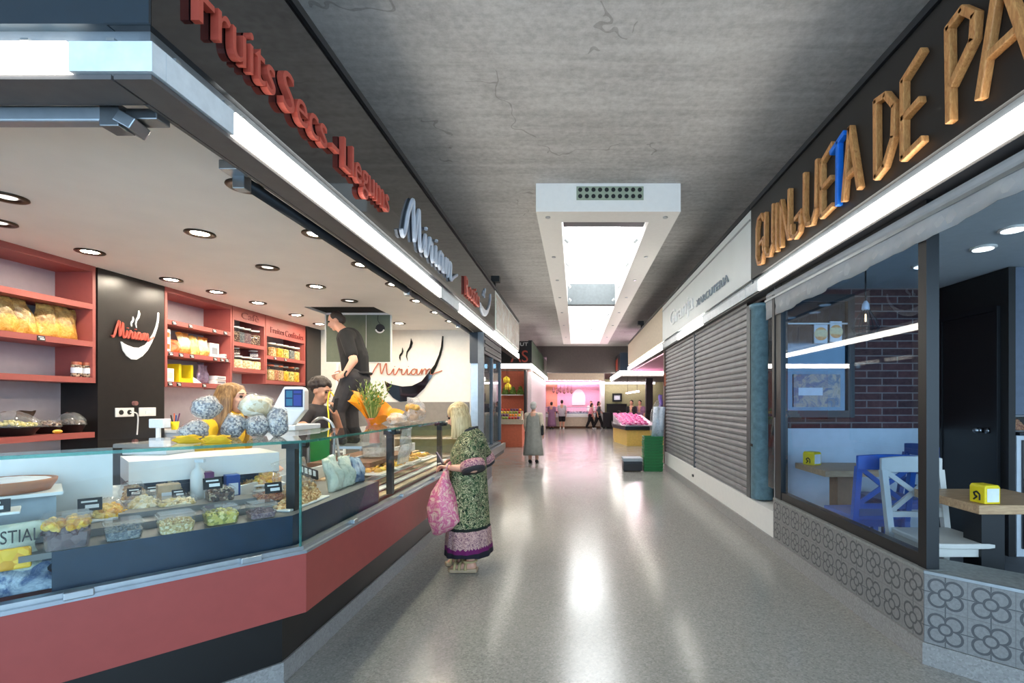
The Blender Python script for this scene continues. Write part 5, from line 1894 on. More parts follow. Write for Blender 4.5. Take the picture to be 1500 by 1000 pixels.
def chair(lab, loc, rz, mt):
    t = thing('bar_chair', lab, 'chair', loc, rz)
    m = TR(loc, rz)
    # local: +x is where the sitter faces, seat .45 high, back at x=-.2
    w = .225
    q = lambda x, y, z: m @ V(x, y, z)
    up3 = m.to_3x3() @ V(0, 1, 0)
    MB().ext([q(-.19, -w * .9, .43), q(.22, -w, .43), q(.235, 0, .43), q(.22, w, .43), q(-.19, w * .9, .43)], (0, 0, .035)).build('seat', mt, t, bevel=.008)
    MB().box(-.17, .20, -w * .85, w * .85, .375, .429, m).build('seat_frame', mt, t)
    for s in (-1, 1):
        MB().bar(q(.19, s * .195, .001), q(.19, s * .195, .43), .042, .042, up3).build('leg', mt, t)
        b = MB()
        b.bar(q(-.235, s * .20, .001), q(-.20, s * .20, .44), .042, .042, up3)
        b.bar(q(-.20, s * .20, .42), q(-.27, s * .205, .86), .042, .042, up3)
        b.build('leg', mt, t)
    rows = []
    for k in range(9):
        y = -.222 + .444 * k / 8
        dx = -.018 * (1 - (y / .222) ** 2)
        zt = .945 + .012 * (1 - (y / .222) ** 2)
        rows.append([q(-.262 + dx, y, .84), q(-.262 + dx, y, zt), q(-.29 + dx, y, zt), q(-.29 + dx, y, .84)])
    MB().loft(rows).build('top_rail', mt, t, bevel=.006)
    MB().bar(q(-.222, -.2, .55), q(-.222, .2, .55), .022, .04, (0, 0, 1)).build('lower_rail', mt, t)
    for s in (-1, 1):
        MB().bar(q(-.226, -.185 * s, .565), q(-.264, .185 * s, .845), .018, .034, (0, 0, 1)).build('cross_slat', mt, t)
    return t


chair('white wooden chair with a crossed back at the front table', (2.44, 3.30, CFZ), -PI / 2, 'white_chair')
chair('blue wooden chair with a crossed back, nearer of the two', (2.365, 4.02, CFZ), PI / 2, 'blue_chair')
chair('darker blue wooden chair standing behind the nearer blue one', (3.0, 4.66, CFZ), PI, 'blue_dark')

# crates by the shutters
gc = thing('green_crate', 'x', 'crate', (1.725, 11.1, 0), 0, 'nested green crates by the shutters')
x0, x1, y0, y1 = 1.52, 1.93, 10.85, 11.22
mb = MB()
mb.box(x0, x1, y0, y1, .002, .014)
for (a, b, c, d) in ((x0, x1, y0, y0 + .014), (x0, x1, y1 - .014, y1), (x0, x0 + .014, y0 + .014, y1 - .014), (x1 - .014, x1, y0 + .014, y1 - .014)):
    mb.box(a, b, c, d, .014, .058)
mb.build('crate_body', 'green_crate', gc)
mb = MB()
for (a, b, c, d) in ((x0 - .012, x1 + .012, y0 - .012, y0), (x0 - .012, x1 + .012, y1, y1 + .012), (x0 - .012, x0, y0, y1), (x1, x1 + .012, y0, y1)):
    mb.box(a, b, c, d, .048, .062)
mb.build('rim', 'green_plastic', gc)
gc['label'] = 'green crate at the bottom of the stack by the shutters'
for k in range(1, 12):
    dup(gc, (1.725 + .004 * (k % 3 - 1), 11.1, .0645 * k), 0, 'green crate, %s from the floor in the stack by the shutters' % (NTH[k] if k < 11 else 'topmost'))
t = thing('wrapped_roll', 'tall bluish roll of cups in clear film leaning on the green crates', 'wrapped roll', (1.82, 11.08, .75))
a, b = at(963, 641, 11.0), at(966, 596, 11.06)
mb = MB()
for k in range(3):
    o_ = V(-.07 + .07 * k, .03 * (k % 2), 0)
    mb.tube([a + o_ + V(0, 0, .03), b + o_], .065, 12)
mb.build('cups', 'wrapped_roll', t, True)
MB().lathe([(.155, .0), (.165, .2), (.15, .5), (.10, .66), (.03, .74), (.05, .78)], (1.84, 11.06, .79), 18, False).jitter(.006, 2).build('film_wrap', 'film', t, True)
t = thing('black_crate', 'black crate with a grey lid on the floor beside the green stack', 'crate', (1.28, 11.05, 0))
x0, x1, y0, y1 = 1.06, 1.47, 10.82, 11.2
mb = MB().box(x0, x1, y0, y1, .02, .034)
for (a, b, c, d) in ((x0, x1, y0, y0 + .02), (x0, x1, y1 - .02, y1), (x0, x0 + .02, y0 + .02, y1 - .02), (x1 - .02, x1, y0 + .02, y1 - .02)):
    mb.box(a, b, c, d, .034, .17)
mb.build('crate_body', 'black_matte', t)
MB().box(x0 - .01, x1 + .01, y0 - .01, y1 + .01, .225, .30).build('lid_box', 'letter_shade', t, bevel=.01)
MB().box(x0, x1, y0, y1, .172, .224).build('mid_tray', 'black_frame', t)
for x in (x0 + .05, x1 - .05):
    for y in (y0 + .05, y1 - .05):
        MB().cyl((x, y - .012, .012), (x, y + .012, .012), .012, 10).build('caster', 'rubber', t)
# ================================================================== people
def basis(f, u):
    f = Vector(f).normalized()
    u = Vector(u)
    u = (u - f * u.dot(f)).normalized()
    r = f.cross(u)
    return r, f, u


def head(mb, c, f, up, s=1.0):
    """skull, jaw, nose, brow, lips, ears in one volume; c is the centre of the skull between the ears"""
    r, f, u = basis(f, up)
    m = Matrix((r, f, u)).transposed()
    c = Vector(c)
    q = lambda x, y, z: c + m @ V(x * s, y * s, z * s)
    mb.ball(q(0, -.012, .03), (.074 * s, .095 * s, .085 * s), m, 16, 12)
    mb.ball(q(0, .018, -.045), (.060 * s, .070 * s, .070 * s), m, 16, 12)
    mb.ball(q(0, .055, -.095), (.030 * s, .026 * s, .022 * s), m)
    mb.ball(q(0, .072, .028), (.050 * s, .018 * s, .014 * s), m)
    mb.cap(q(0, .083, .012), q(0, .104, -.028), .009 * s, .014 * s, 8)
    mb.ball(q(0, .084, -.058), (.026 * s, .012 * s, .012 * s), m)
    for k in (-1, 1):
        mb.ball(q(.034 * k, .058, -.022), (.026 * s, .024 * s, .026 * s), m)
        mb.ball(q(.076 * k, -.012, -.005), (.010 * s, .022 * s, .032 * s), m)
    return q


def face_parts(q, parent, s=1.0):
    for k in (-1, 1):
        MB().ball(q(.031 * k, .078, .010), .0115 * s, None, 10, 8).build('eye', 'eye', parent, True)
        MB().cap(q(.016 * k, .091, .034), q(.048 * k, .080, .033), .0045 * s, .003 * s, 6).build('eyebrow', 'hair_dark', parent, True)
    MB().cap(q(-.018, .093, -.058), q(.018, .093, -.058), .006 * s, .006 * s, 6).build('lips', 'lips', parent, True)


def hand(mb, w, d, n, curl=.5, s=1.0, side=1):
    """w wrist, d direction of the fingers, n the back of the hand; palm, four fingers of different lengths, thumb from the side of the palm"""
    d = Vector(d).normalized()
    n = Vector(n)
    n = (n - d * n.dot(d)).normalized()
    t = d.cross(n) * side
    w = Vector(w)
    m = Matrix((t, d, n)).transposed()
    mb.ball(w + d * .045 * s, (.040 * s, .052 * s, .016 * s), m, 12, 8)
    mb.cap(w - d * .02 * s, w + d * .03 * s, .026 * s, .024 * s, 10)
    for i, (x, L) in enumerate(((.030, .068), (.010, .078), (-.010, .072), (-.029, .056))):
        b = w + d * .085 * s + t * x * s
        a = curl * (.8 + .12 * i)
        L *= s
        p = [b]
        ang = 0
        for j, fr in enumerate((.45, .32, .23)):
            ang += a * (.55 if j == 0 else .75)
            p.append(p[-1] + (d * math.cos(ang) - n * math.sin(ang)) * L * fr * 1.15 + t * x * .06)
        mb.chain(p, [.0105 * s, .0098 * s, .009 * s, .008 * s], 8)
    b = w + d * .025 * s + t * .034 * s
    p = [b, b + (d * .6 + t * .7 - n * .25) * .036 * s, b + (d * 1.25 + t * .75 - n * .7) * .040 * s, b + (d * 1.75 + t * .55 - n * 1.1) * .042 * s]
    mb.chain(p, [.014 * s, .012 * s, .0105 * s, .009 * s], 8)


def hair_cap(q, s, grow, back_len, parent, mt, front=.62, seed=1, voxel=.008, lumpy=.0):
    """hair volume over the skull"""
    mb = MB()
    mb.ball(q(0, -.020, .045), tuple(x * s for x in (.082 + grow, .096 + grow, .080 + grow)), None, 20, 14)
    return mb


# ---------------------------------------------------------------- customer in the printed dress
wm = thing('person', 'fair haired woman in a dark green printed dress holding a phone and a pink bag', 'person', (-1.0, 4.52, 0))
hc = V(-1.075, 4.50, 1.405)
mb = MB()
q = head(mb, hc, (-1, -.05, -.42), (-.25, 0, 1), .98)
mb.cap(V(-.965, 4.52, 1.24), V(-1.04, 4.51, 1.34), .055, .05)
mb.chain([V(-.955, 4.52, 1.09), V(-.97, 4.52, 1.02), V(-.98, 4.52, .85)], [.13, .14, .15])
for s, sh, el, wr in ((-1, V(-.955, 4.34, 1.15), V(-.885, 4.27, .955), V(-1.085, 4.31, .955)), (1, V(-.955, 4.70, 1.15), V(-.92, 4.76, .96), V(-1.10, 4.62, .99))):
    mb.chain([V(-.955, 4.52, 1.14), sh, el, wr], [.06, .050, .042, .028])
    hand(mb, wr + V(-.015, .01 * -s, .0), (-1, .35 * -s, .12) if s < 0 else (-1, -.6, -.05), (0, s * -.3, .9) if s < 0 else (0, .5, .8), .85, .95, 1 if s < 0 else -1)
for x, y in ((-.955, 4.44), (-1.03, 4.62)):
    mb.chain([V(-.96, y, .75), V(x + .0, y, .42), V(x + .01, y, .09)], [.085, .062, .040])
    mb.chain([V(x + .02, y, .055), V(x - .06, y, .045), V(x - .15, y, .032)], [.042, .036, .026])
mb.build('body', 'skin', wm, remesh=.008, soft=3)
face_parts(q, wm, .98)
# hair: smooth shoulder long bob over the tilted head
mb = MB()
hf = V(-.92, 0, -.38).normalized()
mb.ball(q(0, -.018, .040), (.088, .100, .088), Matrix(basis((-1, -.05, -.42), (-.25, 0, 1))).transposed(), 22, 16)
rr = random.Random(2)
for k in range(46):
    a = PI * (-.60 + 1.20 * k / 45)               # round the back of the head from temple to temple
    d = V(math.cos(a), math.sin(a), 0)
    r0 = V(d.x * .066, d.y * .078, 0)
    top = hc + V(-.005, 0, .065) + r0
    mid = hc + V(.005 + d.x * .088, d.y * .096, -.01)
    low = hc + V(.010 + d.x * .094, d.y * .100, -.10)
    end = hc + V(.0 + d.x * .088, d.y * .098, -.185 + .02 * math.cos(a))
    mb.chain([top, mid, low, end], [.024, .022, .020, .014], 8)
mb.build('hair', 'hair_blond', wm, remesh=.006, soft=5)
# dress lofted from chest to hem, with a pleated hem band
rings = []
prof = [(1.305, -.975, .062, .070), (1.275, -.962, .082, .100), (1.235, -.955, .110, .165), (1.18, -.955, .135, .20), (1.08, -.985, .155, .20), (.98, -.985, .160, .20), (.86, -.990, .170, .215), (.72, -.985, .178, .225),
        (.56, -.982, .185, .235), (.41, -.980, .190, .245), (.40, -.980, .196, .252), (.28, -.978, .204, .262), (.165, -.975, .212, .272), (.160, -.975, .200, .26)]
for z, cx, rx, ry in prof:
    ring = []
    for k in range(72):
        a = 2 * PI * k / 72
        f = max(0, (.9 - z)) * .055
        w_ = 1 + f * math.sin(13 * a + 1) * (.4 + .6 * math.sin(5 * a) ** 2) + .012 * math.sin(4 * a + z * 7)
        ring.append(V(cx + rx * w_ * math.cos(a), 4.52 + ry * w_ * math.sin(a), z + (.012 * math.sin(3 * a) if z < .2 else 0)))
    rings.append(ring)
ds = MB().loft(rings).build('dress', 'dress_print', wm, True)
for s in (-1, 1):
    sh, el = V(-.955, 4.52 + s * .17, 1.185), V(-.895, 4.52 + s * .245, .985)
    d = (el - sh).normalized()
    u = d.orthogonal().normalized()
    w_ = d.cross(u)
    rg = []
    for f, r in ((-.12, .05), (.0, .085), (.3, .088), (.6, .090), (.82, .095)):
        rg.append([sh + d * .235 * f + (u * math.cos(2 * PI * k / 28) + w_ * math.sin(2 * PI * k / 28)) * r * (1 + .04 * math.sin(3 * k)) for k in range(28)])
    sl = MB().loft(rg).build('sleeve', 'dress_print', wm, True)
    rg = []
    for f, r in ((.80, .097), (.92, .106), (1.08, .108), (1.12, .094)):
        rg.append([sh + d * .235 * f + (u * math.cos(2 * PI * k / 28) + w_ * math.sin(2 * PI * k / 28)) * r * (1 + .05 * math.sin(3 * k)) for k in range(28)])
    MB().loft(rg).build('sleeve_band', 'sleeve_band', sl, True)
    rg = [[sh + d * .235 * f + (u * math.cos(2 * PI * k / 28) + w_ * math.sin(2 * PI * k / 28)) * .102 for k in range(28)] for f in (1.10, 1.20)]
    MB().loft(rg).build('sleeve_hem', 'tee_dark', sl, True)
mb = MB()
for s in (-1, 1):
    mb.tube(smooth([V(-.905, 4.52, 1.300), V(-.95, 4.52 + s * .085, 1.285), V(-1.03, 4.52 + s * .085, 1.245), V(-1.09, 4.52 + s * .035, 1.13), V(-1.12, 4.52, 1.06)]), .014, 8)
mb.build('neckline_trim', 'tee_dark', ds, True)
for x, y in ((-.955, 4.44), (-1.03, 4.62)):
    sd = MB().ext([V(x + .07, y - .045, .002), V(x - .17, y - .05, .002), V(x - .20, y, .002), V(x - .17, y + .05, .002), V(x + .07, y + .045, .002)], (0, 0, .035))
    so = sd.build('sandal', 'sole', wm, bevel=.008)
    mb = MB()
    for dx, r in ((-.13, .046), (-.085, .052), (-.03, .055)):
        mb.tube([V(x + dx, y + r * math.cos(a), .030 + (.045 + .02 * (dx + .13) * 5) * math.sin(a)) for a in [PI * k / 10 for k in range(11)]], .013, 8)
    mb.tube([V(x + .06 * math.cos(a), y + .052 * math.sin(a), .10) for a in [2 * PI * k / 20 for k in range(21)]], .009, 8)
    mb.build('strap', 'sandal', so, True)
t = thing('phone', 'dark red folded phone in the hands of the woman in the printed dress', 'phone', (-1.2, 4.45, 1.0))
MB().obox((-1.215, 4.42, 1.02), (.012, .07, .145), (0, -.5, .15)).build('case', 'phone', t, bevel=.004)
MB().obox((-1.222, 4.44, .945), (.035, .05, .07), (.2, -.2, .3)).build('flap', 'phone', t, bevel=.004)
# pink bag hanging from the wrist
t = thing('shopping_bag', 'pink printed plastic bag hanging from the arm of the woman', 'bag', (-1.17, 4.30, .40))
rg = []
for z, cx, rx, ry in ((.93, -1.13, .022, .03), (.86, -1.145, .04, .05), (.75, -1.16, .09, .085), (.62, -1.155, .135, .11), (.50, -1.14, .145, .11), (.43, -1.165, .10, .08), (.385, -1.20, .05, .05), (.37, -1.21, .02, .02)):
    rg.append([V(cx + rx * (1 + .10 * math.sin(4 * a + z * 9)) * math.cos(a), 4.30 + ry * (1 + .1 * math.sin(5 * a + z * 5)) * math.sin(a), z) for a in [2 * PI * k / 30 for k in range(30)]])
MB().loft(rg).build('bag_body', 'bag_pinkprint', t, True)
MB().tube(smooth([V(-1.13, 4.30, .92), V(-1.11, 4.25, .98), V(-1.10, 4.30, 1.005), V(-1.11, 4.36, .98), V(-1.13, 4.31, .92)]), .008, 6).build('handle', 'bag_pinkprint', t, True)

# ---------------------------------------------------------------- seller with brown hair
sl = thing('person', 'brown haired woman in a yellow top behind the seed bags, looking up', 'person', (-2.72, 3.9, 0))
hc = V(-2.70, 3.9, 1.555)
mb = MB()
q = head(mb, hc, (1, -.1, .12), (-.1, 0, 1))
mb.chain([V(-2.76, 3.9, 1.42), V(-2.73, 3.9, 1.50)], [.055, .052])
mb.chain([V(-2.80, 3.9, 1.36), V(-2.80, 3.9, 1.15), V(-2.80, 3.9, .92)], [.13, .13, .14])
for s in (-1, 1):
    mb.chain([V(-2.80, 3.9, 1.34), V(-2.80, 3.9 + .19 * s, 1.33), V(-2.76, 3.9 + .24 * s, 1.08), V(-2.58, 3.9 + .16 * s, 1.02)], [.06, .055, .043, .03])
    hand(mb, V(-2.57, 3.9 + .16 * s, 1.02), (1, -.2 * s, -.1), (0, 0, 1), .5, 1, -s)
    mb.chain([V(-2.80, 3.9 + .09 * s, .9), V(-2.79, 3.9 + .1 * s, .48), V(-2.80, 3.9 + .1 * s, .08)], [.095, .07, .045])
    mb.chain([V(-2.81, 3.9 + .1 * s, .05), V(-2.66, 3.9 + .1 * s, .035)], [.045, .032])
mb.build('body', 'skin', sl, remesh=.009, soft=3)
face_parts(q, sl)
mb = MB()
mb.ball(hc + V(-.035, 0, .045), (.105, .096, .088), None, 18, 12)
rr = random.Random(6)
for k in range(60):
    a = PI * (.33 + 1.34 * k / 59)
    d = V(math.cos(a), math.sin(a), 0)
    end = hc + V(-.06 + d.x * .13, d.y * .125, -.19 - .05 * rr.random())
    mb.chain([hc + V(-.03 + d.x * .07, d.y * .075, .09), hc + V(-.03 + d.x * .105, d.y * .105, -.0), end + d * .02 * rr.random(), end + V(.01, 0, -.05)], [.024, .022, .02, .01], 7)
mb.build('hair', 'hair_brown', sl, remesh=.008, soft=2)
mb = MB()
mb.chain([V(-2.79, 3.9, 1.37), V(-2.80, 3.9, 1.12), V(-2.80, 3.9, .88)], [.145, .150, .158])
for s in (-1, 1):
    mb.chain([V(-2.80, 3.9 + .10 * s, 1.345), V(-2.80, 3.9 + .19 * s, 1.33), V(-2.775, 3.9 + .225 * s, 1.18)], [.075, .070, .062])
mb.build('top', 'yellow_cloth', sl, remesh=.012, soft=3)
mb = MB()
for s in (-1, 1):
    mb.chain([V(-2.80, 3.9 + .085 * s, .9), V(-2.79, 3.9 + .1 * s, .48), V(-2.80, 3.9 + .1 * s, .10)], [.108, .082, .066])
mb.build('trousers', 'tee_dark', sl, remesh=.012, soft=3)

# ---------------------------------------------------------------- young man with the stepladder
ym = thing('person', 'curly haired man in a dark t-shirt with one hand on the stepladder', 'person', (-2.62, 5.0, 0))
P = lambda px, py, Y=5.0: at(px, py, Y)
hc = P(471, 573)
mb = MB()
q = head(mb, hc, (1, -.22, -.28), (.15, 0, 1))
ch_ = P(462, 618)
mb.cap(P(463, 599), hc + V(-.02, 0, -.08), .058, .054)
mb.chain([V(ch_.x, 5.0, 1.34), V(ch_.x - .01, 5.0, 1.12), V(ch_.x, 5.0, .92)], [.14, .135, .14])
# near arm down to the arch of the ladder, far hand raised to the face
nsh, nel, nwr = P(452, 606, 4.86), P(453, 624, 4.72), P(464, 627, 4.66)
nel = V(-2.66, 4.74, 1.32)
nwr = V(-2.53, 4.68, 1.275)
nsh = V(-2.66, 4.83, 1.42)
mb.chain([V(-2.64, 4.98, 1.42), nsh, nel, nwr], [.06, .058, .05, .034])
hand(mb, nwr, (1, -.05, -.55), (.4, -.1, .9), .7, 1.0, 1)
fsh, fel, fwr = V(-2.62, 5.16, 1.42), V(-2.50, 5.22, 1.20), V(-2.46, 5.04, 1.40)
mb.chain([V(-2.62, 5.0, 1.42), fsh, fel, fwr], [.06, .055, .045, .032])
hand(mb, fwr, (.1, -.35, 1), (1, .2, .1), .8, 1.0, -1)
for s in (-1, 1):
    mb.chain([V(ch_.x, 5.0 + .09 * s, .9), V(ch_.x, 5.0 + .1 * s, .48), V(ch_.x - .01, 5.0 + .1 * s, .08)], [.095, .07, .045])
    mb.chain([V(ch_.x, 5.0 + .1 * s, .05), V(ch_.x + .15, 5.0 + .1 * s, .035)], [.045, .032])
mb.build('body', 'skin_tan', ym, remesh=.008, soft=3)
face_parts(q, ym)
mb = MB()
rr = random.Random(8)
for k in range(130):
    a, b = rr.uniform(0, 2 * PI), rr.uniform(.18, 1)
    d = V(math.cos(a) * math.sqrt(1 - b * b) * .95 - .06, math.sin(a) * math.sqrt(1 - b * b) * .85, b)
    mb.ball(hc + V(-.012, 0, .035) + V(d.x * .102, d.y * .092, d.z * .100), rr.uniform(.020, .032), None, 8, 6)
mb.ball(hc + V(-.025, 0, .05), (.088, .082, .085))
mb.build('hair', 'hair_dark', ym, remesh=.007, soft=1)
mb = MB()
mb.chain([V(ch_.x + .005, 5.0, 1.37), V(ch_.x, 5.0, 1.12), V(ch_.x, 5.0, .88)], [.155, .155, .155])
mb.chain([V(-2.64, 4.96, 1.41), nsh + V(0, 0, .002), nsh.lerp(nel, .8)], [.085, .080, .072])
mb.chain([V(-2.62, 5.04, 1.41), fsh, fsh.lerp(fel, .75)], [.085, .075, .066])
mb.build('t_shirt', 'tee_dark', ym, remesh=.010, soft=3)
mb = MB()
for s in (-1, 1):
    mb.chain([V(ch_.x, 5.0 + .085 * s, .9), V(ch_.x, 5.0 + .1 * s, .48), V(ch_.x - .01, 5.0 + .1 * s, .10)], [.11, .085, .066])
mb.build('trousers', 'trouser', ym, remesh=.012, soft=3)
t = thing('cable', 'yellow cable hanging from the hand of the curly haired man', 'cable', P(482, 600, 4.9))
MB().tube(smooth([P(489, 580, 4.98), P(483, 574, 4.95), P(480, 590, 4.9), P(481, 605, 4.86), P(482, 622, 4.8), P(484, 645, 4.7)]), .007, 7).build('cord', 'yellow_box', t, True)
t = thing('phone', 'dark phone in the raised hand of the curly haired man', 'phone', V(-2.43, 5.0, 1.5))
MB().obox((-2.435, 4.99, 1.50), (.012, .075, .15), (.1, .2, 0)).build('case', 'ink', t, bevel=.004)
# stepladder with a green panel
t = thing('stepladder', 'aluminium stepladder with a green panel and an arched top rail', 'ladder', (-2.62, 4.6, 0))
def sl_(px, py, Y=4.55):
    return at(px, py, Y)


arch = smooth([sl_(452, 690), sl_(452, 640), sl_(456, 622), sl_(466, 613), sl_(477, 613), sl_(487, 622), sl_(490, 640), sl_(486, 690)], 6)
MB().tube([V(arch[0].x - .04, 4.5, .03)] + arch + [V(arch[-1].x + .02, 4.5, .03)], .013, 10).build('arch_rail', 'alu', t, True)
a, b = sl_(455, 627, 4.56), sl_(483, 676, 4.56)
MB().box(a.x, b.x, 4.55, 4.57, b.z, a.z).build('green_panel', 'green_plastic', t, bevel=.004)
for z in (.25, .5, .75):
    MB().box(arch[0].x, arch[-1].x, 4.5, 4.6, z, z + .03).build('tread', 'alu', t)
for x in (arch[0].x - .03, arch[-1].x + .03):
    MB().tube([V(x, 4.58, 1.2), V(x, 5.0 - .1, .03)], .012, 8).build('rear_leg', 'alu', t, True)

# ---------------------------------------------------------------- man standing up in the ceiling hatch
sm = thing('person', 'man in a black t-shirt standing high with his head at the open ceiling hatch', 'person', (-2.95, 6.3, 1.0))
YM = 6.3
Q = lambda px, py, Y=YM: at(px, py, Y)
hc = Q(493, 469)
hc = V(hc.x, 6.62, hc.z)
hc = at(492, 470, 6.5)
mb = MB()
q = head(mb, hc, (-1, -.25, -.38), (-.2, 0, 1))
mb.cap(Q(509, 490, 6.4), hc + V(.02, 0, -.06), .062, .058)
spine = [Q(513, 497, 6.35), Q(519, 520), Q(522, 545), Q(522, 562)]
mb.chain(spine, [.14, .15, .145, .145])
nsh, nel, nwr = V(-2.86, 6.13, 2.36), Q(518, 528, 6.04), Q(505, 548, 6.0)
mb.chain([Q(514, 492, 6.3), nsh, nel, nwr], [.065, .060, .050, .034])
hand(mb, nwr, (-1, .1, -.35), (-.2, -1, .3), .75, 1.02, 1)
fsh, fel, fwr = V(-2.92, 6.55, 2.36), V(-2.88, 6.62, 2.08), V(-3.05, 6.5, 1.90)
mb.chain([Q(514, 492, 6.4), fsh, fel, fwr], [.065, .058, .048, .034])
hand(mb, fwr, (-1, -.2, -.3), (-.2, 1, .3), .75, 1.02, -1)
legs = []
for s, yk in ((-1, 6.18), (1, 6.42)):
    hip, kn, an = V(-2.81, yk, 1.84), V(-2.97 + .03 * s, yk, 1.42), V(-2.93 + .03 * s, yk, 1.07)
    legs.append((hip, kn, an))
    mb.chain([hip, kn, an], [.10, .072, .048])
    mb.chain([an + V(.03, 0, -.025), an + V(-.14, 0, -.035)], [.045, .033])
mb.build('body', 'skin', sm, remesh=.008, soft=3)
face_parts(q, sm)
mb = MB()
mb.ball(q(0, -.026, .045), (.082, .088, .084), None, 18, 12)
mb.ball(q(0, -.055, .0), (.076, .058, .07), None, 14, 10)
mb.build('hair', 'hair_dark', sm, remesh=.008, soft=2)
mb = MB()
mb.chain([Q(512, 497, 6.35), Q(519, 522), Q(521, 548)], [.158, .172, .165])
mb.chain([V(-2.88, 6.24, 2.37), nsh, nsh.lerp(nel, .72)], [.095, .085, .074])
mb.chain([V(-2.92, 6.42, 2.37), fsh, fsh.lerp(fel, .7)], [.095, .085, .074])
mb.build('t_shirt', 'tee_black', sm, remesh=.010, soft=3)
mb = MB()
mb.chain([Q(522, 552), Q(523, 562)], [.158, .165])
for hip, kn, an in legs:
    mb.chain([hip, kn, an + V(0, 0, .03)], [.128, .098, .078])
tr = mb.build('trousers', 'trouser', sm, remesh=.010, soft=3)
MB().tube([V(-2.80 + .172 * math.cos(a), 6.3 + .172 * math.sin(a), 1.90) for a in [2 * PI * k / 30 for k in range(31)]], .016, 8).build('belt', 'ink', tr, True)
MB().tube([nwr + V(.02, 0, .01) + V(.014 * math.cos(a), .034 * math.sin(a), .034 * math.cos(a)) for a in [2 * PI * k / 20 for k in range(21)]], .011, 8).build('wrist_watch', 'ink', sm, True)
for hip, kn, an in legs:
    mb = MB()
    mb.chain([an + V(.035, 0, -.025), an + V(-.06, 0, -.025), an + V(-.16, 0, -.038)], [.052, .050, .036])
    mb.build('shoe', 'black_matte', sm, remesh=.010, soft=2)
t = thing('work_platform', 'aluminium work platform under the standing man behind the counter', 'platform', (-2.95, 6.3, 0))
MB().box(-3.3, -2.6, 6.0, 6.6, .96, .992).build('deck_board', 'alu', t)
for x in (-3.27, -2.63):
    for y in (6.03, 6.57):
        MB().cyl((x, y, .002), (x, y, .959), .018, 10).build('leg', 'alu', t)
t = thing('ladder', 'white ribbed ladder standing behind the men against the end wall', 'ladder', (-4.0, 8.0, 0))
a0 = at(484, 600, 8.0)
for dx in (-.08, .10):
    MB().bar((a0.x + dx, 8.2, .003), (a0.x + dx, 8.45, 2.35), .03, .05).build('rail', 'white_paint', t)
for k in range(14):
    z = .25 + k * .15
    MB().bar((a0.x - .08, 8.2 + .1064 * z, z), (a0.x + .10, 8.2 + .1064 * z, z), .03, .03).build('rung', 'white_paint', t)

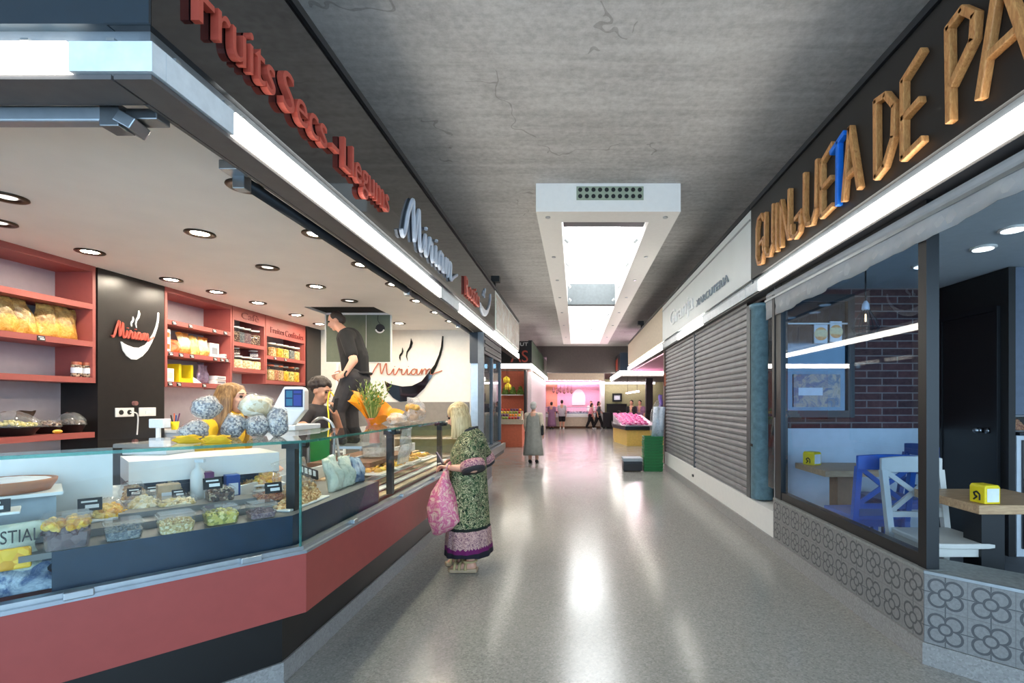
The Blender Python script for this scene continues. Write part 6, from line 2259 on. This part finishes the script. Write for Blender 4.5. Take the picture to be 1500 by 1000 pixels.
# ---------------------------------------------------------------- people far down the aisle
def walker(lab, x, y, h, dress_prof, dress_mt, hair_mt, face, legs_, arms, arm_mt=None, vox=.012, shoe='ink', hair_len=.0, lower=None, stride=0, lean=0):
    t = thing('person', lab, 'person', (x, y, 0))
    f = Vector(face).normalized()
    sd = V(-f.y, f.x, 0)
    k = h / 1.60
    o = V(x, y, 0)
    hc_ = o + V(0, 0, 1.49 * k) + f * lean
    mb = MB()
    q = head(mb, hc_, face, (0, 0, 1), k)
    mb.cap(o + V(0, 0, 1.28 * k) + f * lean * .8, hc_ - V(0, 0, .06), .055 * k, .05 * k)
    mb.chain([o + V(0, 0, 1.24 * k) + f * lean * .8, o + V(0, 0, 1.0 * k) + f * lean * .4, o + V(0, 0, .85 * k)], [.13 * k, .13 * k, .14 * k])
    for s in (-1, 1):
        a = arms[0 if s < 0 else 1]
        sh = o + V(0, 0, 1.26 * k) + sd * .18 * s * k + f * lean * .8
        el = sh + (sd * a[0] * s + f * a[1] + V(0, 0, a[2])) * k
        wr = el + (sd * a[3] * s + f * a[4] + V(0, 0, a[5])) * k
        mb.chain([o + V(0, 0, 1.24 * k) + f * lean * .8, sh, el, wr], [.06 * k, .055 * k, .042 * k, .03 * k])
        hand(mb, wr, wr - el, sd * s, .5, k, -s)
        st = stride * s
        mb.chain([o + V(0, 0, .85 * k) + sd * .085 * s * k, o + V(0, 0, .46 * k) + sd * .09 * s * k + f * (st * .5 + .03), o + V(0, 0, .08 * k) + sd * .09 * s * k + f * st], [.095 * k, .066 * k, .042 * k])
        mb.chain([o + V(0, 0, .05) + sd * .09 * s * k + f * (st - .02), o + V(0, 0, .035) + sd * .09 * s * k + f * (st + .13)], [.042 * k, .032 * k])
    mb.build('body', 'skin', t, remesh=vox, soft=2)
    mb = MB()
    mb.ball(q(0, -.024, .045), (.084 * k, .096 * k, .084 * k), None, 16, 10)
    mb.ball(q(0, -.05, -.02 - hair_len), (.078 * k, .062 * k, (.07 + hair_len) * k), None, 14, 10)
    mb.build('hair', hair_mt, t, remesh=vox, soft=1)
    rg = []
    for z, rx, ry, sh_ in dress_prof:
        c = o + V(0, 0, z * k) + f * (sh_ + lean * max(0, z - .85) * 2)
        rg.append([c + sd * rx * k * math.cos(a) * (1 + .03 * math.sin(9 * a + z * 4)) + f * ry * k * math.sin(a) * (1 + .03 * math.sin(7 * a)) for a in [2 * PI * i / 40 for i in range(40)]])
    MB().loft(rg).build('dress' if not lower else 'shirt', dress_mt, t, True)
    if arm_mt:
        for s in (-1, 1):
            a = arms[0 if s < 0 else 1]
            sh = o + V(0, 0, 1.26 * k) + sd * .18 * s * k + f * lean * .8
            el = sh + (sd * a[0] * s + f * a[1] + V(0, 0, a[2])) * k
            wr = el + (sd * a[3] * s + f * a[4] + V(0, 0, a[5])) * k
            mb = MB().chain([sh - sd * .05 * s, sh, el, el.lerp(wr, .72)] if arm_mt != 'short' else [sh - sd * .05 * s, sh, sh.lerp(el, .75)], [.075, .072, .062, .05] if arm_mt != 'short' else [.075, .075, .068], 10)
            mb.build('sleeve', dress_mt if arm_mt == 'short' else arm_mt, t, remesh=vox, soft=2)
    if lower:
        mb = MB()
        for s in (-1, 1):
            st = stride * s
            e = .46 if lower[1] == 'shorts' else .12
            pts = [o + V(0, 0, .86 * k) + sd * .085 * s * k, o + V(0, 0, .47 * k) + sd * .09 * s * k + f * (st * .5 + .03)]
            rad = [.125 * k, .095 * k]
            if e < .4:
                pts.append(o + V(0, 0, .12 * k) + sd * .09 * s * k + f * st)
                rad.append(.07 * k)
            mb.chain(pts, rad, 10)
        mb.build('shorts' if lower[1] == 'shorts' else 'trousers', lower[0], t, remesh=vox, soft=2)
    for s in (-1, 1):
        st = stride * s
        MB().chain([o + V(0, 0, .045) + sd * .09 * s * k + f * (st - .03), o + V(0, 0, .04) + sd * .09 * s * k + f * (st + .14)], [.044, .036], 10).build('shoe', shoe, t, True)
    return t


A0 = ((.03, .02, -.27, .0, .08, -.22), (.03, .02, -.27, .0, .08, -.22))
walker('grey haired woman in a long grey pinafore seen from behind in the aisle', -1.06, 12.4, 1.53,
       [(1.33, .07, .06, 0), (1.30, .15, .10, 0), (1.22, .19, .125, 0), (1.0, .195, .14, 0), (.75, .22, .165, 0), (.45, .25, .20, 0), (.22, .275, .22, 0), (.20, .26, .21, 0)],
       'dress_grey', 'hair_grey', (.05, 1, -.15), None, ((.05, .0, -.27, .02, .10, -.20), (.03, .06, -.26, -.0, .12, -.18)), 'beige', .010)
t = thing('handbag', 'black handbag hanging at the side of the woman in the grey pinafore', 'bag', (-.86, 12.42, .75))
MB().box(-.86, -.80, 12.3, 12.52, .70, .95).build('bag_body', 'ink', t, bevel=.02)
MB().tube([V(-.83, 12.33, .94), V(-.84, 12.36, 1.12), V(-.84, 12.46, 1.12), V(-.83, 12.5, .94)], .008, 6).build('strap', 'ink', t, True)
walker('person in a long mauve dress at the pink lit stall', -1.37, 28.3, 1.55,
       [(1.33, .07, .06, 0), (1.28, .16, .11, 0), (1.0, .18, .14, 0), (.7, .21, .17, 0), (.3, .26, .2, 0), (.15, .27, .21, 0)], 'mauve', 'hair_dark', (.3, 1, 0), None, A0, 'short', .016)
walker('person in a pale shirt and black shorts at the pink lit stall', -.78, 28.3, 1.66,
       [(1.33, .07, .06, 0), (1.28, .17, .11, 0), (1.0, .20, .14, 0), (.72, .21, .16, 0), (.70, .19, .15, 0)], 'shirt_grey', 'hair_dark', (.1, 1, 0), None, A0, 'short', .016, 'white_plastic', 0, ('trouser_black', 'shorts'))
walker('person in a grey top striding towards the right with a trolley', 1.30, 28.3, 1.58,
       [(1.33, .07, .06, 0), (1.28, .16, .11, 0), (1.0, .18, .13, 0), (.78, .2, .15, 0), (.76, .18, .14, 0)], 'grey_metal', 'hair_dark', (1, -.1, 0), None, ((.02, -.1, -.25, 0, .05, -.2), (.02, .1, -.25, 0, .15, -.15)), 'short', .016, 'white_plastic', .05, ('trouser_black', 'long'), .26, .05)
walker('person in a pink top bending forward before the pink lit stall', .85, 28.25, 1.50,
       [(1.33, .07, .06, 0), (1.28, .16, .11, 0), (1.0, .19, .14, 0), (.78, .2, .15, 0), (.76, .18, .14, 0)], 'bag_pinkprint', 'hair_dark', (1, .1, -.2), None, A0, 'short', .016, 'ink', .03, ('trouser_black', 'long'), .22, .10)
t = thing('shopping_trolley', 'dark shopping trolley pulled by the striding person', 'trolley', (1.75, 28.3, 0))
MB().box(1.58, 1.98, 28.15, 28.45, .12, .95).build('bag_body', 'dark_cloth', t, bevel=.03)
for x in (1.62, 1.94):
    MB().cyl((x, 28.12, .07), (x, 28.16, .07), .07, 14).build('wheel', 'rubber', t)
MB().tube([V(1.60, 28.3, .9), V(1.50, 28.3, 1.05)], .012, 8).build('handle', 'ink', t)
# ================================================================== second stall on the left: fruit
AY = 17.6
t = thing('fruit_counter', 'orange fruited stall counter with a grey top at the cross aisle', 'counter', (-3, 16.9, 0))
MB().box(-5.5, -1.82, 16.75, 17.6, .002, .78).build('front_panel', 'orange_stall', t)
MB().box(-5.5, -1.78, 16.70, 17.6, .781, .93).build('worktop', 'beige', t)
struct('wall_fruit_stall', MB().box(-6, -1.75, 19.8, 19.9, 0, 2.78), 'orange_stall')
struct('wall_fruit_side', MB().box(-1.86, -1.70, 19.0, 28, 0, 2.72), 'pale_pink')
struct('wall_fruit_post', MB().box(-1.95, -1.87, 18.6, 19.0, 0, 2.75), 'black_matte')
struct('ceiling_fruit_stall', MB().box(-6, -1.66, AY + .02, 20, 2.78, 2.82), 'white_paint')
t = thing('shop_fascia', 'black fascia with red capital letters over the fruit stall', 'shop fascia', (-3.5, AY, 2.93))
MB().box(-6, XL, AY, AY + .12, 2.925, 3.72).build('panel', 'black_matte', t)
MB().box(XL - .12, XL, AY + .121, 27.5, 2.925, 3.72).build('side_panel', mat('fascia_green', rgb(50, 76, 52), .5, 0, .6, 1.2), t)
MB().box(XL - .13, XL + .01, AY + .1, 27.5, 3.721, 3.76).build('top_rail', 'dark_metal', t)
lettering(MB(), 'AS', (-2.32, AY - .004, 2.97), (1, 0, 0), (0, 0, 1), .62, .42, .04).build('lettering', 'letter_red', t)
lettering(MB(), 'UT', (-1.98, AY - .004, 3.55), (1, 0, 0), (0, 0, 1), .28, .12, .02).build('lettering', 'chalk', t)
for k, (x0, x1, y0, y1, lab) in enumerate(((-6, XL - .02, AY - .02, AY + .05, 'lit strip light over the front of the fruit stall'), (XL - .05, XL + .012, AY + .06, 27.5, 'lit strip light along the aisle side of the fruit stall'))):
    s = thing('strip_light', lab, 'strip light', ((x0 + x1) / 2, (y0 + y1) / 2, 2.745), 0, 'strip lights along the left stalls')
    MB().box(x0, x1, y0, y1, 2.748, 2.90).build('diffuser', 'strip_lit', s)
rr = random.Random(12)
cols = {'orange': rgb(240, 150, 40), 'yellow lemon': rgb(244, 214, 60), 'green apple': rgb(150, 176, 70), 'red tomato': rgb(206, 60, 44), 'purple plum': rgb(110, 60, 110)}
for k, (nm, c) in enumerate(cols.items()):
    mat('fruit_%d' % k, c, .4, var=.12)
names = [('orange', 0), ('lemon', 1), ('apple', 2), ('tomato', 3), ('plum', 4)]
first_f = {}
idx = 0
rows_ = [('front', 16.80, .0), ('second', 16.95, .09), ('third', 17.10, .18), ('back', 17.25, .27)]
for rn, y, dz in rows_:
    st = MB().box(-3.6, -1.84, y - .07, y + .07, .932, .95 + dz).build('display_step', 'beige')
    tag(st, 'stepped display board carrying the %s row of fruit' % rn, 'display step')
    for j in range(13):
        x = -3.2 + j * .105
        nm, kk = names[(j // 3 + rows_.index((rn, y, dz)) * 2) % 5]
        r = .046
        p = (x + rr.uniform(-.01, .01), y, .951 + dz + r)
        lab = '%s, %s from the far end of the %s fruit row' % (nm, NTH[12 - j], rn)
        if nm not in first_f:
            o = bpy.data.objects.new('x', None)
            bpy.data.objects.remove(o)
            o = MB().ball((0, 0, 0), (r, r, r * .95), None, 12, 8).build(nm, 'fruit_%d' % kk, None, True)
            first_f[nm] = o
        else:
            o = first_f[nm].copy()
            COL.objects.link(o)
        o.location = p
        tag(o, lab, 'fruit', 'fruit on the stepped display')
for k, (px, py, w, lab) in enumerate(((742, 556, .4, 'yellow bunch hanging over the fruit stall'), (744, 566, .3, 'lower yellow bunch hanging over the fruit stall'))):
    p = at(px, py, 18.2)
    t = thing('hanging_bunch', lab, 'fruit bunch', p)
    mb = MB()
    for j in range(7):
        a = 2 * PI * j / 7
        mb.chain([p + V(0, 0, .12), p + V(.09 * math.cos(a), .09 * math.sin(a), .04), p + V(.10 * math.cos(a), .10 * math.sin(a), -.10)], [.02, .035, .015], 8)
    mb.build('fruit_hand', 'fruit_1', t, True)
    MB().tube([p + V(0, 0, .1), V(p.x, p.y, 2.779)], .006, 6).build('hook_wire', 'ink', t)
t = thing('shelf_unit', 'small white shelf of dark greens on the orange back wall', 'shelf unit', (-2.4, 19.6, 1.85))
MB().box(-2.95, -2.1, 19.5, 19.79, 1.80, 1.84).build('shelf', 'white_plastic', t)
for k in range(3):
    o = heap(V(-2.8 + .3 * k, 19.63, 1.841), .13, .1, .32, 60, .04, 30 + k).build('leafy_greens', 'leaf', None, True)
    tag(o, 'bundle of dark greens on the white wall shelf, %s from the left end' % NTH[k], 'greens', 'bundles of greens')

# ================================================================== back stall, pink light
BY = 28.9
t = thing('meat_counter', 'pink lit meat counter with a pale wood base at the end of the aisle', 'counter', (0, 29.2, 0))
MB().box(-2.0, 1.45, BY, BY + .9, .002, .12).build('plinth', 'wood_brown', t)
MB().box(-2.0, 1.45, BY - .1, BY + .9, .121, .66).build('front_panel', 'beige', t)
MB().box(-2.0, 1.45, BY - .16, BY + .9, .661, .86).build('light_band', 'white_plastic', t)
MB().box(-2.0, 1.45, BY - .1, BY + .85, .861, .90).build('deck', 'steel', t)
MB().box(-2.0, 1.45, BY - .1, BY - .09, .901, 1.22).build('front_glass', 'clear_glass', t)
MB().box(-2.0, 1.45, BY - .12, BY + .25, 1.221, 1.24).build('top_glass', 'steel', t)
rr = random.Random(21)
for k in range(18):
    x = -1.85 + k * .18
    o = MB().ball((x, BY + .15, .955), (.085, .12, .052), (0, 0, rr.random()), 10, 6).jitter(.008, k).build('meat_cut', 'meat_pink' if k % 4 else 'ham_dark', None, True)
    tag(o, 'cut of meat in the pink lit counter, %s from the wall of the fruit stall' % (NTH[k] if k < 14 else ('fifteenth', 'sixteenth', 'seventeenth', 'last')[k - 14]), 'meat', 'cuts of meat in the pink counter')
struct('wall_meat_stall', MB().box(-2.5, 1.75, 31.0, 31.1, 0, 3.0), 'pink_wall')
struct('wall_meat_pillar', MB().box(1.5, 1.72, 28.95, 30.95, 0, 3.3), 'white_paint')
t = thing('shop_fascia', 'beige fascia over the pink lit stall at the end of the aisle', 'shop fascia', (0, 28.6, 2.8))
MB().box(-2.4, 1.65, 28.5, 28.7, 2.80, 3.45).build('panel', 'beige', t)
MB().box(-2.4, 5.0, 28.48, 28.72, 2.70, 2.72).build('soffit', 'soffit', t)
for k, (a, b, lab) in enumerate(((-2.2, -.6, 'first lit tube over the pink stall, by the fruit stall'), (-.58, .95, 'second lit tube over the pink stall'), (.97, 4.6, 'long lit tube over the end of the aisle, past the pink stall'))):
    s = thing('strip_light', lab, 'strip light', ((a + b) / 2, 28.5, 2.62), 0, 'lit tubes over the end of the aisle')
    MB().box(a, b, 28.46, 28.54, 2.60, 2.69).build('diffuser', 'pink_strip', s)
s = thing('tube_light', 'pink tube lamp inside the back stall', 'lamp', (0, 30.2, 2.9))
MB().box(-2.0, 1.4, 30.0, 30.1, 2.86, 2.92).build('tube', 'pink_lit', s)
t = thing('round_sign', 'pale arched panel on the pink back wall', 'sign', (.25, 30.95, 1.7))
MB().ext([V(.2 + .42 * math.cos(a), 30.95, 1.75 + .62 * math.sin(a)) for a in [PI * k / 20 for k in range(21)]] + [V(-.22, 30.95, 1.35), V(.62, 30.95, 1.35)], (0, .04, 0)).build('panel', 'white_plastic', t)
for k in range(6):
    p = V(-1.35 + k * .22, 30.3, 2.30 - .06 * (k % 2))
    t = thing('hanging_ham', 'dark cured ham hanging over the pink counter, %s from the fruit stall side' % NTH[k], 'ham', p, 0, 'hams over the pink counter')
    MB().lathe([(.015, .22), (.03, .12), (.075, .0), (.085, -.10), (.04, -.18), (.01, -.20)], p, 12).build('ham', 'ham_dark', t, True)
    MB().tube([p + V(0, 0, .2), V(p.x, p.y, 2.72)], .006, 5).build('hook_wire', 'ink', t)
struct('beam_ham_rail', MB().box(-2.2, 1.45, 30.25, 30.35, 2.72, 2.78), 'dark_metal')
t = thing('wall_panel', 'orange banner on the pink back wall by the fruit stall', 'banner', (-1.5, 30.95, 1.6))
MB().box(-1.85, -1.15, 30.93, 30.99, 1.25, 2.75).build('panel', mat('banner_orange', rgb(236, 160, 130), .6), t)
walker('butcher in pale clothes behind the pink lit counter', .95, 30.2, 1.6, [(1.33, .07, .06, 0), (1.28, .17, .11, 0), (1.0, .2, .14, 0), (.7, .2, .15, 0)], 'white_paint', 'hair_dark', (-.2, -1, 0), None, A0, 'short', .018, 'ink', 0, ('tee_dark', 'long'))

# olive wall with picture
struct('wall_olive', MB().box(1.74, 6, 29.2, 29.3, 0, 2.9), 'olive')
t = thing('framed_picture', 'small dark framed picture on the olive wall', 'picture', at(904, 582, 29.15))
a, b = at(897, 576, 29.15), at(911, 588, 29.15)
frame(t, a, b, .10, 29.12, 29.195, 'black_frame')
MB().box(a.x + .1, b.x - .1, 29.16, 29.19, b.z + .1, a.z - .1).build('print', 'paper_white', t)
t = thing('dark_cabinet', 'dark cabinet at the foot of the olive wall', 'cabinet', (2.3, 28.9, 0))
MB().box(1.85, 3.0, 28.75, 29.19, .002, 1.40).build('carcass', 'black_matte', t)
MB().box(1.83, 3.02, 28.73, 29.19, 1.401, 1.44).build('worktop', 'dark_metal', t)

# ================================================================== fish stall on the right
t = thing('fish_counter', 'yellow based fish counter glowing pink past the green crates', 'counter', (2.1, 18, 0))
base = [(1.80, 17.2), (3.4, 17.2), (3.4, 21.6), (1.65, 21.6), (1.50, 19.0)]
def off(poly, d):
    cx = sum(p[0] for p in poly) / len(poly)
    cy = sum(p[1] for p in poly) / len(poly)
    return [(p[0] + d * (1 if p[0] > cx else -1), p[1] + d * (1 if p[1] > cy else -1)) for p in poly]


MB().prism(base, .002, .56).build('base', 'yellow_base', t)
MB().prism(off(base, .06), .561, .68).build('dark_band', 'black_frame', t)
MB().prism(off(base, .05), .681, .72).build('deck', 'steel', t)
mb = MB()
q_ = off(base, .05)
for i in range(len(q_)):
    a, b = q_[i], q_[(i + 1) % len(q_)]
    if i in (0, 3, 4):
        mb.bar(V(a[0], a[1], .93), V(b[0], b[1], .93), .012, .40)
mb.build('front_glass', 'clear_glass', t)
MB().prism(off([(1.95, 17.35), (3.3, 17.35), (3.3, 21.5), (1.85, 21.5), (1.75, 19.1)], .0), 1.165, 1.177).build('top_shelf', 'clear_glass', t)
MB().ext([V(1.6, 17.2, .7205), V(1.6, 20.9, .7205), V(1.6, 20.9, 1.0), V(1.6, 17.2, .722)], (1.2, 0, 0)).build('ice_bed', 'pale_pink', t)
for k in range(34):
    x = 1.68 + (k % 5) * .20 + rr.uniform(-.03, .03)
    y = 17.35 + (k // 5) * .55 + rr.uniform(-.05, .05)
    o = MB().ball((0, 0, 0), (.12, .07, .05), None, 8, 6).jitter(.008, k).build('fish', 'fish_pink', None, True)
    o.location = (x, y, .772 + .045 * (k // 5))
    o.rotation_euler = (0, 0, rr.uniform(-.6, .6))
    tag(o, 'pinkish fish on the counter, %s of the %s row from the front' % (NTH[k % 5], NTH[k // 5]), 'fish', 'fish on the pink counter')
s = thing('tube_light', 'pink tube lamp hanging over the fish counter', 'lamp', (2.3, 19, 2.2))
MB().box(2.2, 2.26, 17.4, 21.4, 1.90, 1.94).build('tube', 'pink_lit', s)
for y in (17.8, 21.0):
    MB().cyl((2.23, y, 1.941), (2.23, y, 2.69), .006, 6).build('hanger_wire', 'ink', s)
struct('ceiling_fish_stall', MB().box(2.165, 6, 11.35, 18.65, 2.70, 2.74), 'pink_wall')
struct('wall_fish_stall', MB().box(5.0, 5.1, 11.35, 28, 0, 3.6), mat('fish_wall', rgb(190, 160, 160), .7))
struct('wall_fish_post', MB().box(3.42, 3.75, 23.8, 24.1, 0, 3.0), 'black_matte')
t = thing('shop_fascia', 'dark fascia over the second stall block on the right', 'shop fascia', (3, 22, 2.93))
MB().box(XR, 4.98, 22.0, 22.12, 2.95, 3.75).build('panel', 'navy_gloss', t)
MB().box(XR, XR + .12, 22.121, 28.0, 2.95, 3.75).build('side_panel', 'navy_gloss', t)
MB().box(XR - .006, XR, 23.2, 24.6, 3.05, 3.6).build('emblem', 'letter_red', t)
for k, (x0, x1, y0, y1, lab) in enumerate(((XR - .02, 4.98, 21.98, 22.06, 'lit strip light on the front of the second right block'), (XR - .02, XR + .05, 22.07, 28.0, 'lit strip light on the aisle side of the second right block'))):
    s = thing('strip_light', lab, 'strip light', ((x0 + x1) / 2, (y0 + y1) / 2, 2.75), 0, 'strip lights along the right stalls')
    MB().box(x0, x1, y0, y1, 2.75, 2.94).build('diffuser', 'strip_lit', s)
struct('ceiling_second_right', MB().box(2.06, 6, 22.13, 28.4, 2.70, 2.74), 'soffit')
for k, (px, mt, lab) in enumerate(((925, 'dark_cloth', 'fishmonger in dark clothes behind the pink counter, nearer the aisle'), (938, 'mauve', 'fishmonger in mauve behind the pink counter, beside the other one'))):
    p = at(px, 600, 22.8)
    walker(lab, p.x, 22.8 + .2 * k, 1.62, [(1.33, .07, .06, 0), (1.28, .17, .11, 0), (1.0, .2, .14, 0), (.7, .2, .15, 0)], mt, 'hair_black', (-.4, -1, 0), None, A0, 'short', .018, 'ink', 0, ('tee_dark', 'long'))
t = thing('hanging_bag', 'purple bag hanging by the end guide of the shutters', 'bag', at(970, 585, 11.6))
p = at(969, 588, 11.6)
pillow(.10, .08, .36, 3, m=TR(p + V(-.02, 0, -.2), 0)).build('bag_body', mat('violet_bag', rgb(150, 120, 200), .4), t, True)
# ================================================================== camera, world, render settings
cam = bpy.data.cameras.new('camera')
co = bpy.data.objects.new('camera', cam)
COL.objects.link(co)
co.location = (0, 0, CH)
co.rotation_euler = (PI / 2, 0, 0)
cam.sensor_width = 36
cam.lens = F / 1500 * 36
cam.shift_x = -(VX - 750) / 1500
cam.shift_y = (VY - 500) / 1500
cam.clip_start = .05
SC.camera = co
w = bpy.data.worlds.new('world')
SC.world = w
w.use_nodes = True
nt = w.node_tree
bg = nt.nodes['Background']
bg.inputs['Color'].default_value = (.52, .76, 1.0, 1)
bg.inputs['Strength'].default_value = 2.35
SC.view_settings.view_transform = 'Standard'
SC.view_settings.look = 'None'
SC.view_settings.gamma = 1
SC.view_settings.use_curve_mapping = False
SC.view_settings.exposure = 1.2
cy = SC.cycles
cy.use_denoising = True
cy.max_bounces = 10
cy.diffuse_bounces = 4
cy.glossy_bounces = 4
cy.transparent_max_bounces = 24
cy.sample_clamp_indirect = 6
cy.caustics_reflective = False
cy.caustics_refractive = False
